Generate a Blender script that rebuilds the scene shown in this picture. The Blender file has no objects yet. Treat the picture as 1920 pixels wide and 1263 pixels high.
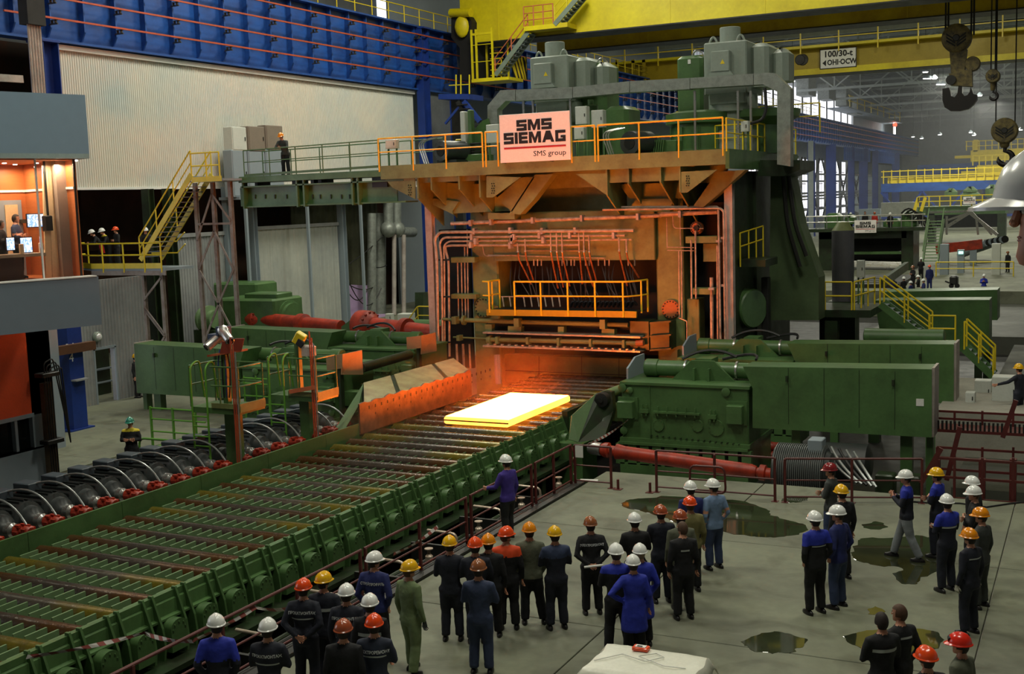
import bpy, bmesh, math, random
from mathutils import Vector, Matrix, noise
from mathutils.bvhtree import BVHTree
random.seed(7)
S = bpy.context.scene
C = S.collection
PI = math.pi
# ---------------------------------------------------------------- camera
FPX = 2217.0; CAMZ = 7.5
PITCH, ROLL, YAW = 0.11518, -0.03306, 0.46119
def cam_axes():
    cy, sy = math.cos(YAW), math.sin(YAW)
    f = Vector((-sy*math.cos(PITCH), cy*math.cos(PITCH), -math.sin(PITCH)))
    r = Vector((cy, sy, 0)); u = r.cross(f)
    return r*math.cos(ROLL)+u*math.sin(ROLL), -r*math.sin(ROLL)+u*math.cos(ROLL), f
CR, CU, CF = cam_axes()
cd = bpy.data.cameras.new('camera'); cam = bpy.data.objects.new('camera', cd); C.objects.link(cam)
cd.sensor_width = 36; cd.lens = 36*FPX/1920; cd.clip_end = 900; cd.clip_start = .1
m = Matrix((CR, CU, -CF)).transposed().to_4x4(); m.translation = (0, 0, CAMZ)
cam.matrix_world = m
S.camera = cam
# ---------------------------------------------------------------- light
S.view_settings.view_transform = 'Standard'; S.view_settings.look = 'None'
S.view_settings.exposure = 0.0; S.view_settings.gamma = 1; S.view_settings.use_curve_mapping = False
w = bpy.data.worlds.new('world'); S.world = w; w.use_nodes = True
w.node_tree.nodes['Background'].inputs[0].default_value = (.90, .92, 1.0, 1)
w.node_tree.nodes['Background'].inputs[1].default_value = 2.2
def area(name, loc, sx, sy, power, col=(1, 1, 1), rot=(0, 0, 0)):
    l = bpy.data.lights.new(name, 'AREA'); l.shape = 'RECTANGLE'; l.size = sx; l.size_y = sy; l.energy = power; l.color = col
    o = bpy.data.objects.new(name, l); C.objects.link(o); o.location = loc; o.rotation_euler = rot
    return o
HALL_LAMPS = [  # rows of roof lamps, x, y, z, power
    (-4, 12, 27, 2100), (-2, 30, 27, 1700), (-20, 20, 27, 2300), (-26, 34, 27, 600), (-31, 46, 27, 3000), (-30, 62, 27, 3000),
    (-16, 60, 28, 1900), (-2, 62, 27, 500), (-12, 96, 26, 3600), (-30, 96, 27, 2200), (-12, 144, 24, 4500), (-30, 145, 24, 3500), (4, 168, 24, 4500), (-20, 192, 24, 7000), (-20, 264, 24, 8000), (6, 216, 24, 8000)]
for (x, y, z, p) in HALL_LAMPS:
    area('roof_lamp_light', (x, y, z), 5, 5, p, (1.0, .985, .82))
# ---------------------------------------------------------------- helpers
def ray(px, py): return CR*((px-960)/FPX) + CU*(-(py-631.5)/FPX) + CF
def _p(v, t): return Vector((v.x*t, v.y*t, CAMZ+v.z*t))
def PX(px, py, x): v = ray(px, py); return _p(v, x/v.x)
def PY(px, py, y): v = ray(px, py); return _p(v, y/v.y)
def PZ(px, py, z): v = ray(px, py); return _p(v, (z-CAMZ)/v.z)
def lin(c):
    c = c/255; return c/12.92 if c <= .04045 else ((c+.055)/1.055)**2.4
def rgb(*c): return (lin(c[0]), lin(c[1]), lin(c[2]), 1)
MATS = {}
def mat(name, col, rough=.55, metal=0.0, var=.25, scale=1.5, col2=None, fine=.12, bump=0.0, bscale=30, streak=0, spec=.5, emit=None, estr=0, rvar=.15, coat=0):
    """procedural paint / metal: base colour with large patchy wear, fine grain, roughness variation"""
    if name in MATS: return MATS[name]
    M = bpy.data.materials.new(name); M.use_nodes = True; MATS[name] = M
    nt = M.node_tree; n = nt.nodes; L = nt.links
    b = n['Principled BSDF']; b.inputs['Metallic'].default_value = metal
    b.inputs['Specular IOR Level'].default_value = spec
    b.inputs['Coat Weight'].default_value = coat
    c = rgb(*col); c2 = rgb(*col2) if col2 else tuple(x*(1-var) for x in c[:3])+(1,)
    tc = n.new('ShaderNodeTexCoord'); mp = n.new('ShaderNodeMapping'); L.new(tc.outputs['Object'], mp.inputs[0])
    if streak: mp.inputs['Scale'].default_value = (1, 1, 1/streak)
    t1 = n.new('ShaderNodeTexNoise'); t1.inputs['Scale'].default_value = scale; t1.inputs['Detail'].default_value = 6; t1.inputs['Roughness'].default_value = .65
    L.new(mp.outputs[0], t1.inputs['Vector'])
    r1 = n.new('ShaderNodeValToRGB'); r1.color_ramp.elements[0].position = .38; r1.color_ramp.elements[1].position = .68
    r1.color_ramp.elements[0].color = c; r1.color_ramp.elements[1].color = c2
    L.new(t1.outputs['Fac'], r1.inputs[0])
    t2 = n.new('ShaderNodeTexNoise'); t2.inputs['Scale'].default_value = scale*14; t2.inputs['Detail'].default_value = 3
    L.new(tc.outputs['Object'], t2.inputs['Vector'])
    mx = n.new('ShaderNodeMix'); mx.data_type = 'RGBA'; mx.blend_type = 'MULTIPLY'; mx.inputs[0].default_value = 1
    r2 = n.new('ShaderNodeMapRange'); r2.inputs[3].default_value = 1-fine; r2.inputs[4].default_value = 1+fine; L.new(t2.outputs['Fac'], r2.inputs[0])
    L.new(r1.outputs[0], mx.inputs[6]); L.new(r2.outputs[0], mx.inputs[7]); L.new(mx.outputs[2], b.inputs['Base Color'])
    r3 = n.new('ShaderNodeMapRange'); r3.inputs[3].default_value = max(.03, rough-rvar); r3.inputs[4].default_value = min(1, rough+rvar); L.new(t1.outputs['Fac'], r3.inputs[0])
    L.new(r3.outputs[0], b.inputs['Roughness'])
    if bump:
        t4 = n.new('ShaderNodeTexNoise'); t4.inputs['Scale'].default_value = bscale; t4.inputs['Detail'].default_value = 4; L.new(tc.outputs['Object'], t4.inputs['Vector'])
        bp = n.new('ShaderNodeBump'); bp.inputs['Strength'].default_value = bump; bp.inputs['Distance'].default_value = .02
        L.new(t4.outputs['Fac'], bp.inputs['Height']); L.new(bp.outputs[0], b.inputs['Normal'])
    if emit:
        b.inputs['Emission Color'].default_value = tuple(emit)+(1,); b.inputs['Emission Strength'].default_value = estr
    return M
def roller_mat(name, ends, mid):
    """wet roller: worn greyish middle, coloured scale towards the ends (along local x)"""
    M = mat(name, ends, .26, metal=.35, var=.5, scale=2.2, col2=tuple(int(c*.7) for c in ends), fine=.3, bump=.3, bscale=14, rvar=.18)
    nt = M.node_tree; n = nt.nodes; L = nt.links; b = n['Principled BSDF']; src = b.inputs['Base Color'].links[0].from_socket
    tc = n.new('ShaderNodeTexCoord'); sx = n.new('ShaderNodeSeparateXYZ'); L.new(tc.outputs['Object'], sx.inputs[0])
    mr = n.new('ShaderNodeMapRange'); mr.inputs[1].default_value = -17.9; mr.inputs[2].default_value = -15.6; mr.inputs[3].default_value = 0; mr.inputs[4].default_value = 1; ab = n.new('ShaderNodeMath'); ab.operation = 'ABSOLUTE'; sb = n.new('ShaderNodeMath'); sb.operation = 'SUBTRACT'; sb.inputs[1].default_value = -17.9
    L.new(sx.outputs[0], sb.inputs[0]); L.new(sb.outputs[0], ab.inputs[0]); ns = n.new('ShaderNodeTexNoise'); ns.inputs['Scale'].default_value = 1.2; L.new(tc.outputs['Object'], ns.inputs[0]); ad = n.new('ShaderNodeMath'); ad.operation = 'ADD'; L.new(ab.outputs[0], ad.inputs[0]); L.new(ns.outputs[0], ad.inputs[1])
    rp = n.new('ShaderNodeValToRGB'); mm = n.new('ShaderNodeMath'); mm.operation = 'DIVIDE'; mm.inputs[1].default_value = 3; L.new(ad.outputs[0], mm.inputs[0]); L.new(mm.outputs[0], rp.inputs[0]); rp.color_ramp.elements[0].position = .38; rp.color_ramp.elements[1].position = .7
    mx = n.new('ShaderNodeMix'); mx.data_type = 'RGBA'; L.new(rp.outputs[0], mx.inputs[0]); mx.inputs[6].default_value = rgb(*mid); L.new(src, mx.inputs[7]); L.new(mx.outputs[2], b.inputs['Base Color']); return M
class MB:
    """collects shapes in one mesh"""
    def __init__(s): s.v = []; s.f = []; s.mi = []; s.cur = 0; s.X = None
    def add(s, vs, fs, mi=None):
        o = len(s.v)
        if s.X is not None: vs = [s.X @ Vector(v) for v in vs]
        s.v += [tuple(v) for v in vs]; s.f += [tuple(i+o for i in f) for f in fs]; s.mi += [s.cur if mi is None else mi]*len(fs)
        return s
    def box(s, x0, x1, y0, y1, z0, z1):
        return s.add([(x0, y0, z0), (x1, y0, z0), (x1, y1, z0), (x0, y1, z0), (x0, y0, z1), (x1, y0, z1), (x1, y1, z1), (x0, y1, z1)],
                     [(0, 3, 2, 1), (4, 5, 6, 7), (0, 1, 5, 4), (1, 2, 6, 5), (2, 3, 7, 6), (3, 0, 4, 7)])
    def cb(s, c, sx, sy, sz): return s.box(c[0]-sx/2, c[0]+sx/2, c[1]-sy/2, c[1]+sy/2, c[2]-sz/2, c[2]+sz/2)
    def bbox(s, x0, x1, y0, y1, z0, z1, b=.03):
        """box with chamfered vertical and top edges"""
        P = [(x0+b, y0), (x1-b, y0), (x1, y0+b), (x1, y1-b), (x1-b, y1), (x0+b, y1), (x0, y1-b), (x0, y0+b)]
        cx, cy = (x0+x1)/2, (y0+y1)/2
        def sh(p, d): return (p[0]+(d if p[0] < cx else -d), p[1]+(d if p[1] < cy else -d))
        vs = [(x, y, z0) for x, y in P]+[(x, y, z1-b) for x, y in P]+[sh(p, b)+(z1,) for p in P]
        fs = [tuple(range(7, -1, -1)), tuple(range(16, 24))]
        for k in (0, 8): fs += [(k+i, k+(i+1) % 8, k+8+(i+1) % 8, k+8+i) for i in range(8)]
        return s.add(vs, fs)
    def prism(s, poly, axis, a, b):
        """polygon extruded along axis ('x': poly=(y,z); 'y': (x,z); 'z': (x,y))"""
        f = {'x': lambda p, t: (t, p[0], p[1]), 'y': lambda p, t: (p[0], t, p[1]), 'z': lambda p, t: (p[0], p[1], t)}[axis]
        n = len(poly)
        return s.add([f(p, a) for p in poly]+[f(p, b) for p in poly], [tuple(range(n)), tuple(range(2*n-1, n-1, -1))]+[(i, n+i, n+(i+1) % n, (i+1) % n) for i in range(n)])
    def quad(s, a, b, c, d, t=.02):
        """thin plate through 4 points with thickness t"""
        a, b, c, d = map(Vector, (a, b, c, d)); n = (b-a).cross(d-a).normalized()*t
        return s.add([a, b, c, d, a-n, b-n, c-n, d-n], [(0, 1, 2, 3), (7, 6, 5, 4), (0, 4, 5, 1), (1, 5, 6, 2), (2, 6, 7, 3), (3, 7, 4, 0)])
    def cyl(s, p0, p1, r0, r1=None, n=12, cap=True):
        p0, p1 = Vector(p0), Vector(p1); r1 = r0 if r1 is None else r1
        d = (p1-p0).normalized(); a = d.orthogonal().normalized()
        if abs(d.z) < .9: a = Vector((0, 0, 1)).cross(d).normalized()
        b = d.cross(a); vs = []
        for p, r in ((p0, r0), (p1, r1)):
            for i in range(n):
                t = 2*PI*(i+.5)/n; vs.append(p+a*math.cos(t)*r+b*math.sin(t)*r)
        fs = [(i, (i+1) % n, n+(i+1) % n, n+i) for i in range(n)]
        if cap: fs += [tuple(range(n-1, -1, -1)), tuple(range(n, 2*n))]
        return s.add(vs, fs)
    def lathe(s, c, axis, prof, n=20):
        """prof = [(t along axis, radius)]"""
        c = Vector(c); d = Vector(axis).normalized(); a = d.orthogonal().normalized(); b = d.cross(a); vs = []; fs = []
        for t, r in prof:
            for i in range(n):
                q = 2*PI*i/n; vs.append(c+d*t+(a*math.cos(q)+b*math.sin(q))*r)
        m_ = len(prof)
        for j in range(m_-1): fs += [(j*n+i, j*n+(i+1) % n, (j+1)*n+(i+1) % n, (j+1)*n+i) for i in range(n)]
        fs += [tuple(range(n-1, -1, -1)), tuple(range((m_-1)*n, m_*n))]
        return s.add(vs, fs)
    def tube(s, pts, r, n=8, cap=True):
        pts = [Vector(p) for p in pts]; N = len(pts); vs = []; up = None
        rs = r if isinstance(r, (list, tuple)) else [r]*N
        for i, p in enumerate(pts):
            d = (pts[min(i+1, N-1)]-pts[max(i-1, 0)])
            if d.length < 1e-9: d = Vector((0, 0, 1))
            d.normalize()
            if up is None: up = d.orthogonal().normalized()
            up = (up-d*up.dot(d))
            up = up.normalized() if up.length > 1e-6 else d.orthogonal().normalized()
            b = d.cross(up)
            for k in range(n):
                t = 2*PI*(k+.5)/n; vs.append(p+(up*math.cos(t)+b*math.sin(t))*rs[i])
        fs = []
        for i in range(N-1): fs += [(i*n+k, i*n+(k+1) % n, (i+1)*n+(k+1) % n, (i+1)*n+k) for k in range(n)]
        if cap: fs += [tuple(range(n-1, -1, -1)), tuple(range((N-1)*n, N*n))]
        return s.add(vs, fs)
    def bar(s, p0, p1, w_, h):
        """rectangular section bar, w_ sideways, h in the vertical plane"""
        p0, p1 = Vector(p0), Vector(p1); d = (p1-p0).normalized()
        a = Vector((0, 0, 1)).cross(d); a = a.normalized() if a.length > 1e-4 else Vector((1, 0, 0)); b = d.cross(a)
        q = [a*w_/2*i+b*h/2*j for i, j in ((-1, -1), (1, -1), (1, 1), (-1, 1))]
        return s.add([p0+t for t in q]+[p1+t for t in q], [(3, 2, 1, 0), (4, 5, 6, 7), (0, 1, 5, 4), (1, 2, 6, 5), (2, 3, 7, 6), (3, 0, 4, 7)])
    def ibeam(s, p0, p1, w_, h, t=.03):
        p0, p1 = Vector(p0), Vector(p1); d = (p1-p0).normalized()
        a = Vector((0, 0, 1)).cross(d); a = a.normalized() if a.length > 1e-4 else Vector((1, 0, 0)); b = d.cross(a)
        s.bar(p0, p1, t, h-2*t)
        for k in (-1, 1): s.bar(p0+b*k*(h-t)/2, p1+b*k*(h-t)/2, w_, t)
        return s
    def sph(s, c, rx, ry=None, rz=None, n=12, m_=8):
        ry = rx if ry is None else ry; rz = rx if rz is None else rz; vs = []; fs = []
        for j in range(m_+1):
            a = -PI/2+PI*j/m_; a = max(-PI/2+.08, min(PI/2-.08, a))
            for i in range(n):
                q = 2*PI*i/n; vs.append((c[0]+rx*math.cos(a)*math.cos(q), c[1]+ry*math.cos(a)*math.sin(q), c[2]+rz*math.sin(a)))
        for j in range(m_): fs += [(j*n+i, j*n+(i+1) % n, (j+1)*n+(i+1) % n, (j+1)*n+i) for i in range(n)]
        fs += [tuple(range(n-1, -1, -1)), tuple(range(m_*n, m_*n+n))]
        return s.add(vs, fs)
    def mesh(s, name, mats, smooth=True):
        me = bpy.data.meshes.new(name); me.from_pydata(s.v, [], s.f)
        mats = mats if isinstance(mats, (list, tuple)) else [mats]
        for q in mats: me.materials.append(q)
        if len(mats) > 1: me.polygons.foreach_set('material_index', s.mi)
        if smooth:
            me.shade_smooth(); me.set_sharp_from_angle(angle=math.radians(35))
        me.update(); return me
    def part(s, name, mats, parent=None, label=None, smooth=True):
        me = s.mesh(name, mats, smooth); o = bpy.data.objects.new(name, me); C.objects.link(o)
        if parent is not None:
            o.parent = parent
            o.location = -wl(parent) if not parent.get('local') else Vector((0, 0, 0))
            if parent.type != 'EMPTY': o.location = (0, 0, 0)
        if label: o['label'] = label
        return o
def wl(o):
    p = Vector((0, 0, 0))
    while o is not None: p += o.location; o = o.parent
    return p
def tag(o, label, cat, group=None, kind=None):
    if label: o['label'] = label
    if cat: o['category'] = cat
    if group: o['group'] = group
    if kind: o['kind'] = kind
    return o
def thing(name, loc, label, cat, group=None, rz=0, local=False):
    o = bpy.data.objects.new(name, None); o.empty_display_size = .2; C.objects.link(o); o.location = loc; o.rotation_euler = (0, 0, rz)
    if local: o['local'] = 1
    return tag(o, label, cat, group)
def struct(name, mb, m_, smooth=False):
    o = mb.part(name, m_, smooth=smooth); o['kind'] = 'structure'; return o
def inst(me, name, parent=None, loc=(0, 0, 0), rz=0, rot=None, label=None):
    o = bpy.data.objects.new(name, me); C.objects.link(o); o.location = loc; o.rotation_euler = rot or (0, 0, rz)
    if parent is not None: o.parent = parent
    if label: o['label'] = label
    return o
def dup(root, loc, label=None, rz=None, group=None):
    r = root.copy(); C.objects.link(r); r.location = loc
    if rz is not None: r.rotation_euler = (0, 0, rz)
    if label: r['label'] = label
    if group: r['group'] = group
    for ch in list(root.children):
        c = ch.copy(); C.objects.link(c); c.parent = r
        for g in list(ch.children):
            d = g.copy(); C.objects.link(d); d.parent = c
    return r
def arc(p0, p1, p2, n=6):
    p0, p1, p2 = map(Vector, (p0, p1, p2)); return [p0*(1-t)**2+p1*2*t*(1-t)+p2*t*t for t in [i/n for i in range(n+1)]]
def sag(p0, p1, d, n=8):
    p0, p1 = Vector(p0), Vector(p1); return [p0.lerp(p1, i/n)-Vector((0, 0, d*4*(i/n)*(1-i/n))) for i in range(n+1)]
def round_path(pts, r=.15, n=4):
    pts = [Vector(p) for p in pts]; out = [pts[0]]
    for i in range(1, len(pts)-1):
        a = pts[i-1]-pts[i]; b = pts[i+1]-pts[i]; k = min(r, a.length*.45, b.length*.45)
        out += arc(pts[i]+a.normalized()*k, pts[i], pts[i]+b.normalized()*k, n)
    return out+[pts[-1]]
def railing(name, pts, m_, label, group=None, h=1.1, step=1.5, r=.024, mids=(.55,), toe=0, endposts=True, toemat=None, cat='railing'):
    """posts standing on a polyline, top rail and mid rails; every post its own part"""
    pts = [Vector(p) for p in pts]
    t = thing(name, pts[0], label, cat, group)
    for i in range(len(pts)-1):
        a, b = pts[i], pts[i+1]; L_ = (b-a).length; n = max(1, round(L_/step))
        for k in range(0 if i == 0 else 1, n+1):
            p = a.lerp(b, k/n); MB().cyl(p-Vector((0, 0, .05)), p+Vector((0, 0, h)), r, n=8).part('post', m_, t)
    up = Vector((0, 0, h))
    MB().tube(round_path([p+up for p in pts], .12), r*1.05, 8).part('top_rail', m_, t)
    for q in mids:
        MB().tube([p+Vector((0, 0, h*q)) for p in pts], r*.85, 8).part('mid_rail', m_, t)
    if toe:
        mb = MB()
        for i in range(len(pts)-1): mb.bar(pts[i]+Vector((0, 0, toe/2)), pts[i+1]+Vector((0, 0, toe/2)), .012, toe)
        mb.part('toe_board', toemat or m_, t)
    return t
FONTS = {}
def text_mesh(s_, size, depth=.004, bold=0.0, sx=1.0):
    cu = bpy.data.curves.new('txt', 'FONT'); cu.body = s_; cu.size = size; cu.extrude = depth; cu.align_x = 'CENTER'; cu.align_y = 'CENTER'; cu.offset = bold; cu.resolution_u = 2
    o = bpy.data.objects.new('txt', cu); C.objects.link(o); dg = bpy.context.evaluated_depsgraph_get()
    me = bpy.data.meshes.new_from_object(o.evaluated_get(dg)); bpy.data.objects.remove(o)
    for v in me.vertices: v.co.x *= sx
    me.materials.clear(); return me
def sheet(mb, p0, u, L_, h, pitch=.3, depth=.04, nrm=(1, 0, 0)):
    """trapezoidal corrugated sheet: starts at p0, runs along u for L_, height h, proud along nrm"""
    p0, u, nrm = Vector(p0), Vector(u).normalized(), Vector(nrm).normalized(); n = max(2, int(L_/pitch)); q = L_/n; pr = []
    for i in range(n):
        for a, d in ((0, 0), (.45, 0), (.55, 1), (.9, 1)): pr.append(((i+a)*q, d*depth))
    pr.append((L_, 0)); vs = []
    for a, d in pr: b = p0+u*a+nrm*d; vs += [b, b+Vector((0, 0, h))]
    return mb.add(vs, [(2*i, 2*i+2, 2*i+3, 2*i+1) for i in range(len(pr)-1)])
# ---------------------------------------------------------------- materials
GREEN = mat('machine_green_paint', (80, 114, 66), .38, var=.3, scale=.9, fine=.12, bump=.15, bscale=12, col2=(64, 92, 52))
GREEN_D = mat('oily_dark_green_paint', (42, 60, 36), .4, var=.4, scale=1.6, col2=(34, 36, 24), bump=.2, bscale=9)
GREEN_L = mat('light_green_paint', (112, 140, 98), .45, var=.2, scale=.8)
MILLG = mat('mill_stand_green_paint', (124, 138, 84), .5, var=.3, scale=.8, col2=(98, 100, 58), bump=.15)
YEL = mat('safety_yellow_paint', (232, 205, 40), .4, var=.15, scale=2)
YELD = mat('crane_yellow_paint', (222, 206, 16), .45, var=.2, scale=.35, col2=(196, 176, 10))
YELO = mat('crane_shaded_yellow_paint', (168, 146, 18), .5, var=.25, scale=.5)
BLUE = mat('beam_blue_paint', (34, 82, 158), .42, var=.35, scale=.5, col2=(24, 58, 122), streak=.4)
BLUED = mat('column_blue_paint', (26, 56, 134), .45, var=.3, scale=.8)
WALLW = mat('white_cladding_sheet', (212, 206, 192), .55, var=.12, scale=.22, col2=(190, 196, 192), fine=.04)
WALLG = mat('grey_cladding_sheet', (150, 152, 152), .5, var=.25, scale=.3, col2=(118, 120, 122))
GREYP = mat('grey_painted_panel', (138, 150, 158), .5, var=.08, scale=.3, fine=.05)
GREYM = mat('motor_grey_paint', (142, 154, 142), .45, var=.15, scale=.7)
GALV = mat('galvanised_duct_sheet', (150, 156, 148), .45, metal=.35, var=.35, scale=3.5, fine=.2)
DARK = mat('dark_steel', (44, 44, 42), .5, metal=.3, var=.4, scale=1.5)
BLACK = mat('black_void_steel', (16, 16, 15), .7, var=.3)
STEEL = mat('bright_steel_pipe', (190, 190, 186), .3, metal=.85, var=.2, scale=3)
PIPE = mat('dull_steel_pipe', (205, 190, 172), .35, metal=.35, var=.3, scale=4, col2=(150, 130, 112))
PILLAR = mat('pale_primer_steel', (176, 168, 160), .55, var=.2, scale=1.2, col2=(140, 128, 120))
RED = mat('red_shaft_paint', (176, 54, 30), .45, var=.3, scale=2, col2=(112, 36, 22))
RAILR = mat('maroon_rail_paint', (92, 36, 34), .45, var=.3, scale=3)
RUST = mat('busbar_red_copper', (190, 86, 58), .45, metal=.2, var=.3, scale=2)
ORNG = mat('orange_primer', (196, 104, 64), .5, var=.2)
ROLLM = roller_mat('wet_yellow_scaled_roller', (112, 100, 30), (78, 72, 62))
ROLLM2 = roller_mat('wet_brown_scaled_roller', (84, 56, 26), (66, 58, 50))
MOTD = mat('dark_motor_paint', (50, 54, 54), .42, var=.35, scale=2)
CONC = mat('concrete_block', (150, 148, 136), .8, var=.2, scale=1, bump=.2)
WHITE = mat('white_paint', (228, 228, 222), .45, var=.08)
BOXG = mat('pale_grey_cabinet', (196, 200, 192), .4, var=.08)
HOSE = mat('silver_braided_hose', (176, 180, 178), .35, metal=.7, var=.2, scale=8)
BHOSE = mat('black_rubber_hose', (30, 30, 30), .5, var=.3)
INSUL = mat('glazed_insulator', (120, 110, 96), .25, var=.4, scale=5)
# ================================================================ setting
FLOORM = mat('dusty_concrete_floor', (116, 120, 99), .7, var=.22, scale=.35, col2=(98, 100, 86), fine=.16, bump=.12, bscale=8)
def floor_material():
    M = FLOORM; nt = M.node_tree; n = nt.nodes; L = nt.links; b = n['Principled BSDF']
    src = b.inputs['Base Color'].links[0].from_socket
    tc = n.new('ShaderNodeTexCoord'); t = n.new('ShaderNodeTexNoise'); t.inputs['Scale'].default_value = .9; t.inputs['Detail'].default_value = 8; t.inputs['Distortion'].default_value = .8
    L.new(tc.outputs['Object'], t.inputs['Vector'])
    r = n.new('ShaderNodeValToRGB'); r.color_ramp.elements[0].position = .52; r.color_ramp.elements[0].color = (1, 1, 1, 1); r.color_ramp.elements[1].position = .72; r.color_ramp.elements[1].color = (.42, .40, .34, 1)
    L.new(t.outputs['Fac'], r.inputs[0]); mx = n.new('ShaderNodeMix'); mx.data_type = 'RGBA'; mx.blend_type = 'MULTIPLY'; mx.inputs[0].default_value = .75
    L.new(src, mx.inputs[6]); L.new(r.outputs[0], mx.inputs[7]); L.new(mx.outputs[2], b.inputs['Base Color'])
floor_material()
# visitors' floor: slabs with real joints, each slab a piece
fb = MB().box(-12.0, 30, -6, 29.7, -1.9, -.06); fo = struct('floor', fb, CONC)
xs = [-12.0, -7.6, -1.6, 5, 12, 20, 30]; ys = [-6, 4, 12.2, 18.6, 24.4, 29.7]
for i in range(len(xs)-1):
    for j in range(len(ys)-1):
        MB().bbox(xs[i]+.012, xs[i+1]-.012, ys[j]+.012, ys[j+1]-.012, -.06, 0, .008).part('floor_slab', FLOORM, fo, smooth=False)
MB().box(-12.25, -12.0, -6, 28.2, -.35, .06).part('floor_curb', DARK, fo)
struct('floor', MB().box(-70, 40, -8, 340, -2.3, -1.9), DARK)
lf = struct('floor', MB().box(-60, -27.2, -6, 78, -1.9, -.05), CONC)
for k, (a, b) in enumerate(((-6, 12), (12, 21), (21, 26.4), (26.4, 31.5), (31.5, 40), (40, 60), (60, 78))):
    for (c, d) in ((-36.5, -31.6), (-31.6, -27.2)): MB().bbox(c+.01, d-.01, a+.01, b-.01, -.05, 0, .008).part('floor_slab', FLOORM, lf, smooth=False)
MB().box(-60, -36.5, -6, 78, -.05, 0).part('floor_slab', FLOORM, lf)
struct('floor', MB().box(-3.4, 40, 33.2, 60, -1.9, -.6).box(-3.4, 40, 47, 60, -.6, -.05), mat('dark_oily_floor', (74, 76, 66), .6, var=.3, scale=.6))
struct('floor', MB().box(-60, 40, 89.6, 338, -1.9, 0), FLOORM)
struct('floor', MB().box(-12.0, 40, 70.2, 89.6, -1.9, -.9), mat('dark_oily_floor', (74, 76, 66)))
# puddles: irregular thin sheets of water
WATER = mat('puddle_water', (40, 44, 30), .04, var=.3, scale=.8, col2=(56, 60, 42), fine=.05, rvar=.02, spec=.9)
def puddle(pts, label, rough=.08, seed=0):
    P = [PZ(x, y, .003) for x, y in pts]; out = []
    for _ in range(2): P = [q for i in range(len(P)) for q in (P[i].lerp(P[(i+1) % len(P)], .25), P[i].lerp(P[(i+1) % len(P)], .75))]
    n = len(P)
    for i in range(n):
        a, b = P[i], P[(i+1) % n]; m_ = max(2, int((b-a).length/.18))
        for k in range(m_):
            p = a.lerp(b, k/m_); v = Vector((noise.noise(p*1.4+Vector((seed, 0, 0))), noise.noise(p*1.4+Vector((9, seed, 0))), 0))*.17+Vector((noise.noise(p*6), noise.noise(p*6+Vector((4, 4, 4))), 0))*.10; out.append(p+v)
    c = sum(out, Vector())/len(out); mb = MB(); N = len(out)
    vs = [Vector((p.x, p.y, .0015)) for p in out]+[Vector((p.x, p.y, .0))*1 for p in out]
    vs = [Vector((p.x, p.y, .004)) for p in out]+[Vector((c.x+(p.x-c.x)*1.01, c.y+(p.y-c.y)*1.01, 0)) for p in out]
    mb.add(vs, [tuple(range(N))]+[(i, N+i, N+(i+1) % N, (i+1) % N) for i in range(N)])
    o = mb.part('puddle', WATER, smooth=False); tag(o, label, 'puddle', 'water puddles on the floor')
puddle([(1155, 945), (1200, 932), (1290, 930), (1365, 935), (1440, 950), (1430, 965), (1478, 972), (1516, 990), (1500, 1003), (1440, 1008), (1370, 1000), (1290, 983), (1210, 962)], 'long dark puddle behind the man in the light blue shirt', seed=3)
puddle([(1600, 1012), (1650, 1006), (1735, 1000), (1765, 1028), (1745, 1086), (1695, 1095), (1668, 1076), (1696, 1062), (1620, 1060), (1598, 1042)], 'ragged puddle under the walking man in grey trousers', seed=5)
puddle([(1387, 1203), (1410, 1189), (1452, 1183), (1500, 1190), (1516, 1206), (1495, 1221), (1450, 1228), (1405, 1222)], 'round dark puddle alone in the foreground floor', seed=8)
puddle([(1578, 1197), (1620, 1182), (1690, 1178), (1745, 1185), (1776, 1206), (1745, 1222), (1680, 1226), (1615, 1212)], 'dark puddle behind the two bareheaded men', seed=12)
puddle([(1622, 1140), (1645, 1134), (1664, 1140), (1650, 1148), (1630, 1148)], 'smallest puddle, just above the two bareheaded men', seed=15)
puddle([(1618, 985), (1640, 977), (1664, 984), (1650, 992), (1628, 992)], 'small puddle between the men in the middle and the walking man', seed=17)
puddle([(1455, 934), (1490, 929), (1528, 934), (1515, 940), (1470, 940)], 'small puddle at the foot of the maroon railing', seed=19)

# ---- left hall wall: runway beam, cladding, columns
XW = -42.0
def runway():
    t = thing('crane_runway_beam', (XW, 36, 15.2), 'long blue riveted crane runway beam along the left hall wall', 'runway beam')
    MB().box(XW-.35, XW-.30, 36, 325, 15.3, 19.4).part('web_plate', BLUE, t)
    MB().box(XW-.7, XW+.05, 36, 325, 15.2, 15.3).part('bottom_flange', BLUE, t)
    MB().box(XW-.7, XW+.25, 36, 325, 19.4, 19.5).part('top_flange', BLUE, t)
    st = MB(); st.prism([(XW-.3, 15.75), (XW-.12, 15.35), (XW-.3, 15.35)][::-1], 'y', 0, .05)
    st.v = []; st.f = []; st.mi = []
    st.prism([(-.3, .1), (-.2, .1), (.02, .5), (.02, 4.1), (-.3, 4.1)], 'y', -.04, .04); me = st.mesh('stiffener', BLUE, False)
    for k in range(146): inst(me, 'stiffener', t, (0, 41.4-36-3.96+1.98*k, .1))
runway()
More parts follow.
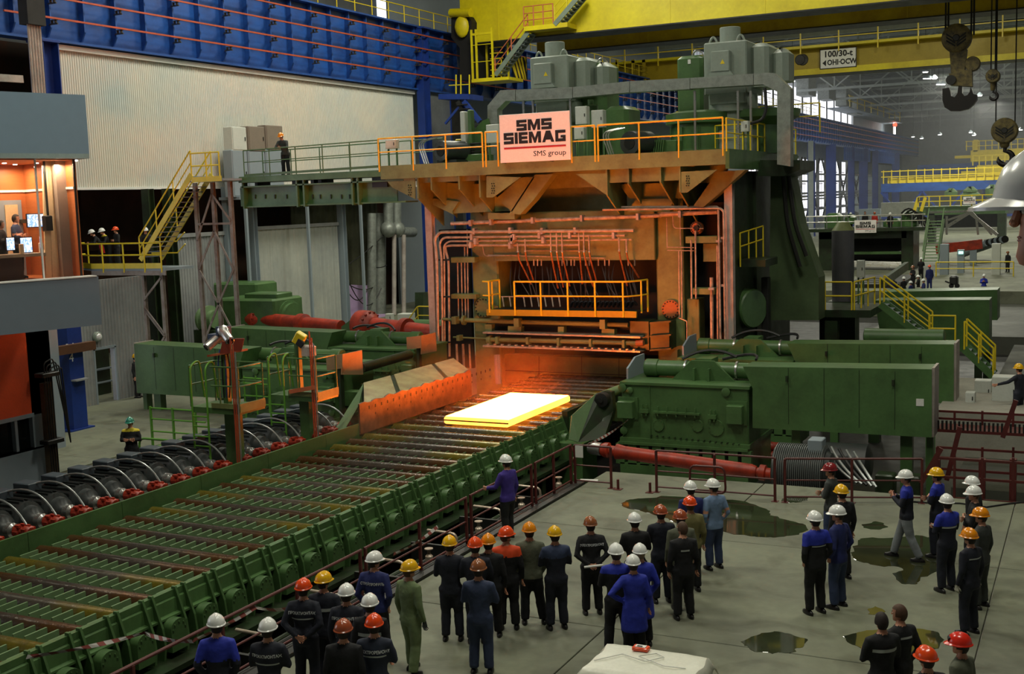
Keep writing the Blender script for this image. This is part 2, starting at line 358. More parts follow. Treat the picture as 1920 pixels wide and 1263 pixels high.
# four red conductor bars on brackets
bus = [MB() for _ in range(4)]
CLAMP = mat('busbar_insulator', (96, 92, 80), .3, metal=.4, var=.4, scale=6)
cl = MB(); cl.box(-.02, .5, -.03, .03, -.06, 0).lathe((.16, 0, 0), (0, 0, 1), [(0, .05), (.03, .075), (.05, .05), (.09, .07), (.12, .04)], 8).lathe((.38, 0, 0), (0, 0, 1), [(0, .05), (.03, .075), (.05, .05), (.09, .07), (.12, .04)], 8).box(.08, .46, -.06, .06, .12, .15)
clm = cl.mesh('bracket', CLAMP)
for i, z in enumerate((15.95, 16.85, 17.75, 18.65)):
    t = thing('conductor_bar', (XW, 38, z), 'red conductor rail along the blue beam, %s of the four' % ('lowest', 'second from the bottom', 'third from the bottom', 'topmost')[i], 'conductor rail', 'conductor rails on the blue runway beam')
    MB().box(XW+.42, XW+.50, 36.5, 322, z+.15, z+.23).part('rail', RUST, t)
    for k in range(72): inst(clm, 'bracket', t, (0, 43.31-38+3.96*k-3.96, 0))
# walkway railing on top of the beam
t = thing('runway_handrail', (XW, 50, 19.5), 'yellow handrail of many thin posts on top of the blue runway beam', 'railing')
pm = MB().cyl((0, 0, 0), (0, 0, 1.15), .035, n=6).mesh('post', YEL)
for k in range(70): inst(pm, 'post', t, (0, k*1.98+8, 0))
MB().tube([(XW, 58, 20.65), (XW, 200, 20.65)], .035, 6).part('top_rail', YEL, t); MB().tube([(XW, 58, 20.1), (XW, 200, 20.1)], .03, 6).part('mid_rail', YEL, t)
# upper white cladding made of vertical sheets
wl_ = struct('wall_left', MB().box(XW-.5, XW-.42, 39.8, 71.3, 8.7, 15.1), WALLG)
y = 39.97; k = 0
while y < 71.1:
    a = min(1.25, 71.17-y); mb = MB(); sheet(mb, (XW-.40, y+.01, 8.72), (0, 1, 0), a-.012, 6.2, .125, .035); mb.part('cladding_sheet', WALLW, wl_, smooth=False); y += 1.25
MB().box(XW-.42, XW-.2, 39.9, 71.2, 14.92, 15.15).part('flashing', WHITE, wl_); MB().box(XW-.42, XW-.25, 39.9, 71.2, 8.62, 8.74).part('flashing', WHITE, wl_)
# lower left walls (grey sheets) further right, dark recess between
wl2 = struct('wall_left', MB().box(-48, -47.9, 30, 90, 0, 16), mat('dark_brick_recess', (58, 44, 34), .8, var=.5, scale=.6, col2=(86, 48, 28)))
def clad(name, x, y0, y1, z0, z1, m_, w_=1.25, pitch=.2, depth=.03, frame=True):
    o = struct(name, MB().box(x-.12, x-.06, y0, y1, z0, z1), m_); y = y0
    while y < y1-.05:
        a = min(w_, y1-y); mb = MB(); sheet(mb, (x-.05, y+.008, z0), (0, 1, 0), a-.012, z1-z0, pitch, depth); mb.part('cladding_sheet', m_, o, smooth=False); y += w_
    if frame:
        MB().box(x-.06, x+.05, y0-.05, y1+.05, z1-.05, z1+.15).part('flashing', WALLG, o)
    return o
LW = mat('lower_light_cladding', (176, 178, 168), .5, var=.2, scale=.25, col2=(150, 154, 150))
clad('wall_left', XW, 46.3, 50.2, 0, 6.2, WALLG); clad('wall_left', XW, 52.9, 60.9, 0, 6.35, LW, pitch=.35)
clad('wall_left', -45.5, 61, 71, 0, 14.5, mat('dim_brick_panel', (96, 98, 74), .8, var=.4, scale=.5, col2=(70, 72, 54)), pitch=.5, frame=False)
for (y, w_) in ((52.6, .35), (61.2, .4), (50.4, .3)): struct('trim_1', MB().ibeam((XW+.1, y, 0), (XW+.1, y, 8.7), w_, w_), GREYP)
# door wall (grey corrugated, x=-35.3) with doorway
dw = struct('wall_left', MB().box(-35.6, -35.4, 31.2, 34.15, 0, 4.9).box(-35.6, -35.4, 35.2, 37.0, 0, 4.9).box(-35.6, -35.4, 34.15, 35.2, 2.15, 4.9), WALLG)
for (a, b, z0) in ((31.2, 34.1, 0), (35.25, 37.0, 0), (34.1, 35.25, 2.2)):
    mb = MB(); sheet(mb, (-35.39, a, z0), (0, 1, 0), b-a, 4.9-z0, .16, .03); mb.part('cladding_sheet', WALLG, dw, smooth=False)
MB().box(-35.4, -35.34, 34.08, 34.16, 0, 2.2).box(-35.4, -35.34, 35.19, 35.27, 0, 2.2).box(-35.4, -35.34, 34.08, 35.27, 2.15, 2.25).part('door_frame', GREYP, dw)
struct('wall_left', MB().box(-37.2, -37.1, 34.4, 36.6, 0, 4), GREEN_D); struct('trim_2', MB().box(-37.08, -36.98, 34.2, 36.7, 1.05, 1.12).box(-37.08, -36.98, 34.2, 36.7, .5, .56), GREYP)
# bulkhead light on the door wall
l = thing('bulkhead_lamp', PX(181, 631, -35.3), 'round bulkhead lamp on the grey wall above the doorway', 'lamp'); p = PX(181, 631, -35.3)
MB().lathe(p, (1, 0, 0), [(-.07, .15), (0, .2), (.1, .2), (.14, .17)], 16).part('lamp_body', GREYM, l); MB().lathe(p+Vector((.14, 0, 0)), (1, 0, 0), [(0, .14), (.05, .1), (.07, .03)], 14).part('lens', mat('lamp_lens', (235, 235, 235), .1), l)
# blue column marked 2A 4
c2 = PZ(143, 804, 0); cx, cy = c2.x, c2.y
t = thing('steel_column', (cx, cy, 0), 'tall blue steel column marked 2A 4 under the grey overhang', 'column')
MB().box(cx-.25, cx+.25, cy-.32, cy+.32, 0, 4.9).part('shaft', BLUED, t)
MB().box(cx-.34, cx+.34, cy-.55, cy+.55, 0, .05).part('base_plate', BLUED, t)
MB().box(cx+.25, cx+.5, cy-.3, cy+.3, 1.75, 1.8).part('shelf', WALLG, t)
LET = mat('white_lettering', (225, 228, 230), .5, var=0)
def place_text(s_, parent, pos, size, m_, right, up, name='lettering', depth=.006, bold=0., sx=1.0):
    me = text_mesh(s_, size, depth, bold, sx); me.materials.append(m_); r = Vector(right).normalized(); u = Vector(up).normalized(); n = r.cross(u)
    M = Matrix((r, u, n)).transposed().to_4x4(); M.translation = Vector(pos); me.transform(M)
    o = bpy.data.objects.new(name, me); C.objects.link(o)
    if parent is not None:
        o.parent = parent; o.location = -wl(parent) if parent.type == 'EMPTY' else (0, 0, 0)
    return o
q = PX(133, 652, cx+.255); place_text('2A', t, q, .42, LET, (0, 1, 0), (0, 0, 1)); q = PX(134, 671, cx+.255); place_text('4', t, q, .42, LET, (0, 1, 0), (0, 0, 1))
struct('wall_left', MB().box(-33.6, -33.3, 26.0, 29.6, 0, 4.9), GREYP)
struct('trim_3', MB().box(-33.5, -33.0, 30.5, 31.1, 0, 5), GREEN_D)
# rust brown beam end by the column
o = MB().box(-31.9, -31.6, 28.3, 30.6, 2.75, 3.05).part('timber_beam', mat('brown_timber', (92, 58, 34), .7, var=.3)); tag(o, 'brown timber beam crossing the blue column', 'beam')
# hall columns on the left wall
def column(y, w_=.8, z1=15.2, x=XW-.1, label=''):
    t = thing('hall_column', (x, y, 0), label, 'column', 'blue hall columns under the runway beam')
    MB().ibeam((x, y, 0), (x, y, z1), w_, .9, .05).part('shaft', BLUED, t); MB().box(x-.6, x+.6, y-.6, y+.6, 0, .1).part('base_plate', BLUED, t)
    MB().box(x-.5, x+.5, y-.5, y+.5, z1-.1, z1).part('cap_plate', BLUED, t)
column(71.7, .55, 19.4, XW+.2, 'slim blue column at the right end of the white cladding')
column(76.5, 1.2, 15.2, XW+.2, 'wide blue column behind the left end of the mill stand')
column(39.0, .9, 15.2, XW-.1, 'blue column end at the upper left above the control room')
for k, y in enumerate((181, 196, 212, 231, 244, 258, 286)):
    column(y, 1.6 if k % 2 == 0 else 1.1, 15.3, XW, 'blue column of the far hall, %s from the mill' % ('nearest', 'second', 'third', 'fourth', 'fifth', 'sixth', 'seventh')[k])
# far portal girders under the runway
for (a, b, lab) in ((224, 252, 'nearer'), (258, 284, 'farther')):
    t = thing('portal_girder', (XW, a, 12.6), 'blue ribbed portal girder under the far runway beam, the %s one' % lab, 'girder', 'portal girders')
    MB().box(XW-.1, XW, a, b, 12.8, 15.2).part('web', BLUE, t)
    g = MB().box(0, .35, -.08, .08, 0, 2.4).mesh('stiffener', BLUE, False)
    for k in range(int((b-a)/1.8)): inst(g, 'stiffener', t, (0, .5+k*1.8, .2))
# far left wall with window openings
FW = struct('wall_left', MB().box(-47.2, -47, 76, 330, 0, 2).box(-47.2, -47, 76, 330, 13, 20.2).box(-47.2, -47, 76, 330, 26, 31).box(-47.2, -47, 76, 150, 20.2, 26).box(-47.2, -47, 76, 176, 2, 13).box(-47.2, -47, 262, 330, 2, 26), GREYP)
MUL = mat('window_mullion', (150, 120, 130), .6)
for k in range(12):
    a = 176+k*7.2; MB().box(-47.06, -47, a+4.2, a+7.2, 2, 13).part('wall_panel', WALLG, FW)
    f = MB()
    for z in (4.2, 6.4, 8.6, 10.8): f.box(-47.06, -47.02, a, a+3.2, z, z+.15)
    f.box(-47.06, -47.02, a+1.5, a+1.7, 2, 13).part('window_bars', MUL, FW)
for k in range(16):
    a = 150+k*7; MB().box(-47.06, -47, a+5.8, a+7, 20.2, 26).part('wall_panel', WALLG, FW)
    f = MB()
    for j in range(5): f.box(-47.06, -47.03, a+j*1.25-.06, a+j*1.25+.06, 20.2, 26)
    f.box(-47.06, -47.03, a, a+5, 22.9, 23.05).part('window_bars', MUL, FW)
struct('wall_back', MB().box(-60, 60, 330, 331, 0, 31), mat('back_wall_grey', (168, 174, 172), .7, var=.2, scale=.1))
struct('wall_right', MB().box(41, 41.3, -6, 330, 0, 31), mat('back_wall_grey', (168, 174, 172)))
struct('wall_front', MB().box(-60, 41, -6.4, -6, -2, 30), mat('upper_wall_grey', (112, 116, 118), .7, var=.35, scale=.4))
struct('wall_left', MB().box(-48.2, -48, -6, 76, 15.3, 31), mat('upper_wall_grey', (112, 116, 118), .7, var=.35, scale=.4))
struct('wall_left', MB().box(-42.4, -42.2, 72, 77, 0, 15), mat('upper_wall_grey', (112, 116, 118)))
struct('ceiling', MB().box(-60, 60, -6, 331, 30, 30.4), mat('roof_deck', (128, 136, 132), .6, var=.2, scale=.2))
# roof trusses of the far bay
TR = mat('truss_pale_paint', (176, 184, 178), .5, var=.15)
def truss(y, label):
    t = thing('roof_truss', (-5, y, 24), label, 'truss', 'pale roof trusses of the far bay')
    MB().bar((-46, y, 24.2), (40, y, 24.2), .35, .4).part('bottom_chord', TR, t); MB().bar((-46, y, 29.3), (40, y, 29.3), .35, .4).part('top_chord', TR, t)
    for k in range(7):
        a = -46+k*12.3; MB().bar((a, y, 29.2), (a+6.15, y, 24.3), .22, .22).part('diagonal', TR, t)
        MB().bar((a+6.15, y, 24.3), (a+12.3, y, 29.2), .22, .22).part('diagonal', TR, t); MB().bar((a+6.15, y, 24.3), (a+6.15, y, 29.2), .2, .2).part('hanger', TR, t)
ORD = ['nearest', 'second', 'third', 'fourth', 'fifth', 'sixth', 'seventh', 'eighth', 'ninth', 'tenth', 'eleventh', 'twelfth']
for k in range(9): truss(132+k*24, 'pale steel roof truss over the far bay, %s from the yellow cranes' % ORD[k])
pu = MB()
for k in range(42): pu.box(-46, 40, 120+k*5, 120.35+k*5, 29.55, 29.95)
struct('trim_4', pu, mat('purlin_grey', (120, 126, 122), .5))
# lamps hanging in the far bay
LMP = bpy.data.materials.new('lamp_glow'); LMP.use_nodes = True; b = LMP.node_tree.nodes['Principled BSDF']; b.inputs['Emission Color'].default_value = (1, .97, .9, 1); b.inputs['Emission Strength'].default_value = 7
LMP2 = bpy.data.materials.new('lamp_red_glow'); LMP2.use_nodes = True; b = LMP2.node_tree.nodes['Principled BSDF']; b.inputs['Emission Color'].default_value = (1, .05, .02, 1); b.inputs['Emission Strength'].default_value = 4
for i, (px, py, y) in enumerate(((1762, 253, 260), (1826, 254, 260), (1820, 249, 275), (1712, 257, 285), (1728, 260, 270), (1735, 136, 175), (1742, 148, 190), (1760, 159, 200), (1768, 159, 200), (1914, 244, 260), (1735, 148, 200), (1837, 180, 200), (1486, 153, 165), (1752, 148, 190))):
    p = PY(px, py, y); t = thing('high_bay_lamp', p, 'small lit roof lamp of the far bay, number %s counted from the left window' % ORD[i % 12], 'lamp', 'lit lamps in the far bay')
    t['label'] = 'small lit lamp hanging under the roof of the far bay'
    MB().lathe(p+Vector((0, 0, .1)), (0, 0, 1), [(0, .5), (.2, .4), (.5, .1)], 12).part('shade', GREYP, t); MB().lathe(p, (0, 0, 1), [(0, .32), (.08, .36)], 12).part('bulb', LMP, t)
    MB().cyl(p+Vector((0, 0, .55)), (p.x, p.y, 29.9), .03, n=4).part('hanging_rod', DARK, t)
p = PX(1678, 241, -44); o = MB().box(-44.2, -44, p.y-1, p.y+1, p.z-1.6, p.z+1.6).part('light_panel', LMP); tag(o, 'bright white light panel by the far window wall', 'lamp')
p = PX(1678, 234, -43.6); o = MB().sph(p, .5).part('signal_lamp', LMP2); tag(o, 'red signal lamp high on the far left wall', 'lamp')
# pipes and braces below the runway in the far hall
t = thing('pipe_bundle', (-44, 180, 5), 'grey pipes running along the far left wall between the columns', 'pipes')
for z, r_ in ((10.2, .16), (9.0, .16), (7.0, .2), (6.5, .2), (6.0, .14), (4.3, .25), (2.6, .45), (1.8, .3)): MB().tube([(-43.6, 172, z), (-43.6, 262, z)], r_, 6).part('pipe', STEEL, t)
t = thing('wall_bracing', (-44.5, 175, 2), 'dark crossed steel bracing behind the far pipes', 'bracing')
for k in range(6):
    a = 176+k*14; MB().bar((-44.8, a, 2), (-44.8, a+12, 13), .25, .3).part('brace', DARK, t); MB().bar((-44.8, a+12, 2), (-44.8, a, 13), .25, .3).part('brace', DARK, t)
for k, y in enumerate((178, 190)):
    o = thing('lattice_column', (-41, y, 0), 'pale slender lattice column in the far hall, %s one' % ('nearer', 'farther')[k], 'column', 'pale slender columns')
    MB().ibeam((-40.8, y, -1.9), (-40.8, y, 15.2), .7, .6).part('shaft', TR, o); MB().box(-41.2, -40.4, y-.4, y+.4, -.1, .1).part('base_plate', TR, o)
# ductwork above the windows
t = thing('wall_ductwork', (-45, 130, 24), 'grey ventilation boxes and ducts above the left windows', 'ducts')
for k, (px, py, h) in enumerate(((1515, 160, 2.6), (1553, 170, 2.4), (1585, 180, 3), (1605, 200, 2.2))):
    p = PX(px, py, -45); MB().bbox(-46.4, -44.2, p.y-3, p.y+3, p.z-h/2-.5, p.z+h/2, .1).part('duct_box', GALV, t)
t = thing('maintenance_gallery', (-43, 234, 23), 'narrow yellow railed gallery high on the far left wall', 'gallery')
for z in (24.2, 25.2): MB().tube([(-43, 234, z), (-43, 300, z)], .12, 6).part('rail', YEL, t)
for k in range(9): MB().cyl((-43, 235+8*k, 23), (-43, 235+8*k, 25.2), .1, n=6).part('post', YEL, t)
MB().box(-46.9, -42.8, 233, 302, 22.8, 23).part('deck', GREYP, t)

def haze(name, x0, x1, y0, y1, z0, z1, dens, col, label, wisp=None):
    M = bpy.data.materials.new(name+'_volume'); M.use_nodes = True; nt = M.node_tree; nt.nodes.remove(nt.nodes['Principled BSDF']); v = nt.nodes.new('ShaderNodeVolumeScatter'); v.inputs['Color'].default_value = col; v.inputs['Density'].default_value = dens; v.inputs['Anisotropy'].default_value = .2
    nt.links.new(v.outputs[0], nt.nodes['Material Output'].inputs['Volume'])
    if wisp:
        tc = nt.nodes.new('ShaderNodeTexCoord'); mp = nt.nodes.new('ShaderNodeMapping'); mp.inputs['Scale'].default_value = wisp; ns = nt.nodes.new('ShaderNodeTexNoise'); ns.inputs['Scale'].default_value = 1; ns.inputs['Detail'].default_value = 3; r = nt.nodes.new('ShaderNodeMapRange'); r.inputs[1].default_value = .5; r.inputs[2].default_value = .75; r.inputs[4].default_value = dens
        nt.links.new(tc.outputs['Object'], mp.inputs[0]); nt.links.new(mp.outputs[0], ns.inputs[0]); nt.links.new(ns.outputs[0], r.inputs[0]); nt.links.new(r.outputs[0], v.inputs['Density'])
    o = MB().box(x0, x1, y0, y1, z0, z1).part(name, M, smooth=False); tag(o, label, 'haze', kind='stuff'); return o
haze('hall_haze', -46.5, 40.5, 122, 329, .05, 29.4, .0010, (.92, .96, 1, 1), 'thin grey haze filling the far bay')
haze('steam_haze', -20.35, -15.5, 30.5, 42.9, .72, 2.6, .006, (1, .62, .4, 1), 'thin steam glowing red over the rollers at the mill mouth')
haze('steam_wisps', -20.3, -17.6, 27.5, 31.2, .5, 1.5, .07, (1, .66, .45, 1), 'small wisps of steam before the hot slab', (1.6, 1.6, .5))

q0 = PX(72, 160, -38.5); t = thing('cable_riser', (-38.5, q0.y, 0), 'pale ribbed riser of vertical tubes above the control room at the far left', 'riser')
for k in range(5): MB().cyl((-38.5, q0.y-.28+.14*k, q0.z-3), (-38.5, q0.y-.28+.14*k, PX(68, 48, -38.5).z), .06, n=8).part('tube', PILLAR, t)
MB().box(-38.8, -38.3, q0.y-.45, q0.y+.45, PX(68, 48, -38.5).z, 22).part('upper_box', BLACK, t); MB().box(-38.7, -38.3, q0.y-.3, q0.y+.3, 0, q0.z-3).part('duct', DARK, t)
MB().bar((-40.5, q0.y-6, PX(20, 152, -40).z), (-40.5, q0.y+1, PX(60, 147, -40).z), .15, .3).part('beam', PILLAR, t)
# ================================================================ roller table
RP = .85; RY0 = 16.82; XL, XR = -20.45, -15.4
tb = thing('roller_table', ((XL+XR)/2, 24, -1.9), 'long green roller table running from the lower left corner into the mill', 'roller table')
rm = MB(); rm.lathe((XL+.02, 0, 0), (1, 0, 0), [(0, .10), (.12, .10), (.12, .20), (XR-XL-.14, .20), (XR-XL-.14, .1), (XR-XL, .1)], 18)
rma = rm.mesh('roller', ROLLM); rmb = rm.mesh('roller', ROLLM2)
ROT0 = wl(tb)
for k in range(-7, 32):
    y = RY0+RP*k; o = inst([rma, rmb, rmb][(k*7+k//3) % 3], 'roller', tb, Vector((0, y, .245))-ROT0)
    if (k*7+k//3) % 3: o['label'] = 'brown wet steel roller'
# skid bars standing between the rollers
bm_ = MB().box(-.017, .017, -.235, .235, -.12, .42).mesh('skid_bar', GREEN_L, False)
bars_far = MB(); gaps = list(range(-5, 11))
for k in range(-7, 31):
    y = RY0+RP*k+RP/2
    for j in range(17):
        x = XL+.28+j*(XR-XL-.5)/16
        if k in gaps: inst(bm_, 'skid_bar', tb, Vector((x, y, 0))-ROT0)
        else: bars_far.box(x-.012, x+.012, y-.2, y+.2, -.12, .34)
bf = bars_far.part('skid_bars', GREEN, tb, smooth=False); bf['kind'] = 'stuff'
MB().box(XL, XR, 7, 43.5, -.75, -.62).part('trough', BLACK, tb)
cross = MB().box(XL, XR, -.05, .05, -.6, -.1).mesh('cross_member', GREEN_D, False)
for k in range(-7, 31): inst(cross, 'cross_member', tb, Vector((0, RY0+RP*k+RP/2, 0))-ROT0)
# left curb plates
for k in range(10):
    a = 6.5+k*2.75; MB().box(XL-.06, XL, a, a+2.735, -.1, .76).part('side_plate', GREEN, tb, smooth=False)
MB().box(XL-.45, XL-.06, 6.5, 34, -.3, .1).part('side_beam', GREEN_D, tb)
# right side frame: rail, panels, gusset pairs, bearing covers
MB().box(XR, XR+.12, 6.5, 34.4, .40, .52).part('edge_rail', GREEN, tb)
for k in range(33): MB().prism([(XR+.1, .40), (XR+.16, .37), (XR+.18, .13), (XR+.27, .11), (XR+.27, .07), (XR+.06, .07), (XR+.06, .40)], 'y', 6.3+RP*k+.01, 6.3+RP*(k+1)-.01).part('side_panel', GREEN, tb, smooth=False)
MB().box(XR+.05, XR+.12, 6.5, 34.3, -.75, .04).box(XR+.05, XR+.75, 6.5, 34.3, -.72, -.62).part('side_beam', GREEN_D, tb)
gm = MB().prism([(XR+.06, .57), (XR+.15, .57), (XR+.36, -.02), (XR+.40, -.35), (XR+.36, -.62), (XR+.06, -.62)], 'y', -.025, .025).mesh('gusset', GREEN, False)
cm = MB(); cm.X = Matrix.Identity(4)
prof = [(-.21, -.38), (.21, -.38), (.21, .06)]+[(.21*math.cos(t*PI/8), .06+.15*math.sin(t*PI/8)) for t in range(1, 8)]+[(-.21, .06)]
cm.prism([(XR+.3+0, 0)]*0 or [(p[0], p[1]) for p in prof], 'x', XR+.12, XR+.46)
for q in range(5):
    t_ = PI*q/4; cm.cyl((XR+.46, .16*math.cos(t_), .03+.12*math.sin(t_)), (XR+.48, .16*math.cos(t_), .03+.12*math.sin(t_)), .018, n=6)
cmm = cm.mesh('bearing_cover', GREEN)
for k in range(-7, 21):
    y = RY0+RP*k
    inst(cmm, 'bearing_cover', tb, Vector((0, y-.0, -.11))-ROT0)
    for d in (-.12, .12): inst(gm, 'gusset', tb, Vector((0, y+RP/2+d, 0))-ROT0)
# end bracket of the frame near the right guard
MB().prism([(34.3, .52), (34.9, .5), (35.1, .2), (35.1, -.7), (34.3, -.7)], 'x', XR-.1, XR+.7).part('end_bracket', GREEN, tb)
for k in range(14): MB().box(XR+.1, XR+.6, 7.5+k*2, 7.75+k*2, -1.9, -.72).part('foot', GREEN_D, tb)
# service pipes in the trench between table and railing
t = thing('trench_piping', (-13.6, 20, -1.3), 'long dull pipes with silver elbows in the trench between roller table and railing', 'pipes')
for (x, z, r_) in ((-14.3, -.95, .06), (-13.9, -.8, .05), (-13.3, -.65, .07), (-12.9, -.35, .05)): MB().tube([(x, 7, z), (x, 29.5, z)], r_, 8).part('pipe', DARK if x > -14 else GREEN_D, t)
for k in range(9):
    y = 9+k*2.4; MB().box(-14.5, -12.7, y, y+.08, -1.9, -.5).part('support', DARK, t)
    MB().tube(round_path([(-14.5, y+.8, -.42), (-13.7, y+.8, -.44), (-13.7, y+.8, -.8)], .15), .035, 8).part('elbow', PIPE, t)
    MB().lathe((-13.35, y+1.3, -.55), (0, 0, 1), [(0, .05), (.05, .09), (.15, .09), (.2, .04), (.3, .04), (.31, .1), (.33, .1)], 12).part('valve', PIPE, t)
# ---------------------------------------------------------------- glowing slab
def glow(name, c, s_, c2, s2):
    M = bpy.data.materials.new(name); M.use_nodes = True; nt = M.node_tree; n = nt.nodes; b = n['Principled BSDF']; b.inputs['Base Color'].default_value = (.02, .01, .01, 1)
    tc = n.new('ShaderNodeTexCoord'); t = n.new('ShaderNodeTexNoise'); t.inputs['Scale'].default_value = 1.3; nt.links.new(tc.outputs['Object'], t.inputs[0])
    m1 = n.new('ShaderNodeMix'); m1.data_type = 'RGBA'; m1.inputs[6].default_value = c+(1,); m1.inputs[7].default_value = c2+(1,); nt.links.new(t.outputs[0], m1.inputs[0]); nt.links.new(m1.outputs[2], b.inputs['Emission Color'])
    r = n.new('ShaderNodeMapRange'); r.inputs[3].default_value = s_; r.inputs[4].default_value = s2; nt.links.new(t.outputs[0], r.inputs[0]); nt.links.new(r.outputs[0], b.inputs['Emission Strength']); return M
HOT = glow('glowing_slab_top', (1, .165, .015), 80, (1, .155, .0135), 68); HOTE = glow('glowing_slab_edge', (1, .34, .045), 6.5, (1, .30, .02), 4.5); HOTL = glow('glowing_slab_lip', (1, .5, .10), 9, (1, .42, .06), 7)
a, b_, c_, d_ = PZ(832, 778, .72), PZ(947, 786, .72), PZ(1070, 741, .72), PZ(962, 733, .72)
x0, x1 = (a.x+d_.x)/2, (b_.x+c_.x)/2; y0, y1 = (a.y+b_.y)/2, (c_.y+d_.y)/2
t = thing('steel_slab', ((x0+x1)/2, (y0+y1)/2, .46), 'white-hot glowing steel slab lying on the rollers before the mill', 'slab')
mb = MB().box(x0+.04, x1-.04, y0+.04, y1-.04, .60, .70); mb.part('slab_top', HOT, t, 'white-hot top face')
mb = MB(); P = [(x0+.06, .46), (x1-.06, .46), (x1, .5), (x1, .64), (x1-.05, .69), (x0+.05, .69), (x0, .64), (x0, .5)]; mb.prism(P, 'y', y0, y1); mb.part('slab_body', HOTE, t, 'glowing yellow orange edges')
MB().box(x0+.01, x1-.01, y0-.03, y0, .56, .60).part('scale_seam', mat('cooler_seam', (120, 40, 10), .8), t)
SLABC = Vector(((x0+x1)/2, (y0+y1)/2, .7))
# ---------------------------------------------------------------- roller motors
def lump(mb): return mb
mo = thing('roller_motor', (0, 0, 0), 'dark roller motor', 'motor', local=True)
mb = MB().lathe((-2.1, 0, 0), (1, 0, 0), [(0, .18), (.02, .34), (.2, .38), (.25, .405), (1.3, .405), (1.34, .42), (1.42, .42), (1.46, .33), (1.62, .31), (1.68, .2), (1.74, .16)], 22); mb.part('motor_body', MOTD, mo)
mb = MB()
for q in range(20):
    t_ = 2*PI*q/20; mb.bar((-1.85, .43*math.cos(t_), .43*math.sin(t_)), (-.8, .43*math.cos(t_), .43*math.sin(t_)), .02, .05)
mb.part('cooling_fins', MOTD, mo)
MB().box(-1.7, -.9, -.42, .42, -.55, -.36).box(-2.0, -.5, -.3, .3, -.75, -.5).part('motor_foot', MOTD, mo)
MB().bbox(-1.9, -1.35, -.2, .2, .42, .62, .02).part('terminal_box', mat('slate_terminal_box', (62, 72, 80), .5, var=.2), mo)
MB().lathe((-.42, 0, 0), (1, 0, 0), [(0, .1), (.04, .17), (.2, .17), (.24, .12), (.3, .12)], 14).part('shaft_hub', STEEL, mo)
mb = MB().lathe((-.14, 0, 0), (1, 0, 0), [(0, .11), (.05, .16), (.13, .16), (.16, .11), (.3, .11), (.34, .16), (.44, .16), (.5, .12)], 12)
for q in range(6):
    t_ = PI*q/3; mb.cb((.02, .15*math.cos(t_), .15*math.sin(t_)), .14, .06, .06); mb.cb((.26, .15*math.cos(t_+.5), .15*math.sin(t_+.5)), .12, .06, .06)
mb.part('coupling', RED, mo, 'red universal coupling')
MB().tube(arc((-1.4, .05, .58), (-.1, .02, .98), (.42, .0, -.2), 10), .026, 7).part('cable_hose', HOSE, mo, 'silver braided cable hose')
for k in range(-2, 17):
    y = RY0+RP*k+.62; o = mo if k == -2 else dup(mo, (0, 0, 0)); o.location = (-21.62, y, .46)
    tag(o, 'dark roller motor with red coupling and silver hose, %s from the left edge' % (ORD+['thirteenth', 'fourteenth', 'fifteenth', 'sixteenth', 'seventeenth', 'eighteenth', 'nineteenth'])[k+2], 'motor', 'roller table motors in a row')
for k in range(6):
    o = MB().box(-24.2, -21.3, 8.5+k*4.2, 12.5+k*4.2, -1.9, -.29).part('motor_plinth', CONC, smooth=False); tag(o, 'concrete plinth under the roller motors, %s' % ('outside the frame', 'at the left edge', 'second from the left edge', 'third from the left edge', 'before the green ladders', 'behind the green ladders')[k], 'plinth', 'plinths under the roller motors')
# ---------------------------------------------------------------- left funnel guard
t = thing('funnel_guard', (-21, 31, -1.9), 'heat-lit sloping side guard at the left of the hot slab', 'guard'); XI = -20.42; XO = -21.75
A0, A1 = PX(683, 757, XI), PX(882, 694, XI); R0, R1 = PX(682, 718, XO), PX(850, 670, XO); B0, B1 = PX(672, 788, XI), PX(884, 728, XI)
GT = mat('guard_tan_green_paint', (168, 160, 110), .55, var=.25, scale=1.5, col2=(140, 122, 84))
ZI = (A0.z+A1.z)/2; ZR = (R0.z+R1.z)/2
for (u, v) in ((0, .30), (.335, .78), (.815, 1.0)):
    pass
cuts = [(0, .27), (.31, .73), (.77, 1.0)]
def lp(u, z, x): a = R0.y+(R1.y-R0.y)*u; b = A0.y+(A1.y-A0.y)*u; return a if x == XO else b
for (u, v) in cuts:
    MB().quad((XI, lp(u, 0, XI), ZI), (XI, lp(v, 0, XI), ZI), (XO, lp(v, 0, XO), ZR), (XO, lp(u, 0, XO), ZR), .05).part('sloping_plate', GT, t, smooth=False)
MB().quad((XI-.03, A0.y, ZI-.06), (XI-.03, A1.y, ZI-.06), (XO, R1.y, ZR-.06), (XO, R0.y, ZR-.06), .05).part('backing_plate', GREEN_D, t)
mb = MB(); y = A0.y; n = 46; pts = []
for k in range(n+1):
    yy = A0.y-.3+(A1.y-A0.y+.3)*k/n; pts.append((yy, ZI+.02+.05*math.sin(k*1.3)*abs(math.sin(k*.45))))
mb.prism([(A0.y-.3, .42), (A1.y, .42)]+pts[::-1], 'x', XI-.04, XI+.02); mb.part('inner_plate', mat('scorched_plate', (112, 76, 50), .6, var=.4, scale=3, col2=(74, 50, 36)), t, smooth=False)
hole = MB()
for k in range(24):
    yy = A0.y+.2+k*.36; hole.box(XI+.018, XI+.024, yy, yy+.07, ZI-.22, ZI-.12)
    if k % 2: hole.box(XI+.018, XI+.024, yy, yy+.05, ZI-.45, ZI-.38)
hole.part('slots', BLACK, t)
